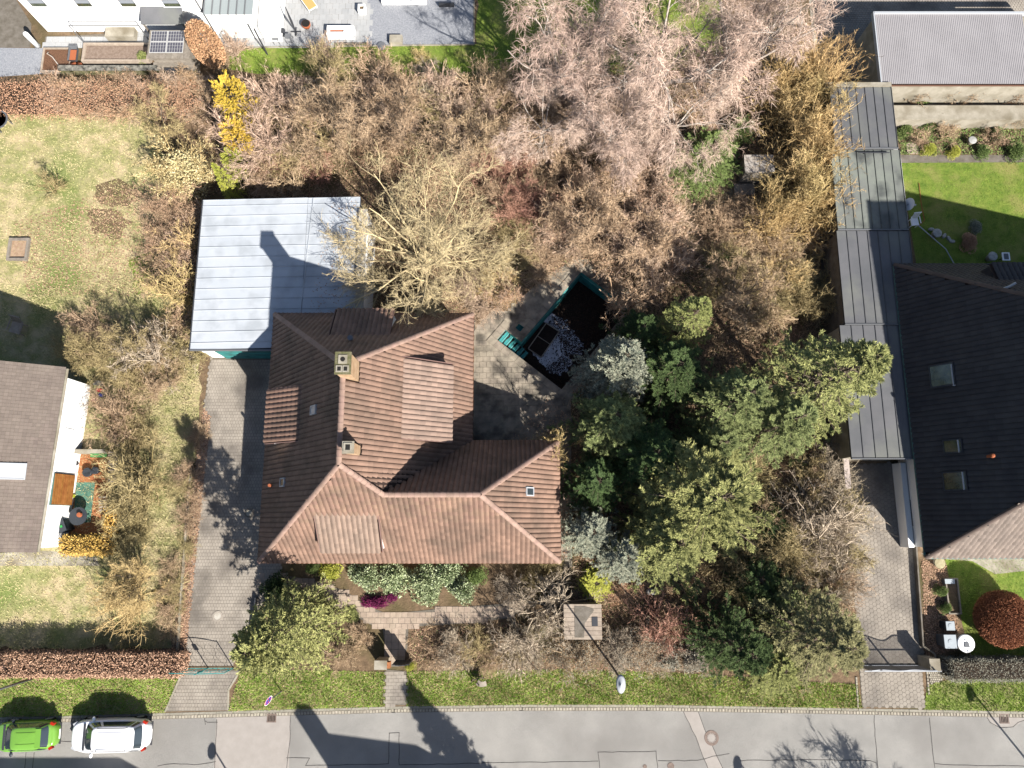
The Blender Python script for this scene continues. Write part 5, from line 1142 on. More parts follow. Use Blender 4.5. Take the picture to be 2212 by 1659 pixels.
# ------------------------------------------------------------ gardens on the right
def bin_(px, py, z, w, l, label, m, mlid):
    q = at(px,py,z); t = empty('dustbin', (q.x,q.y,0), label, 'dustbin'); mb = MB(); mb.add([(-w*.42,-l*.42,0),(w*.42,-l*.42,0),(w*.42,l*.42,0),(-w*.42,l*.42,0),(-w/2,-l/2,z-.06),(w/2,-l/2,z-.06),(w/2,l/2,z-.06),(-w/2,l/2,z-.06)],[(0,1,5,4),(1,2,6,5),(2,3,7,6),(3,0,4,7)]); mb.build('body', m, t)
    mb = MB(); mb.obox((0,0,z-.02),(w+.05,l+.05,.06)); mb.build('lid', mlid, t); mb = MB(); mb.lathe((0.0,0),[(.13,z+.0),(.14,z+.03),(.0,z+.035)],12); mb.build('lid_boss', mlid, t); mb = MB(); mb.beam((-w/2,l/2+.04,z-.05),(w/2,l/2+.04,z-.05),.03); mb.build('handle', M['metal_dark'], t); return t
lidm = mat('lid_grey', alb(196,206,214), rough=.5)
bin_(2053,1352,.8,.46,.46,'small square light grey bin, northern of two in the shade by the rain barrel', M['plastic_dark'], lidm)
bin_(2053,1386,1.0,.66,.72,'larger pale blue-grey lidded bin beside the round barrel', M['plastic_grey'], lidm)
q = at(2087,1390,1.05); t = empty('rain_barrel', (q.x,q.y,0), 'round barrel with a big white lid standing behind the clipped grey hedge', 'rain barrel')
mb = MB(); mb.lathe((0,0),[(.4,0),(.47,.4),(.44,.98)],24); mb.build('barrel', M['wood_grey'], t, True); mb = MB(); mb.lathe((0,0),[(.5,.99),(.52,1.03),(.46,1.06),(.0,1.08)],32); mb.build('lid', M['plastic_white'], t, True)
mb = MB(); mb.prism([(-.15,-.2),(.17,-.2),(.12,.06),(-.12,.06)],1.085,1.11); mb.build('lid_weight', M['plastic_grey'], t)
mb = MB(); mb.tube([(-.1,.04,1.1),(-.08,.1,1.14),(.0,.16,1.15),(.1,.2,1.12)],.015,6); mb.build('handle', M['metal_dark'], t)
q = at(1495*1.0+618-0,1260); q = at(2060,1288,.35); t = empty('planter_trough', (q.x,q.y,0), 'long stone planting trough at the edge of the right lawn', 'planter'); 
for s in (-1,1): mb = MB(); mb.box(s*.35-.04,s*.35+.04,-1.05,1.05,0,.35); mb.build('side', M['wood_grey'], t); mb = MB(); mb.box(-.31,.31,s*1.01-.04,s*1.01+.04,0,.35); mb.build('end', M['wood_grey'], t)
mb = MB(); mb.box(-.3,.3,-.96,.96,.2,.24); mb.build('earth', M['soil'], t)
q = at(2052,1256,.4); t = empty('storage_box', (q.x,q.y,0), 'small grey box above the planting trough', 'box'); mb = MB(); mb.box(-.28,.28,-.12,.12,0,.36); mb.build('body', M['plastic_grey'], t); mb = MB(); mb.box(-.3,.3,-.14,.14,.362,.4); mb.build('lid', lidm, t)
def disc(px, py, z, r, label, cat, m, mk='stone_ball'):
    q = at(px,py,z); t = empty(mk, (q.x,q.y,0), label, cat); mb = MB(); mb.lathe((0,0),[(r*.5,0),(r*.8,z*.5),(r*.9,z-.03)],20); mb.build('pedestal', M['concrete'], t, True); mb = MB(); mb.lathe((0,0),[(r,z-.03),(r*1.02,z),(r*.85,z+.02),(r*.3,z+.03)],24); mb.build('top', m, t, True); return t
pale = mat('pale_stone', alb(214,214,210), alb(180,180,176), 6, .8)
disc(2030,1216,.5,.33,'round pale stone garden table south of the dark house', 'garden table', mat('pale_stone_warm', alb(206,196,160), alb(176,164,130), 6, .9))
disc(2025,503,.55,.3,'white round plant stand at the end of the shaded stepping stones', 'plant stand', pale)
disc(2145,553,.6,.3,'white dish shaped bird bath with twigs, by the dark dormer', 'bird bath', pale)
disc(2101,302,.5,.28,'pale round stone bowl in the right-hand flower garden', 'stone bowl', pale)
disc(2110,262,.4,.28,'pink and white flower pot in the right-hand garden', 'flower pot', mat('pink_pot', alb(220,150,150), rough=.7))
for i, (px, py) in enumerate(((2012,495),(2040,509),(2050,515),(2057,521))):
    q = at(px,py,.08); mb = MB(); mb.lathe((0,0),[(.17,0),(.16,.1),(.1,.13)],9); o = mb.build('stepping_stone', pale); o.location = (q.x,q.y,0); o.rotation_euler = (0,0,i); o.scale = (1.2,.7,1)
    tag(o, 'pale rounded stone in the shaded row beside the white plant stand', 'stone', 'pale stones in the shaded garden')
q = at(2175,553,.7); t = empty('garden_sign', (q.x,q.y,0), 'small white framed panel leaning by the dark dormer', 'panel'); mb = MB(); mb.obox((0,0,.6),(.5,.55,.06)); mb.build('frame', M['plastic_white'], t); mb = MB(); mb.obox((0,0,.64),(.3,.4,.02)); mb.build('panel', M['plastic_grey'], t); mb = MB(); mb.beam((0,0,0),(0,0,.57),.06); mb.build('leg', M['metal_dark'], t)
q = at(1966,438,3.1); t = empty('satellite_dish', (q.x,q.y,2.3), 'white satellite dish mounted on the garage wall beside the lawn', 'satellite dish')
mb = MB(); n = 20; vs = [(0,0,0)]+[(.38*math.cos(6.2832*i/n),.42*math.sin(6.2832*i/n),.1) for i in range(n)]; mb.add(vs,[(0,1+i,1+(i+1)%n) for i in range(n)]); o = mb.build('dish', M['plastic_white'], t, True); o.location = (.1,0,.6); o.rotation_euler = (math.radians(70),0,math.radians(-80))
mb = MB(); mb.tube([(-.35,0,0),(0,0,0),(0,0,.6)],.03,6); mb.build('bracket', M['metal_light'], t); mb = MB(); mb.tube([(0,0,.4),(.4,-.02,.5)],.02,5); mb.build('arm', M['metal_light'], t); mb = MB(); mb.obox((.45,-.02,.52),(.12,.1,.1)); mb.build('receiver', M['metal_light'], t)
def chair(px, py, z, rz, label, m, lounger=False, group=None):
    q = at(px,py,z*.45); t = empty('garden_chair', (q.x,q.y,z-.4 if z > 1 else 0), label, 'garden chair', group, rz); L = .5
    mb = MB(); mb.obox((0,0,.44),(.5,.5,.05)); mb.build('seat', m, t)
    for i in range(6): mb = MB(); mb.beam((-.2+.08*i,.24,.46),(-.2+.08*i,.42,1.0),.045,.02); mb.build('back_slat', m, t)
    mb = MB(); mb.beam((-.25,.42,1.0),(.25,.42,1.0),.05); mb.build('back_rail', m, t)
    for sx in (-1,1):
        for sy in (-1,1): mb = MB(); mb.beam((sx*.22,sy*.22,0),(sx*.22,sy*.22,.42),.04); mb.build('leg', m, t)
        mb = MB(); mb.beam((sx*.27,-.2,.65),(sx*.27,.3,.65),.05,.03); mb.build('armrest', m, t)
    return t
chair(1975,480,.9,0.1,'white plastic garden chair against the garage under the satellite dish', M['plastic_white'])
t = chair(36,708,.9,-.25,'pale slatted garden chair in the shade north of the brown roofed house', M['wood_pale']); t.scale = (1.5,1.5,1)
for pts, r, lab, m, nm, ct in (((at(1984,487,.9),at(2043,538,.3),at(2062,572,.1)),.035,'thin pale pole leaning down from the white chair','metal_light','leaning_pole','pole'),((at(1985,395,.05),at(1990,440,.05),at(1997,476,.05),at(1984,488,.05)),.022,'thin brown hose lying on the shaded lawn edge','terracotta','garden_hose','hose')):
    o = MB().tube(list(pts), r, 6).build(nm, M[m]); tag(o, lab, ct)
for px, py, lab, m in ((1936,178,'x','x'),):
    pass
q = at(1855,179,.4); t = empty('crate', (q.x,q.y,0), 'blue crate standing in the shade north of the dark sheet roofs', 'crate'); mb = MB()
for s in (-1,1): mb.box(s*.5-.02,s*.5+.02,-.15,.15,0,.35); mb.box(-.48,.48,s*.15-.02,s*.15+.02,0,.35)
mb.build('side', mat('blue_plastic', alb(60,110,190), rough=.5), t); mb = MB(); mb.box(-.48,.48,-.13,.13,.0,.03); mb.build('bottom', bpy.data.materials['blue_plastic'], t)
q = at(1866,90,.3); t = empty('toy_tractor', (q.x,q.y,0), 'small red ride-on toy standing in the shaded paved yard', 'toy'); red = mat('red_plastic', alb(206,40,40), rough=.4); mb = MB(); mb.obox((0,0,.25),(.3,.5,.2)); mb.build('body', red, t); mb = MB(); mb.obox((.02,.2,.42),(.22,.1,.2)); mb.build('backrest', red, t)
for sx in (-1,1):
    for sy in (-1,1): mb = MB(); mb.cyl((0,0),.1,-.03,.03,10); w = mb.build('wheel', M['black'], t); w.rotation_euler = (0,math.pi/2,0); w.location = (sx*.17,sy*.18,.1)
q = at(1714,43,.5); t = empty('slatted_bench', (q.x,q.y,0), 'pale slatted bench under the birches by the footpath', 'bench')
for i in range(6): mb = MB(); mb.box(-.72,.72,-.28+.1*i,-.28+.1*i+.07,.44,.47); mb.build('slat', M['wood_pale'], t)
for s in (-1,1): mb = MB(); mb.box(s*.6-.04,s*.6+.04,-.25,.28,0,.435); mb.build('leg', M['wood_grey'], t)
for (px, py, lab) in ((1710,132,'upper of two pale slatted rafts among golden twigs'),(1694,205,'lower of two pale slatted rafts among golden twigs')):
    q = at(px,py,.3); t = empty('pallet', (q.x,q.y,0), lab, 'pallet')
    for i in range(6): mb = MB(); mb.box(-.6,.6,-.3+.1*i,-.3+.1*i+.05,.12,.15); mb.build('slat', M['wood_grey'], t)
    for s in (-1,0,1): mb = MB(); mb.box(s*.5-.04,s*.5+.04,-.3,.28,0,.118); mb.build('bearer', M['wood_grey'], t)
q = at(2148-18,165+14,.3)
q = at(1950-7,322,.3)
t = empty('paving_stack', (*xy(1973,320),0), 'pair of pale paving slabs lying at the end of the white trellis', 'slabs')
for i in range(2): mb = MB(); mb.box(-.5,.4,-.45+.42*i,-.06+.42*i,0,.1); mb.build('slab', M['slab_pink'], t)

q = at(1515,157,.4); t = empty('stone_bench', (q.x,q.y,0), 'pale stone slab bench half hidden under the birch twigs', 'bench', None, .25); MB().box(-.85,.85,-.35,.35,.36,.44).build('seat', pale, t)
for s in (-1,1): MB().box(s*.6-.1,s*.6+.1,-.3,.3,0,.358).build('leg', M['concrete'], t)
q = at(1967,1108,.5); t = empty('meter_cabinet', (q.x,q.y,0), 'grey metal cabinet against the wall beside the right driveway', 'cabinet'); MB().box(-.18,.18,-.75,.75,.03,.95).build('body', M['plastic_grey'], t); MB().box(-.22,.2,-.79,.79,.952,1.0).build('lid', M['metal_grey'], t); MB().box(-.2,-.185,-.02,.02,.1,.9).build('door_gap', M['black'], t)
q = at(1023,704,.04); t = empty('slot_drain', (q.x,q.y,.035), 'short dark slot drain at the house corner by the terrace', 'drain'); MB().box(-.08,.08,-.32,.32,0,.006).build('slot', M['black'], t); MB().box(-.11,-.08,-.35,.35,0,.02).build('rim', M['concrete'], t); MB().box(.08,.11,-.35,.35,0,.02).build('rim', M['concrete'], t)
# ------------------------------------------------------------ terrace north of the garden
def planter(px, py, w, l, h, label, m, inner, rz=0, name='planter', cat='planter'):
    q = at(px,py,h); t = empty(name, (q.x,q.y,.03), label, cat, None, rz)
    for s in (-1,1): mb = MB(); mb.box(s*w/2-.05,s*w/2+.05,-l/2-.05,l/2+.05,0,h); mb.build('side', m, t); mb = MB(); mb.box(-w/2+.05,w/2-.05,s*l/2-.05,s*l/2+.05,0,h); mb.build('side', m, t)
    mb = MB(); mb.box(-w/2+.05,w/2-.05,-l/2+.05,l/2-.05,.02,h-.12); mb.build('filling', inner, t); return t
q = at(735,66,.5); t = empty('planter_bench', (q.x,q.y,.03), 'long white block planter with a narrow earth slot, on the grey terrace', 'planter')
mb = MB(); mb.box(-.95,.95,-.38,-.12,0,.5); mb.box(-.95,.95,.12,.38,0,.5); mb.box(-.95,-.75,-.12,.12,0,.5); mb.box(.25,.95,-.12,.12,0,.5); mb.build('block', M['render_white'], t); mb = MB(); mb.box(-.745,.245,-.118,.118,0,.38); mb.build('earth', M['terracotta'], t)
planter(781,16,.42,.42,.45,'small square white planter with a brown plant on the grey terrace', M['render_white'], M['soil'])
t = planter(873,-20,3.1,1.7,.35,'large white rimmed raised pond cut off by the top edge', M['render_white'], M['litter_mat'], 0, 'raised_pond', 'pond')
q = at(855,83,.35); o = MB().box(-.45,.45,-.3,.3,0,.35).build('concrete_block', M['concrete']); o.location = (q.x,q.y,.0); tag(o, 'low concrete block standing on the pale gravel', 'block')
q = at(824,99,.1); t = empty('stone_disc', (q.x,q.y,0), 'round dark grey disc at the lawn edge below the gravel', 'disc'); MB().cyl((0,0),.3,0,.1,24).build('disc', M['plastic_grey'], t); MB().lathe((0,0),[(.3,.1),(.32,.1),(.32,.12),(.3,.12)],24).build('rim', M['metal_grey'], t)
q = at(661,52,.35); t = empty('fire_pot', (q.x,q.y,.03), 'round terracotta pot on the grey terrace left of the white planter', 'pot'); MB().lathe((0,0),[(.2,0),(.3,.2),(.32,.38)],20).build('pot', M['terracotta'], t, True); MB().cyl((0,0),.29,.385,.39,20).build('mouth', M['black'], t)
q = at(611,68,.35); t = empty('small_table', (q.x,q.y,.03), 'tiny dark round side table near the terrace edge', 'table'); MB().cyl((0,0),.2,.4,.43,16).build('table_top', M['metal_dark'], t); MB().cyl((0,0),.03,0,.4,8).build('leg', M['metal_dark'], t)
q = at(668,6,.4); t = empty('sun_lounger', (q.x,q.y,.03), 'orange and white sun lounger cut off by the top edge', 'lounger', None, .6); MB().obox((0,.4,.32),(.62,1.7,.06)).build('mattress', mat('orange_cloth', alb(236,190,120), rough=.9), t); MB().obox((0,.4,.27),(.7,1.8,.04)).build('frame', M['plastic_white'], t)
for sx in (-1,1):
    for yy in (-.35,1.1): MB().beam((sx*.3,yy,0),(sx*.3,yy,.25),.04).build('leg', M['plastic_white'], t)
q = at(640,70,0); t = empty('parasol', (q.x,q.y,.03), 'closed dark parasol on a crossed base leaning over the terrace', 'parasol'); MB().tube([(0,0,0),(-.05,.1,1.0),(-.1,.25,2.2)],[.03,.09,.03],8).build('folded_canopy', M['metal_dark'], t); MB().beam((-.35,0,.05),(.35,0,.05),.06).build('base', M['metal_dark'], t); MB().beam((0,-.35,.05),(0,.35,.05),.06).build('base', M['metal_dark'], t)
for k, (px, py) in enumerate(((600,92),(626,88))):
    q = at(px,py); t = empty('bicycle_rack', (q.x,q.y,.03), ['thin dark wire stool left of the folded parasol','thin dark wire stool below the folded parasol'][k], 'stool')
    for i in range(2): MB().tube([(-.2+.4*i,-.2,0),(-.2+.4*i,-.2,.45),(-.2+.4*i,.2,.45),(-.2+.4*i,.2,0)],.015,5).build('hoop', M['metal_dark'], t)
    MB().box(-.2,.2,-.2,.2,.45,.47).build('seat', M['metal_grey'], t)
q = at(965,14,.02); o = MB().box(-.55,.55,-.05,.05,0,.35).build('dark_board', M['metal_dark']); o.location = (q.x,q.y,.02); tag(o, 'short black board standing on the gravel near the top edge', 'board')
q = at(82,100,0); t = empty('bollard_lamp', (q.x,q.y,0), 'white round bollard at the corner of the yard and the pale gravel', 'bollard'); MB().lathe((0,0),[(.17,0),(.17,1.3),(.12,1.42),(.0,1.46)],16).build('post', M['plastic_white'], t, True); MB().cyl((0,0),.2,0,.05,16).build('foot', M['metal_grey'], t)
# raised beds and the solar shed
q = at(121,130,.3); A, B = at(88,153,.3), at(155,104,.3); t = empty('bark_bed', ((A.x+B.x)/2,(A.y+B.y)/2,0), 'square bed of brown bark mulch with a bare branch lying on it', 'raised bed'); w, l = B.x-A.x, B.y-A.y
for s in (-1,1): MB().box(s*w/2-.05,s*w/2+.05,-l/2-.05,l/2+.05,0,.3).build('edge_board', M['wood_pale'], t); MB().box(-w/2+.05,w/2-.05,s*l/2-.05,s*l/2+.05,0,.3).build('edge_board', M['wood_pale'], t)
MB().box(-w/2+.05,w/2-.05,-l/2+.05,l/2-.05,.0,.22).build('mulch', mat('mulch', alb(150,110,84), alb(110,78,58), 14, .95, 1.0, 30), t)
o = MB().tube([(*xy(99,108,.6),.35),(*xy(100,114,.6),.5),(*xy(109,119,.6),.42),(*xy(121,135,.6),.34)],.035,6).build('bare_branch', M['bark_white']); tag(o, 'pale bare branch lying across the brown bark mulch', 'branch')
q = at(160,118,.4); t = empty('wheelbarrow', (q.x,q.y,0), 'grey barrow with a terracotta load between the bark and the vegetable bed', 'barrow'); MB().add([(-.2,-.45,.25),(.2,-.45,.25),(.2,.4,.25),(-.2,.4,.25),(-.3,-.6,.6),(.3,-.6,.6),(.3,.55,.6),(-.3,.55,.6)],[(0,1,2,3),(0,1,5,4),(1,2,6,5),(2,3,7,6),(3,0,4,7)]).build('tub', M['plastic_grey'], t); MB().box(-.22,.22,-.5,.3,.4,.5).build('load', M['terracotta'], t); MB().cyl((0,-.5),.15,.05,.1,12).build('wheel', M['black'], t)
for k, (px, py) in enumerate(((158,139),(171,141))):
    q = at(px,py,.3); t = empty('flower_pot', (q.x,q.y,0), ['terracotta flower pot below the grey barrow, left of two','terracotta flower pot below the grey barrow, right of two'][k], 'flower pot'); MB().lathe((0,0),[(.15,0),(.22,.3),(.24,.34)],16).build('pot', M['terracotta'], t, True); MB().cyl((0,0),.2,.3,.31,16).build('earth', M['soil'], t)
A, B = at(178,130,.5), at(322,94,.5); t = empty('vegetable_bed', ((A.x+B.x)/2,(A.y+B.y)/2,0), 'long wooden vegetable bed with bare earth and a few green sprouts', 'raised bed'); w, l = B.x-A.x, B.y-A.y
for s in (-1,1): MB().box(s*w/2-.09,s*w/2+.09,-l/2-.07,l/2+.07,0,.5).build('end_board', M['wood_pale'], t); MB().box(-w/2+.09,w/2-.09,s*l/2-.07,s*l/2+.07,0,.5).build('side_board', M['wood_pale'], t)
MB().box(-w/2+.09,w/2-.09,-l/2+.07,l/2-.07,0,.36).build('earth', mat('bed_earth', alb(168,148,134), alb(142,122,108), 6, .95, .6, 20), t)
for x in (-w/2-.1, w/2+.1): MB().beam((x,l/2+.12,0),(x,l/2+.12,2.2),.05).build('trellis_post', M['metal_grey'], t)
MB().beam((-w/2-.1,l/2+.12,2.2),(w/2+.1,l/2+.12,2.2),.05).build('trellis_bar', M['metal_grey'], t)
MB().box(-w/2-.1,w/2+.1,-l/2-.75,-l/2-.2,0,.06).build('board_walk', M['wood_pale'], t)
A, B = at(313,146,.35), at(432,64,2.0); A2 = at(320,112,2.2); B2 = at(398,64,2.2)
t = empty('solar_shed', ((A2.x+B2.x)/2,(A2.y+B2.y)/2,0), 'small wooden garden shed carrying four dark solar panels', 'shed'); cx, cy = t.location.x, t.location.y
w, l = B2.x-A2.x, B2.y-A2.y; bw = w/2
MB().box(-w/2-.0,w/2+.25,-l/2-.1,l/2+.05,0,1.95).build('wall', M['wood_grey'], t)
for i in range(4): MB().box(-w/2-.1,w/2+.4,-l/2-.28-.0+i*.0,-l/2-.1,1.7-.5*i,1.76-.5*i).build('front_board', M['wood_grey'], t)
for i in range(7): MB().box(-w/2-.15+i*(w+.6)/7+.006,-w/2-.15+(i+1)*(w+.6)/7-.006,-l/2-.35,l/2+.1,1.97,2.01).build('roof_plank', M['wood_grey'], t)
for i in range(5): MB().box(-w/2-.1,w/2+.75,-l/2-.5-.19*(i+1)+.01,-l/2-.5-.19*i-.01,.3,.36).build('deck_plank', M['wood_pale'], t)
MB().box(-w/2+.5,w/2-.2,-l/2-.45,-l/2-.3,.3,.9).build('shelf', M['metal_dark'], t)
for s in (-1,1): MB().beam((s*(w/2+.1)+.1,-l/2-1.35,0),(s*(w/2+.1)+.1,-l/2-1.35,1.1),.07).build('deck_post', M['wood_brown'], t)
for i in range(2):
    for j in range(2):
        x0, y0 = -w/2+w/2*i, -l/2+l/2*j; fr_ = MB().box(x0+.01,x0+w/2-.01,y0+.01,y0+l/2-.01,2.06,2.09).build('solar_panel', M['alu'], t)
        for a1 in range(6):
            for b1 in range(3):
                cw, cl = (w/2-.09)/6, (l/2-.09)/3; MB().box(x0+.045+a1*cw+.012,x0+.045+(a1+1)*cw-.012,y0+.045+b1*cl+.01,y0+.045+(b1+1)*cl-.01,2.091,2.095).build('solar_cell', M['solar'], fr_)
t = empty('boundary_wall', (*xy(270,157),0), 'mossy grey boundary wall south of the raised beds', 'wall'); A, B = at(125,151,.5), at(422,151,.5); MB().box(A.x-t.location.x,B.x-t.location.x,-.16,.16,0,.5).build('wall_body', M['moss_slab'], t); MB().box(A.x-t.location.x,B.x-t.location.x,-.2,.2,.502,.56).build('coping', mat('lichen_coping', alb(170,166,156), alb(70,70,66), 4, .95), t)
# ------------------------------------------------------------ left garden
A, B = at(17,560,.15), at(62,517,.15); t = empty('sandpit', ((A.x+B.x)/2,(A.y+B.y)/2,0), 'square wooden framed sandpit on the left lawn', 'sandpit'); w, l = B.x-A.x, B.y-A.y
for s in (-1,1): MB().box(s*w/2-.08,s*w/2+.08,-l/2-.08,l/2+.08,0,.22).build('board', M['wood_grey'], t); MB().box(-w/2+.08,w/2-.08,s*l/2-.08,s*l/2+.08,0,.22).build('board', M['wood_grey'], t)
MB().box(-w/2+.08,w/2-.08,-l/2+.08,l/2-.08,0,.08).build('sand', mat('sand', alb(214,184,156), alb(188,156,128), 5, .95, .5), t)
q = at(-6,258,.6); t = empty('trampoline', (q.x,q.y,0), 'edge of a trampoline cut off by the left edge of the lawn', 'trampoline'); MB().cyl((0,0),.6,.58,.6,24).build('mat', M['plastic_dark'], t); MB().lathe((0,0),[(.6,.6),(.72,.62),(.72,.58)],24).build('rim', M['plastic_grey'], t)
for i in range(4): a1 = i*1.57; MB().beam((.66*math.cos(a1),.66*math.sin(a1),0),(.66*math.cos(a1),.66*math.sin(a1),.58),.05).build('leg', M['metal_grey'], t)
# terrace by the brown roofed house
ot = Vg((150,985),(236,985),(232,1045),(168,1045)); 
o = sheet('terrace_floor', Vg((138,978),(240,978),(228,1160),(100,1160)), M['ochre'], .012); structure(o)
o = sheet('rug', Vg((165,1042),(206,1042),(196,1128),(158,1130)), M['rug_green'], .02); tag(o, 'faded green outdoor rug on the ochre terrace', 'rug')
t = empty('pallet_fence', (*xy(246,1010),0), 'white slatted pallet fence at the end of the ochre terrace', 'fence')
for i in range(11): A = at(243,977+i*6.3,.9); MB().obox((A.x-t.location.x,A.y-t.location.y,.88),(.55,.11,.05),.12).build('slat', M['wood_pale'], t)
for i in (0,1): A = at(246,985+i*50,.4); MB().beam((A.x-t.location.x,A.y-t.location.y,0),(A.x-t.location.x,A.y-t.location.y,.85),.08).build('post', M['wood_grey'], t)
t = empty('pallet_fence', (*xy(228,1085),0), 'short slatted pallet fence beside the green rug', 'fence')
for i in range(5): A = at(222,1074+i*7,.9); MB().obox((A.x-t.location.x,A.y-t.location.y,.88),(.5,.11,.05),.1).build('slat', M['wood_pale'], t)
A = at(222,1085,.4); MB().beam((A.x-t.location.x,A.y-t.location.y,0),(A.x-t.location.x,A.y-t.location.y,.85),.08).build('post', M['wood_grey'], t)
t = empty('terrace_wall', (*xy(200,977),0), 'low whitewashed wall with green boxes at the top of the ochre terrace', 'wall'); MB().box(-1.1,1.1,-.12,.12,0,.7).build('wall_body', M['concrete'], t); MB().box(.2,1.1,-.34,-.13,.1,.55).build('green_box', mat('green_plastic', alb(100,170,100), rough=.6), t)
planter(130,1150,.5,.6,1.0,'x','x','x') if False else None
t = bin_(129,1137,1.0,.58,.72,'dark grey wheelie bin with a green mark, beside the white house wall', M['plastic_dark'], M['plastic_dark']); t.rotation_euler = (0,0,.45); MB().obox((.1,-.05,1.04),(.14,.14,.012)).build('green_mark', mat('sign_green', alb(60,180,90), rough=.5), t)
q = at(158,1115,.7); t = empty('garden_table', (q.x+.3,q.y,0), 'round dark garden table south of the green rug', 'garden table'); MB().cyl((0,0),.55,.68,.72,24).build('table_top', M['plastic_dark'], t); MB().cyl((0,0),.05,0,.68,8).build('leg', M['metal_dark'], t)
q = at(163,1112,.75); o = MB().lathe((0,0),[(.08,.72),(.16,.8),(.14,.92),(.02,.93)],10).build('ceramic_pot', M['terracotta']); o.location = (q.x+.3,q.y,0); tag(o, 'small terracotta figure on the round dark garden table', 'ornament')
for k, (px, py, r) in enumerate(((157,1000,.3),(149,1033,.26),(188,1020,.3),(205,1016,.24))):
    q = at(px,py,.3); t = empty('plant_tub', (q.x,q.y,0), ['dark round tub against the white wall, upper of two','dark round tub against the white wall, lower of two','black crumpled cushion heap in the middle of the ochre terrace','small grey cushion heap beside the pallet fence'][k], 'tub' if k < 2 else 'cushions'); MB().lathe((0,0),[(r*.8,0),(r,.3),(r*.92,.34),(r*.7,.3)],14).build('rim', M['plastic_dark'], t, True); MB().cyl((0,0),r*.75,.0,.27,12).build('filling', M['litter_mat'], t)
for px, py, z, m, lab, s_ in ((268,801,.1,'mint','mint green sheet of plastic lying in the rough grass',.5),(212,842,.15,'redp','red plastic toy in the twigs by the white corner',.28),(217,853,.15,'bluep','blue plastic toy in the twigs by the white corner',.25),(203,862,.2,'pinkp','magenta plastic bucket against the white corner',.2),(210,826,.3,'greyp','grey weathered box north of the red toy',.4),(140,1070,.8,'limep','lime yellow cloth lying beside the wooden shutter',.25)):
    c = {'mint':(130,220,170),'redp':(220,60,60),'bluep':(60,80,180),'pinkp':(190,40,130),'greyp':(150,146,140),'limep':(190,200,60)}[m]; q = at(px,py,z)
    o = MB().add([(-s_*.8,-s_*.4,0),(s_*.7,-s_*.5,0),(s_*.8,s_*.3,0),(-s_*.5,s_*.5,0),(-s_*.6,-s_*.3,z),(s_*.5,-s_*.4,z*.8),(s_*.6,s_*.25,z),(-s_*.4,s_*.4,z*1.1)],[(4,5,6,7),(0,1,5,4),(1,2,6,5),(2,3,7,6),(3,0,4,7)]).build({'mint':'plastic_sheet','redp':'toy','bluep':'toy','pinkp':'bucket','greyp':'box','limep':'cloth'}[m], mat(m, alb(*c), rough=.6)); o.location = (q.x,q.y,.01); tag(o, lab, {'mint':'plastic sheet','redp':'toy','bluep':'toy','pinkp':'bucket','greyp':'box','limep':'cloth'}[m])
q = at(1408,1278,.3); o = MB().lathe((0,0),[(.2,0),(.3,.15),(.2,.3),(.03,.33)],10).build('pale_boulder', pale, None, True); o.location=(q.x,q.y,0); o.scale=(1.2,.8,1); tag(o, 'pale boulder in the shade south of the blue-grey spruce', 'boulder')
# hedge-side rail along the driveway
for px0,py0,px1,py1 in ((418,1010,388,1430),): 
    A, B = at(px0,py0), at(px1,py1); o = MB().beam((A.x-.12,A.y,.12),(B.x-.12,B.y,.12),.1,.24).build('driveway_edging', M['concrete']); structure(o)
A, B = at(556,1290), at(548,1362); o = MB().beam((A.x,A.y,.2),(B.x,B.y,.2),.06,.4).build('border_board', M['metal_dark']); tag(o, 'dark border board where the garden path meets the driveway', 'border board')
# ------------------------------------------------------------ across the road, beyond the frame: what throws the shadows on the asphalt
def south_house(cx, cy, w, l, ze, zr, label, chim=None, hip=2.0):
    t = empty('house', (cx,cy,0), label, 'house'); MB().box(-w/2+.4,w/2-.4,-l/2+.4,l/2-.4,0,ze).build('wall', M['render_cream'], t)
    MB().add([(-w/2,-l/2,ze),(w/2,-l/2,ze),(w/2,l/2,ze),(-w/2,l/2,ze),(-w/2+hip,0,zr),(w/2-hip,0,zr)],[(0,1,5,4),(1,2,5),(2,3,4,5),(3,0,4),(3,2,1,0)]).build('roof', M['roof_tile'], t)
    if chim: MB().box(chim[0]-.4,chim[0]+.4,chim[1]-.35,chim[1]+.35,ze,chim[2]).build('chimney', M['chimney'], t)
    return t
def caster(px, py, h, zg=-.1):
    q = at(px,py,zg); L = (h-zg)/math.tan(math.radians(SUN_EL)); return Vector((q.x+math.sin(math.radians(SUN_AZ))*L, q.y-math.cos(math.radians(SUN_AZ))*L, h))
c1 = caster(662,1560,9.6); r1 = caster(690,1583,9.0); r2 = caster(905,1612,8.3)
south_house((r1.x+r2.x)/2+.2, r1.y-.2, (r2.x-r1.x)+5.2, 5.0, 3.6, 8.9, 'house beyond the bottom edge whose roof and chimney shade the road', (-(r2.x-r1.x)/2+(c1.x-r1.x)-.3, c1.y-r1.y+.2, 10.0), 2.5).rotation_euler = (0,0,-.12)
r3 = caster(265,1600,8.6); south_house(r3.x-6.2, r3.y-.9, 16, 5.0, 3.6, 8.6, 'house beyond the bottom edge whose roof shades the road by the cars', None, 1.9)
for (px, py, h, lab) in ((458,1612,5.0,'street lamp beyond the bottom edge, left of three across the road'),(1592,1640,5.0,'street lamp beyond the bottom edge, middle of three across the road'),(2088,1482,6.5,'street lamp beyond the bottom edge, right of three across the road')):
    c = caster(px,py,h); lamp(c.x, c.y, h, lab)
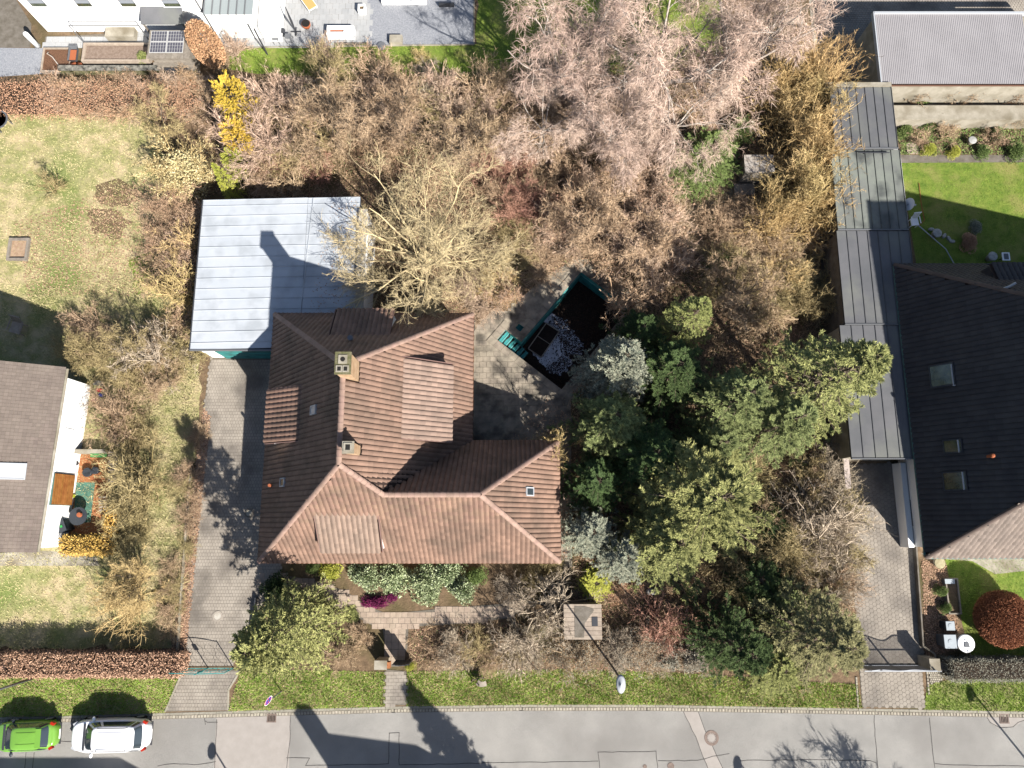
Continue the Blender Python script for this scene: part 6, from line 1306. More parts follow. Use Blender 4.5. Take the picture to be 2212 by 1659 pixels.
# ------------------------------------------------------------ plants
SH = {}
def reg_shrub(key, **k): SH[key] = twig_shrub(m=M['twig_pink'], **k)
reg_shrub('a', seed=11, R=1.5, H=2.3, stems=20, n1=120, n2=760, n3=4400, w=.021)
reg_shrub('b', seed=12, R=1.6, H=2.0, stems=26, n1=130, n2=800, n3=4400, w=.02, el=(15,70))
reg_shrub('c', seed=13, R=1.4, H=2.6, stems=16, n1=100, n2=640, n3=3800, w=.021, el=(45,85))
reg_shrub('arch', seed=14, R=1.7, H=1.9, stems=34, n1=150, n2=700, n3=3800, w=.019, el=(30,80), up=-.1, droop=.12)
reg_shrub('sparse', seed=15, R=1.6, H=2.4, stems=12, n1=60, n2=360, n3=2200, w=.024, el=(20,75))
reg_shrub('fan', seed=16, R=1.6, H=2.2, stems=30, n1=150, n2=600, n3=2800, w=.02, el=(10,85), up=.02)
SHL, SHLv = twig_shrub(17, M['twig_brown'], R=1.5, H=2.1, stems=18, n1=120, n2=900, n3=3600, w=.016, leaf=2600, leafm=M['leaf_beech'])
def setmat(o, m):
    o.material_slots[0].link = 'OBJECT'; o.material_slots[0].material = m
R2 = random.Random(77)
def shrub(kind, px, py, s, label, mk='twig_pink', z=None, sz=1.0, group=None, cat='shrub', name='bare_shrub', rz=None):
    z = (1.3*s*sz if z is None else z); q = at(px, py, z); o = mobj(name, SH[kind], None, (q.x,q.y,0), rz if rz is not None else R2.uniform(0,6.28), (s*R2.uniform(.94,1.06), s*R2.uniform(.94,1.06), s*sz)); setmat(o, M[mk]); return tag(o, label, cat, group)
def leafshrub(px, py, s, label, mk='twig_brown', ml='leaf_beech', group=None, name='leafy_shrub'):
    q = at(px,py,1.2*s); o = mobj(name, SHL, None, (q.x,q.y,0), R2.uniform(0,6.28), s); setmat(o, M[mk]); l = mobj('leaves', SHLv, o); setmat(l, M[ml]); return tag(o, label, 'shrub', group)
def thicket(px_poly, step, kinds, mats, label, group, s=(.75,1.1), sz=(.8,1.15), seed=1, avoid=(), name='bare_shrub', leaf=0.0, lm='leaf_beech'):
    r = random.Random(seed); xs = [p[0] for p in px_poly]; ys = [p[1] for p in px_poly]; n = 0; y = min(ys); row = 0
    while y < max(ys):
        x = min(xs)+(step/2 if row % 2 else 0)
        while x < max(xs):
            X, Y = x+r.uniform(-.32,.32)*step, y+r.uniform(-.32,.32)*step
            if pnpoly(np.array([X]), np.array([Y]), px_poly)[0] and not any((X-a)**2+(Y-b)**2 < c*c for a, b, c in avoid):
                cx_ = (X-min(xs))/(max(xs)-min(xs)+1); cy_ = (Y-min(ys))/(max(ys)-min(ys)+1); lb = label+', '+('upper' if cy_ < .34 else 'middle' if cy_ < .67 else 'lower')+' '+('left' if cx_ < .34 else 'centre' if cx_ < .67 else 'right')
                if r.random() < leaf: leafshrub(X, Y, r.uniform(*s), lb, r.choice(mats), lm, group)
                else: shrub(r.choice(kinds), X, Y, r.uniform(*s), lb, r.choice(mats), None, r.uniform(*sz), group, name=name)
                n += 1
            x += step
        y += step*.86; row += 1
    return n
th = 0
th += thicket([(545,165),(760,160),(1060,175),(1060,240),(1000,330),(900,310),(780,320),(640,330),(590,340),(580,260)], 56, ['a','b','sparse','fan','sparse'], ['twig_brown','twig_grey','twig_pink','twig_olive'], 'dense bare brown shrub in the thicket north of the lichen-yellow tree', 'shrubs in the northern thicket', (.8,1.15), seed=1, avoid=((495,195,60),(495,255,62),(485,310,50)))
th += thicket([(1040,190),(1230,160),(1400,190),(1420,290),(1300,330),(1180,330),(1060,330),(1000,300)], 52, ['a','b','arch'], ['twig_pink','twig_brown','twig_pink'], 'pinkish bare shrub below the birches at the top of the thicket', 'shrubs below the birches', (.8,1.1), (.6,.95), seed=2)
th += thicket([(1190,420),(1260,370),(1400,350),(1440,400),(1460,480),(1500,560),(1440,590),(1330,590),(1270,560),(1200,520)], 54, ['a','b','sparse','c','sparse'], ['twig_pink','twig_pink','twig_brown'], 'pinkish bare shrub in the sunlit thicket north of the pool', 'shrubs north of the pool', (.8,1.15), (.7,1.1), seed=3, leaf=.3, lm='leaf_litter')
th += thicket([(1030,340),(1180,330),(1220,380),(1190,470),(1120,500),(1060,440)], 50, ['c','fan'], ['twig_red','twig_red','twig_brown'], 'reddish twigged shrub east of the lichen-yellow tree', 'red twigged shrubs', (.7,.95), (.8,1.1), seed=4)
th += thicket([(1090,480),(1180,500),(1190,600),(1130,650),(1085,600)], 46, ['b','arch'], ['twig_olive','twig_brown'], 'low dull olive shrub west of the pool', 'olive shrubs west of the pool', (.6,.8), (.4,.6), seed=5)
th += thicket([(1540,480),(1640,470),(1790,520),(1790,640),(1690,700),(1600,720),(1560,620)], 52, ['arch','b','a'], ['twig_brown','twig_olive','twig_brown'], 'dull brown bare shrub between the pool thicket and the garages', 'shrubs west of the garages', (.75,1.0), (.6,.9), seed=6)
th += thicket([(340,420),(440,400),(430,560),(400,640),(330,600)], 46, ['fan','c'], ['twig_brown','twig_pink'], 'rusty brown shrub along the west side of the pale roofed garage', 'shrubs west of the garage', (.65,.85), (.7,1.0), seed=7, leaf=.6, lm='leaf_litter')
th += thicket([(150,700),(260,690),(400,690),(430,800),(400,870),(330,850),(240,820),(160,770)], 58, ['a','b','fan','sparse'], ['twig_olive','twig_olive','twig_brown'], 'olive-brown tangled shrub between the left lawn and the driveway', 'tangled shrubs by the left lawn', (.65,.95), (.55,.85), seed=8)
th += thicket([(235,950),(280,930),(310,980),(325,1080),(320,1180),(290,1220),(250,1180),(258,1060)], 56, ['a','sparse','fan','b'], ['twig_olive','twig_olive','twig_grey'], 'sprawling olive shrub between the ochre terrace and the driveway', 'sprawling shrubs by the ochre terrace', (.65,.95), (.5,.8), seed=9)
th += thicket([(395,930),(440,920),(425,1000),(395,1240),(378,1400),(350,1390),(362,1240),(380,1060)], 40, ['b','arch'], ['twig_olive','twig_brown'], 'low brown shrub in the narrow strip beside the left driveway', 'shrubs beside the left driveway', (.35,.5), (.5,.8), seed=10)
th += thicket([(890,1392),(1000,1385),(1130,1372),(1215,1370),(1210,1440),(1050,1435),(880,1430)], 42, ['a','b','arch'], ['twig_brown','twig_grey','twig_olive'], 'bare grey-brown shrub in the front hedge left of the small shed', 'front hedge shrubs left of the shed', (.5,.72), (.5,.8), seed=11, leaf=.25, lm='leaf_grey')
th += thicket([(1215,1395),(1310,1390),(1400,1380),(1500,1400),(1520,1440),(1400,1440),(1220,1440)], 40, ['a','b'], ['twig_grey','twig_brown'], 'grey leaved shrub in the front hedge right of the small shed', 'front hedge shrubs right of the shed', (.5,.75), (.5,.75), seed=12, leaf=.6, lm='leaf_grey')
th += thicket([(1600,1010),(1700,1000),(1720,1100),(1690,1200),(1640,1280),(1520,1300),(1540,1200),(1620,1100)], 78, ['sparse','fan','a'], ['twig_olive','twig_brown','twig_olive'], 'thin dark twigged shrub in the shade right of the big yew', 'shrubs in the shade of the yew', (.7,1.0), (.6,.9), seed=13)
th += thicket([(1740,1020),(1810,1010),(1835,1060),(1848,1200),(1850,1290),(1740,1290),(1700,1200)], 46, ['arch','fan','a'], ['twig_olive','twig_grey','twig_brown'], 'shaggy tan shrub along the right driveway', 'shrubs along the right driveway', (.7,.95), (.6,.9), seed=14)
th += thicket([(1050,1230),(1110,1225),(1200,1230),(1215,1290),(1150,1290),(1070,1260)], 42, ['a','b','sparse'], ['twig_grey','twig_olive','twig_brown'], 'bare shrub under the eaves at the east end of the front bed', 'shrubs at the east end of the front bed', (.45,.65), (.6,.9), seed=15)
th += thicket([(700,1370),(815,1375),(805,1440),(700,1440)], 42, ['a','fan'], ['twig_red','twig_brown'], 'small reddish bare shrub left of the letterbox pillar', 'shrubs left of the letterbox pillar', (.45,.6), (.5,.8), seed=16)
th += thicket([(1000,600),(1100,590),(1110,660),(1010,665)], 40, ['fan','b'], ['twig_yellow','twig_pink'], 'tan shrub at the corner of the pool terrace', 'shrubs at the pool terrace corner', (.6,.8), (.6,.8), seed=17, leaf=.3)
th += thicket([(100,184),(440,180),(455,232),(300,240),(100,238)], 28, ['b','fan'], ['twig_brown','twig_pink'], 'brown hedge shrub between the north wall and the left lawn', 'shrubs of the northern hedge', (.5,.65), (.7,.9), seed=18, leaf=.55, lm='leaf_copper')
th += thicket([(480,125),(560,130),(560,160),(480,160)], 44, ['a','sparse'], ['twig_grey','twig_brown'], 'dark bare shrub north of the golden conifers', 'shrubs north of the golden conifers', (.4,.55), (.7,.9), seed=19)
th += thicket([(440,600),(440,600),(441,601)], 40, ['a'], ['twig_brown'], 'x', 'x')
th += thicket([(560,340),(700,320),(760,340),(700,400),(600,415),(530,400)], 48, ['sparse','c'], ['twig_red','twig_brown'], 'dark red-brown shrub in the shade behind the garage roof', 'shrubs behind the garage', (.7,.9), (.6,.9), seed=20)
# single shrubs that stand out
shrub('a', 556, 300, 1.5, 'big rounded pinkish twiggy bush beside the golden conifers', 'twig_pink', 2.2, 1.0)
shrub('b', 548, 335, 1.1, 'smaller pinkish bush below the big rounded one', 'twig_pink', 1.6, 1.0)
shrub('fan', 375, 615, 1.05, 'tan fan shaped shrub with long pale shoots by the garage wall', 'twig_yellow', 1.6)
shrub('sparse', 395, 540, .95, 'thin bare shrub with pale forked branches west of the garage', 'twig_yellow')
shrub('sparse', 1352, 655, 1.1, 'brown twiggy shrub leaning over the upper right edge of the pool', 'twig_brown', 1.5)
shrub('b', 228, 905, 1.0, 'round dense brown bush north of the ochre terrace', 'twig_brown', 1.4)
shrub('sparse', 330, 770, 1.2, 'bare shrub with long grey branches near the driveway top', 'twig_grey')
shrub('sparse', 290, 1040, 1.3, 'leaning bare shrub with thick branches right of the ochre terrace', 'twig_olive')
shrub('fan', 270, 1300, 1.1, 'golden twigged bush at the lower left with spreading shoots', 'twig_yellow', 1.6)
shrub('sparse', 105, 400, .55, 'small dry sapling in the middle of the left lawn', 'twig_olive')
shrub('fan', 1780, 1130, 1.45, 'big grey-beige radiating bush beside the top of the right driveway', 'twig_grey', 1.8)
shrub('arch', 1700, 1190, 1.1, 'drooping tan bush west of the grey-beige one', 'twig_olive', 1.4)
shrub('fan', 1430, 1352, .95, 'red stemmed radiating shrub in the front garden right of the shed', 'twig_red', 1.2)
shrub('sparse', 1195, 1310, 1.15, 'bare shrub with whitish crooked branches left of the shed', 'twig_grey', 1.5)
shrub('sparse', 1120, 1390, 1.0, 'bare shrub with whitish branches in the middle of the front hedge', 'twig_grey', 1.4)
shrub('sparse', 1200, 965, .75, 'leafless climber sprawling over the roof corner by the terrace', 'twig_yellow', 3.0, 1.9)
shrub('fan', 702, 112, .75, 'upright bare shrub standing alone at the top lawn edge', 'twig_pink', 1.2)
shrub('fan', 500, 95, .6, 'thin bare shrub beside the copper beech', 'twig_pink', 1.0)
shrub('b', 920, 140, .45, 'small grey cushion bush on the top lawn', 'twig_grey', .4, .6)
shrub('b', 910, 118, .35, 'pale tuft of dry grass on the top lawn', 'twig_yellow', .3, .8)
shrub('arch', 960, 235, 1.0, 'arching fountain shaped shrub in the northern thicket', 'twig_pink', 2.2, 1.3)
shrub('arch', 1055, 240, .9, 'second arching shrub right of the fountain shaped one', 'twig_pink', 2.0, 1.3)
th += thicket([(1655,140),(1790,150),(1798,300),(1795,420),(1780,500),(1640,500),(1640,420),(1680,300),(1650,230)], 50, ['fan','fan','sparse','arch'], ['twig_gold','twig_yellow','twig_yellow'], 'golden twigged shrub in the tall row beside the garages', 'golden shrubs beside the garages', (.95,1.3), (1.1,1.5), seed=21, avoid=((1640,345,80),))
shrub('b', 1690, 590, .9, 'golden-tan bush alone in the shade left of the long garage', 'twig_yellow', 1.6)
for i, px in enumerate((1985,2040,2090,2140,2195)): shrub('sparse', px, 196, .62, 'bare espalier trained on the wall below the corrugated roof', 'twig_brown', 1.4, 1.0, 'espaliers on the pale wall')
for i, (px, py, s) in enumerate(((1990,300,.5),(2040,290,.6),(2150,300,.55),(2060,250,.5),(2195,260,.5))): shrub('sparse', px, py, s, 'low bare shrub in the right-hand flower garden', 'twig_brown', .5, .7, 'low shrubs in the flower garden')

# bare trees
def put_tree(name, me, px, py, z, s, label, cat, mt=None, mc=None, group=None, rz=0, cn='crown', tn='trunk', lean=0):
    q = at(px,py,z); t = empty(name, (q.x,q.y,0), label, cat, group, rz); t.scale = s if isinstance(s, tuple) else (s,s,s)
    if me[0] is not None:
        o = mobj(tn, me[0], t)
        if mt: setmat(o, mt)
    c = mobj(cn, me[1], t)
    if mc: setmat(c, mc)
    if lean: t.rotation_euler = (lean, 0, rz)
    return t
big = bare_tree(21, M['bark_yellow'], M['bark_yellow'], R=5.0, H=7.2, trunk=1.5, tr=.17, leaders=17, n1=150, n2=900, n3=6000, n4=20000, tw=.021, el=(12,72), up=.03, tiplen=(.12,.34), curl=.2)
put_tree('walnut_tree', big, 900, 525, 4.5, 1.0, 'big wide bare tree with lichen-yellow branches between the garage and the pool', 'tree')
bir = [bare_tree(s, M['bark_birch'] if False else M['bark_white'], M['twig_birch'], R=4.2, H=11.5, trunk=4.5, tr=.16, leaders=9, n1=70, n2=520, n3=3600, n4=15000, tw=.02, el=(20,72), up=.03, droop=.16, tiplen=(.25,.6)) for s in (31, 32)]
for k, (px, py, z, s, rz, lab) in enumerate(((1215,55,8.5,.95,0,'bare birch at the top edge with drooping pinkish twigs over the lawn, leftmost'),(1460,95,8.5,1.15,1.3,'biggest bare birch, top centre, white trunk showing through pink twigs'),(1640,50,8.5,1.05,2.4,'bare birch at the top edge next to the footpath'),(1500,190,7.0,.8,3.6,'bare birch overhanging the light green yew, lowest of the birches'),(1330,250,5.5,.8,4.4,'smaller bare birch with white crooked branches above the pool thicket'),(1170,240,4.5,.62,5.2,'young birch with white fan of branches, left of the other birches'))):
    put_tree('birch_tree', bir[k % 2], px, py, z, s, lab, 'tree', None, None, 'bare birches', rz)
small = bare_tree(41, M['bark'], M['twig_olive'], R=2.2, H=4.0, trunk=.9, tr=.08, leaders=7, n1=40, n2=260, n3=1500, n4=5200, tw=.018, el=(25,75), tiplen=(.12,.3))
put_tree('fruit_tree', small, 275, 1255, 2.6, .95, 'small bare fruit tree near the lower left lawn, dark branches', 'tree', None, M['twig_yellow'], None, 1)
put_tree('fruit_tree', small, 250, 760, 2.4, .9, 'small bare fruit tree in the tangle below the left lawn', 'tree', None, None, None, 2)
for px, py, s, lab in ((700,250,1.5,'taller bare tree with grey limbs in the northern thicket, leftmost'),(850,235,1.4,'taller bare tree with grey limbs in the middle of the northern thicket'),(1010,290,1.3,'taller bare tree with grey limbs at the right of the northern thicket'),(1270,450,1.3,'bare tree with pale crooked limbs in the thicket north of the pool'),(1400,500,1.2,'bare tree with pale limbs at the edge of the straw coloured clearing'),(1620,600,1.2,'bare tree with dull limbs between the clearing and the garages')): put_tree('bare_tree', small, px, py, 4, s, lab, 'tree', M['bark'], M['twig_brown'], None, s*5)
put_tree('fruit_tree', small, 330, 250, 2.6, .85, 'small bare tree at the upper end of the left lawn', 'tree', None, M['twig_olive'], None, 3)
put_tree('fruit_tree', small, 760, 470, 3, .6, 'slender bare tree leaning over the garage roof edge', 'tree', None, M['bark_yellow'], None, 3)
c = caster(1740,1590,6.5); t = put_tree('bare_tree', small, 1106, 829, 0, 1.6, 'bare tree beyond the bottom edge whose twigs shade the road', 'tree'); t.location = (c.x,c.y,0)

# evergreens
CF = {
 'spruce': conifer(51, M['bark'], M['leaf_dark'], R=3.0, H=9.5, nb=120, per=13, fingers=24, fl=.17, fw=.03, droop=.3, prof=.75),
 'yew': conifer(52, M['bark'], M['leaf_yew'], R=3.4, H=7.0, nb=120, per=20, fingers=27, fl=.165, fw=.03, droop=.14, prof=.55, wob=.55),
 'cedar': conifer(53, M['bark'], M['leaf_mid'], R=3.0, H=7.5, nb=105, per=18, fingers=26, fl=.16, fw=.03, droop=.15, prof=.6, wob=.55),
 'dense': conifer(55, M['bark'], M['leaf_dark'], R=3.0, H=9.5, nb=330, per=12, fingers=5, fl=.3, fw=.1, droop=.3, prof=.85),
 'thick': conifer(56, M['bark'], M['leaf_yew'], R=3.0, H=7.5, nb=230, per=15, fingers=14, fl=.17, fw=.04, droop=.15, prof=.6, wob=.4),
 'low': conifer(54, M['bark'], M['leaf_olive'], R=3.0, H=3.4, nb=160, per=12, fingers=24, fl=.16, fw=.032, droop=.1, prof=.35, wob=.35)}
def con(kind, px, py, z, R, mk, label, H=1.0, rz=None, name='conifer'):
    base = {'thick':3.0,'dense':3.0,'spruce':3.0,'yew':3.4,'cedar':3.0,'low':3.0}[kind]; s = R/base
    return put_tree(name, CF[kind], px, py, z, (s,s,s*H), label, 'tree' if kind != 'low' else 'shrub', None, M[mk], None, rz if rz is not None else R2.uniform(0,6.28))
con('thick', 1345, 780, 6.5, 2.7, 'leaf_blue', 'pale blue-green fir beside the empty pool, its shoots bright in the sun', 1.25, name='fir_tree')
con('yew', 1325, 905, 4.6, 3.3, 'leaf_mid', 'wide dark green fir just below the blue-green one, at the terrace edge', 1.0, name='fir_tree')
con('spruce', 1512, 665, 6.0, 2.1, 'leaf_olive', 'slim light green fir standing north of the evergreen group', 1.1, name='fir_tree')
con('yew', 1455, 800, 4.2, 3.2, 'leaf_dark', 'dark shaded evergreen between the blue-green fir and its neighbours', 1.0, name='evergreen_tree')
con('cedar', 1600, 860, 6.5, 3.3, 'leaf_mid', 'grey-green fir in the middle of the evergreen group', 1.1, name='fir_tree')
con('spruce', 1785, 820, 6.5, 4.0, 'leaf_yew', 'large layered spruce touching the grey carport roof', 1.0, name='spruce_tree')
con('yew', 1510, 1080, 6.0, 5.0, 'leaf_yew', 'largest evergreen, a broad yellow-green yew right of the house wing', 1.15, name='yew_tree')
con('yew', 1445, 1170, 4.2, 3.8, 'leaf_yew', 'lower yellow-green yew merging into the foot of the largest one', 1.0, name='yew_tree')
con('yew', 1405, 985, 4.2, 3.3, 'leaf_dark', 'dark green yew in the shade between the terrace path and the largest yew', 1.0, name='yew_tree')
con('cedar', 1290, 1040, 3.4, 2.6, 'leaf_dark', 'very dark evergreen along the path east of the house wing', .8, name='evergreen_tree')
con('cedar', 1280, 1150, 4.0, 2.2, 'leaf_blue', 'silvery blue-grey conifer at the south-east corner of the house', 1.0, name='conifer')
con('cedar', 1350, 1205, 3.6, 2.2, 'leaf_blue', 'second silvery conifer, below and right of the corner one', 1.0, name='conifer')
con('low', 1290, 1262, 1.2, 1.2, 'leaf_lime', 'low lime yellow juniper below the silvery conifers', .6, name='juniper')
con('thick', 622, 1368, 5.0, 2.9, 'leaf_yew', 'tall light green evergreen beside the left driveway gate', 1.6, name='evergreen_tree')
con('cedar', 655, 1335, 2.6, 1.6, 'leaf_yew', 'lower light green evergreen behind the tall one by the gate', 1.0, name='evergreen_shrub')
con('low', 1545, 316, 3.0, 2.6, 'leaf_green', 'light green yew under the birches near the tiny hut', 1.0, name='yew_shrub')
con('low', 1485, 350, 2.4, 2.2, 'leaf_green', 'light green yew under the birches, left and lower than its neighbour', 1.0, name='yew_shrub')
con('low', 1610, 262, 1.6, 1.2, 'leaf_green', 'small light green yew right below the birch twigs', 1.0, name='yew_shrub')
con('spruce', 1775, 1375, 5.0, 3.6, 'leaf_tan', 'shaggy grey-olive spruce beside the barred gate', .8, name='spruce_tree')
con('yew', 1592, 1398, 5.0, 2.7, 'leaf_dark', 'dark glossy evergreen in the lower right of the front garden', 1.5, name='evergreen_tree')
con('yew', 1680, 1440, 2.6, 2.5, 'leaf_olive', 'brownish-green evergreen leaning onto the front verge', .8, name='evergreen_tree')
con('low', 1570, 560, 1.0, 1.4, 'leaf_mid', 'dull green ivy mound east of the pool thicket', .4, name='ivy_mound')
con('low', 1560, 480, 1.0, 1.4, 'leaf_mid', 'dull green ivy mound above the other east of the pool thicket', .4, name='ivy_mound')
con('low', 495, 200, 4.4, 1.7, 'leaf_gold', 'bright golden conifer, northernmost of three in a column', 2.7, name='golden_conifer')
con('low', 492, 265, 4.2, 1.5, 'leaf_gold', 'bright golden conifer, middle of three in a column', 2.2, name='golden_conifer')
con('low', 484, 318, 3.4, 1.15, 'leaf_lime', 'yellow-green conifer, lowest of three in a column', 1.9, name='golden_conifer')
con('low', 522, 225, 2.6, 1.1, 'leaf_olive', 'olive conifer pressed against the right of the golden ones', 1.9, name='golden_conifer')
con('spruce', 470, 1360+0, 0.1, .01, 'leaf_lime', 'x') if False else None
con('spruce', 487, 388, 2.2, .8, 'leaf_lime', 'narrow lime green cypress at the corner of the pale garage roof', 1.7, name='cypress')
con('spruce', 488, 412, 1.6, .55, 'leaf_lime', 'short lime green cypress in front of the narrow one', 1.6, name='cypress')
c = caster(872,1472,12.0); t = con('dense', 1106, 829, 0, 2.6, 'leaf_dark', 'tall conifer beyond the bottom edge whose pointed shadow crosses the road', 1.45); t.location = (c.x,c.y,0)

con('yew', 1385, 715, 3.4, 2.3, 'leaf_dark', 'dark evergreen hanging over the right corner of the empty pool', 1.0, name='evergreen_tree')
con('low', 1640, 1250, 1.5, 2.0, 'leaf_dark', 'low dark evergreen in deep shade below the largest yew', .9, name='evergreen_shrub')
con('low', 1700, 1320, 1.6, 2.2, 'leaf_mid', 'dark olive evergreen between the shaggy spruce and the tan shrubs', .9, name='evergreen_shrub')
con('low', 1680, 1150, 1.2, 1.7, 'leaf_dark', 'low dark evergreen left of the grey-beige radiating bush', .8, name='evergreen_shrub')
con('cedar', 1555, 960, 4.8, 2.6, 'leaf_mid', 'grey-green fir filling the middle of the evergreen group, above the largest yew', 1.0, name='fir_tree')
con('cedar', 1690, 915, 4.8, 3.3, 'leaf_mid', 'grey-green fir between the middle fir and the large layered spruce', 1.0, name='fir_tree')
con('yew', 1560, 1010, 4.6, 2.8, 'leaf_yew', 'yellow-green yew, upper part of the broad yew mass', 1.0, name='yew_tree')

# leafy bushes
LB = {'laurel': leafy(61, M['leaf_laurel'], 1.2, 1.4, 22, 3600, .17, .075, .75, M['bark'], flat=.8),
      'fine': leafy(62, M['leaf_mid'], 1.0, 1.1, 20, 7000, .09, .05, .7, M['bark'], flat=.7),
      'mound': leafy(63, M['leaf_magenta'], .8, .45, 26, 5200, .07, .035, .7, None, flat=.7, rs=(.3,.6))}
def bush(kind, px, py, z, s, mk, label, sz=1.0, group=None, name='evergreen_bush'):
    q = at(px,py,z); t = empty(name, (q.x,q.y,0), label, 'bush', group, R2.uniform(0,6.28)); t.scale = (s,s,s*sz); o = mobj('leaves', LB[kind][0], t); setmat(o, M[mk])
    if LB[kind][1]: mobj('stems', LB[kind][1], t)
    return t
for k, (px, py, s, lab) in enumerate(((790,1250,.95,'glossy laurel bush under the eaves, leftmost of the front bed row'),(850,1252,1.0,'glossy laurel bush under the eaves, above the magenta heather'),(915,1262,1.05,'broad glossy laurel bush in the middle of the front bed'),(965,1245,.95,'glossy laurel bush under the eaves, right of the middle one'),(925,1285,.75,'low glossy laurel reaching down to the garden path'),(1000,1280,.85,'glossy laurel bush at the right end of the front bed row'),(845,1272,.6,'small laurel between the two rows above the heather'))):
    bush('laurel', px, py-8, .9*s, s, 'leaf_laurel', lab, 1.0, 'laurels in the front bed', 'laurel_bush')
t = bush('mound', 815, 1304, .2, 1.0, 'leaf_magenta', 'low crescent of magenta heather beside the garden path', 1.0, None, 'heather'); t.rotation_euler = (0,0,0); t.scale = (1.65,.85,.9)
t = bush('mound', 845, 1288, .2, .75, 'leaf_magenta', 'small dark red heather tuft at the upper end of the magenta crescent', 1.0, None, 'heather')
bush('mound', 715, 1238, .3, 1.3, 'leaf_lime', 'flat yellow-green juniper at the bend of the garden path', .9, None, 'juniper')
bush('fine', 672, 1228, .5, .55, 'leaf_green', 'small round dark bush under the eaves at the path bend')
bush('laurel', 595, 1275, .7, .95, 'leaf_dark', 'shaded dark leaved bush between the house corner and the driveway')
bush('laurel', 625, 1300, .7, .8, 'leaf_dark', 'shaded dark leaved bush above the broad evergreen by the gate')
bush('fine', 1025, 1245, .6, .8, 'leaf_green', 'spiky green bush at the right end under the eaves')
bush('fine', 760, 1330, .3, .6, 'leaf_olive', 'low olive bush below the garden path bend', .5)
bush('fine', 885, 1440, .3, .4, 'leaf_lime', 'tuft of long yellow-green leaves right of the entrance path', 1.0, None, 'sedge_tuft')
bush('fine', 2038, 1278, .4, .5, 'leaf_green', 'round green bush by the stone trough, upper of two'); bush('fine', 2048, 1314, .4, .48, 'leaf_green', 'round green bush by the stone trough, lower of two')
bush('fine', 305, 118, .6, .62, 'leaf_olive', 'pale green herb bush in the wooden vegetable bed'); bush('fine', 205, 103, .5, .2, 'leaf_green', 'row of green sprouts in the vegetable bed, left one'); bush('fine', 240, 103, .5, .2, 'leaf_green', 'row of green sprouts in the vegetable bed, right one')
bush('laurel', 1665, 1110, .8, 1.0, 'leaf_mid', 'pale spotted laurel in the gap right of the largest yew')
bush('laurel', 1440, 1420, .6, .8, 'leaf_grey', 'grey leaved bush in the front hedge below the red stemmed shrub'); bush('laurel', 1500, 1425, .6, .8, 'leaf_grey', 'grey leaved bush at the right end of the front hedge')
for k, (px, py, s, mk) in enumerate(((1945,238,1.0,'leaf_mid'),(1990,232,1.1,'leaf_green'),(2010,262,1.0,'leaf_green'),(1960,280,.8,'leaf_green'),(2075,235,.8,'leaf_mid'),(2130,245,.9,'leaf_green'),(2190,235,.9,'leaf_mid'),(2200,320,.9,'leaf_green'),(2130,320,.7,'leaf_green'),(2010,318,.7,'leaf_lime'),(2070,322,.6,'leaf_lime'),(2160,285,.7,'leaf_mid'))):
    bush('fine', px, py, .6, s, mk, 'green bush in the flower garden below the pale wall', .8, 'green bushes in the flower garden')
bush('fine', 2095, 520, .3, .8, 'leaf_copper', 'dry brown bush in the shade by the dark house', .7); bush('fine', 2110, 490, .3, .6, 'leaf_blue', 'bluish spiky bush at the edge of the shaded lawn', .6)
bush('fine', 700, 1290+80, .3, .5, 'leaf_olive', 'low olive bush left of the entrance path', .6)
# copper ball, beech tree, creamy bush
rng = np.random.default_rng(71)
def ball(seed, m, R, Hh, n, ll, lw, core=.9):
    rng = np.random.default_rng(seed); g = Geo(); d = disc_dirs(rng, n, -60, 90); az = rng.uniform(0,6.28,n); u = rng.uniform(-.75,1,n); r_ = np.sqrt(1-u*u); d = np.stack([r_*np.cos(az), r_*np.sin(az), u], -1)
    p = d*np.array([R,R,Hh/2])*rng.uniform(core,1,n)[:,None]+np.array([0,0,Hh/2]); D = nrm(d+rng.normal(size=d.shape)*.7); g.leaves(rng, p, D, ll*rng.uniform(.6,1.2,n), lw*rng.uniform(.7,1.2,n), None, 1.2); return g.mesh('leaves', m)
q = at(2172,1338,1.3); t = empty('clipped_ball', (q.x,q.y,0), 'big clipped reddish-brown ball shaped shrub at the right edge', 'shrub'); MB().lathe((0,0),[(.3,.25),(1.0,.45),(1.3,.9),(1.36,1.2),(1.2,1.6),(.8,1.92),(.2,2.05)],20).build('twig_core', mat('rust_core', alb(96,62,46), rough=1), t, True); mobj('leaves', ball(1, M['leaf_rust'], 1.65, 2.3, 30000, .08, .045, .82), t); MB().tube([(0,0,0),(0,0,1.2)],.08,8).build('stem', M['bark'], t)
q = at(445,98,2.2); t = empty('copper_beech', (q.x,q.y,0), 'pear shaped copper coloured beech beside the solar shed', 'tree'); mobj('leaves', ball(2, M['leaf_beech'], 1.0, 4.4, 9000, .11, .08, .75), t); MB().tube([(0,0,0),(0,0,3.2)],.06,8).build('trunk', M['bark'], t)
t = leafshrub(388, 368, 1.2, 'cream flowering shrub at the lower right of the left lawn', 'twig_yellow', 'leaf_cream'); t['label'] = 'cream flowering shrub at the lower right of the left lawn'
g_ = Geo(); rg = np.random.default_rng(5); p = disc_dirs(rg, 5200, 5, 88)*rg.uniform(.8,1.05,(5200,1))*np.array([1.5,1.5,1.9]); g_.leaves(rg, p, disc_dirs(rg,5200,-10,60), .1, .08, None, .8); o = mobj('blossom', g_.mesh('blossom', M['leaf_cream']), t)
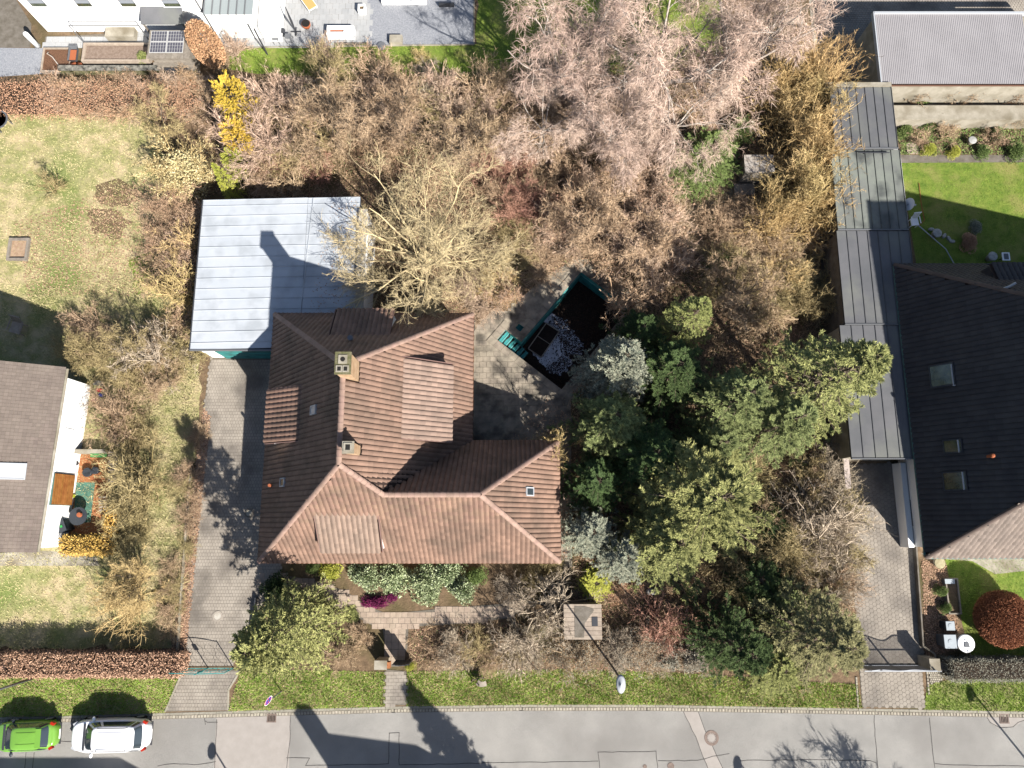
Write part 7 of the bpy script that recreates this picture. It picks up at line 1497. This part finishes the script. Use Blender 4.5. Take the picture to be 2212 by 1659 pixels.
# hedges
def hedge(label, x0, x1, y0, y1, h, m, n, ll, lw, seed, name='hedge', rough=.06, mt=None, extra=0):
    rng = np.random.default_rng(seed); cx, cy = (x0+x1)/2, (y0+y1)/2; t = empty(name, (cx,cy,0), label, 'hedge'); w, l = (x1-x0)/2, (y1-y0)/2
    A = np.array([4*w*l, 2*w*h, 2*w*h, 2*l*h, 2*l*h]); k = rng.choice(5, n, p=A/A.sum()); a = rng.uniform(-1,1,n); b = rng.uniform(0,1,n); z = b*h
    p = np.zeros((n,3)); nn = np.zeros((n,3))
    for i, (X, Y, Z, N3) in enumerate(((a*w, (b*2-1)*l, np.full(n,h), (0,0,1)), (a*w, np.full(n,-l), z, (0,-1,0)), (a*w, np.full(n,l), z, (0,1,0)), (np.full(n,-w), a*l, z, (-1,0,0)), (np.full(n,w), a*l, z, (1,0,0)))):
        s = k == i; p[s] = np.stack([X,Y,Z],-1)[s]; nn[s] = N3
    p += rng.normal(size=p.shape)*rough+(np.sin(p[:,:1]*3.1)*.04); p[:,2] = np.maximum(p[:,2], .02); D = nrm(nn*.5+rng.normal(size=p.shape)); g = Geo(); g.leaves(rng, p, D, ll*rng.uniform(.6,1.2,n), lw*rng.uniform(.7,1.2,n), None, 1.0); mobj('leaves', g.mesh('leaves', m), t)
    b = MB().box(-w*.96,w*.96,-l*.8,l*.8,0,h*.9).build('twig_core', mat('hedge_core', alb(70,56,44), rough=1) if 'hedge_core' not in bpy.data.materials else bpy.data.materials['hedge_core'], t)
    return t
A, B = at(-60,1462,1.5), at(385,1416,1.5); hedge('long beech hedge with rusty dead leaves above the left verge', A.x, B.x, A.y, B.y, 1.5, M['leaf_litter'], 26000, .1, .07, 1)
A, B = at(2062,1472,1.5), at(2300,1428,1.5); hedge('clipped grey-green hedge at the right verge', A.x, B.x, A.y, B.y, 1.5, M['leaf_grey'], 15000, .08, .035, 2)
A, B = at(-60,226,1.4), at(425,180,1.4); hedge('orange-brown beech hedge between the north wall and the left lawn', A.x, B.x, A.y, B.y, 1.1, M['leaf_copper'], 22000, .10, .06, 3, rough=.26)
A, B = at(130,1194,1.1), at(226,1163,1.1); hedge('amber yellow hedge at the south end of the ochre terrace', A.x, B.x, A.y, B.y, 1.1, M['leaf_amber'], 5200, .11, .08, 4, rough=.1)
A, B = at(222,1194,1.1), at(244,1095,1.1); hedge('short amber hedge turning up beside the green rug', A.x, B.x, A.y, B.y, 1.1, M['leaf_amber'], 4200, .11, .08, 5, rough=.1)

# ------------------------------------------------------------ ground cover
G1 = [(470,170),(1230,150),(1560,120),(1795,150),(1830,1000),(1850,1440),(1500,1450),(885,1442),(885,1360),(1145,1342),(1240,1300),(1240,930),(1235,845),(1380,690),(1260,555),(1120,640),(1010,680),(800,670),(790,430),(440,420)]
def cover(name, poly, n, m, h, w, el, label, seed, cat='undergrowth', z=0.0):
    rng = np.random.default_rng(seed); q = rand_in(rng, [xy(*p) for p in poly], n); k = rng.integers(0, max(1, n//26), n); c = q[k % len(q)]; q = c+rng.normal(size=(n,2))*.22
    P = np.concatenate([q, rng.uniform(0, .12, (n,1))+z], 1); g = Geo(); g.blades(rng, P, disc_dirs(rng,n,*el), rng.uniform(*h,n), w); o = mobj(name, g.mesh(name, m)); o['kind'] = 'stuff'; o['label'] = label; o['category'] = cat; return o
cover('dead_grass', G1, 90000, M['grass_tan'], (.15,.5), .022, (5,70), 'dead grass and fallen twigs covering the wild garden', 1, 'dead grass')
cover('undergrowth', G1, 50000, M['twig_brown'], (.3,.9), .02, (10,75), 'brown undergrowth twigs between the garden shrubs', 2)
G2 = [(60,640),(260,600),(430,620),(430,900),(400,1240),(372,1400),(200,1400),(250,1200),(240,950),(150,800)]
cover('dead_grass', G2, 30000, M['grass_pale'], (.12,.4), .022, (5,70), 'rough dry grass between the left lawn and the driveway', 3, 'dead grass')
cover('dead_grass', [(1400,380),(1560,360),(1620,420),(1600,520),(1540,560),(1480,540),(1440,440)], 22000, M['grass_straw'], (.15,.45), .025, (5,60), 'pale straw coloured dead grass in the clearing of the thicket', 11, 'dead grass')
litter('leaf_litter', M['leaf_litter'], [xy(*p) for p in G1], 60000, (.06,.12), 4, label='fallen brown leaves under the shrubs of the wild garden')
litter('leaf_litter', M['leaf_litter'], Vg((440,880),(455,900),(400,1430),(370,1430)), 7000, (.06,.12), 5, label='fallen leaves in the strip beside the left driveway')
litter('leaf_litter', M['leaf_litter'], Vg((1990,1210),(2040,1215),(2080,1400),(2000,1420)), 5000, (.05,.1), 6, label='fallen leaves on the right-hand flower bed')
litter('leaf_litter', M['leaf_copper'], Vg((1310,1262),(1400,1255),(1400,1290),(1320,1310)), 3000, (.06,.11), 7, label='rust coloured fallen leaves below the silvery conifers')
litter('green_cover', M['leaf_green'], Vg((1930,215),(2310,215),(2310,335),(1945,335)), 9000, (.06,.14), 8, label='green ground cover in the flower garden below the pale wall', cat='ground cover', zr=.15)
litter('green_cover', M['leaf_mid'], [xy(*p) for p in G1], 16000, (.05,.1), 9, label='scattered green ivy leaves on the wild garden floor', cat='ivy', zr=.12)
for i, (p, n) in enumerate(((vergeA,12000),(vergeB,10000),(vergeC,30000),(vergeD,8000))): grass('grass', M['grass_green'], p, n, (.08,.2), .028, 20+i, .004, label='short spring grass growing on the roadside verge, part %s' % ['left of the left driveway','between driveway and entrance path','right of the entrance path','right of the right driveway'][i])
for i, (p, n) in enumerate(((vergeA,5000),(vergeB,5000),(vergeC,16000))): grass('dry_grass', M['grass_tan'], p, n, (.08,.2), .025, 30+i, .004, label='dry grass blades mixed into the verge %s' % ['by the parked cars','with the road sign','with the street lamp'][i])
grass('grass', M['grass_pale'], lawnL, 60000, (.08,.22), .03, 40, .004, label='pale winter grass of the big left lawn')
grass('grass', M['grass_green'], lawnT, 50000, (.05,.12), .025, 41, .005, label='bright green grass of the lawn at the top edge')
grass('grass', M['grass_green'], lawnR, 22000, (.04,.09), .022, 42, .004, label='mown green grass of the lawn behind the right-hand garages')
grass('grass', M['grass_green'], lawnR2, 12000, (.04,.1), .022, 43, .004, label='mown green grass of the front lawn at the right edge')

litter('leaf_litter', M['leaf_litter'], [(-12.5,12.6),(-9.7,12.6),(-9.7,20.0),(-11.5,20.0)], 420, (.05,.1), 15, z=2.915, label='fallen leaves lying on the pale metal garage roof under the tree', zr=.01)
litter('leaf_litter', M['leaf_litter'], [xy(*q_) for q_ in ((1180,860),(1232,900),(1235,1210),(1212,1210),(1212,960),(1100,955))], 900, (.05,.1), 16, z=.035, label='fallen leaves on the terrace slabs and path', zr=.01)
litter('leaf_litter', M['leaf_litter'], Vg((30,480),(330,380),(330,640),(60,640)), 5200, (.06,.12), 17, label='brown leaves scattered on the left lawn')
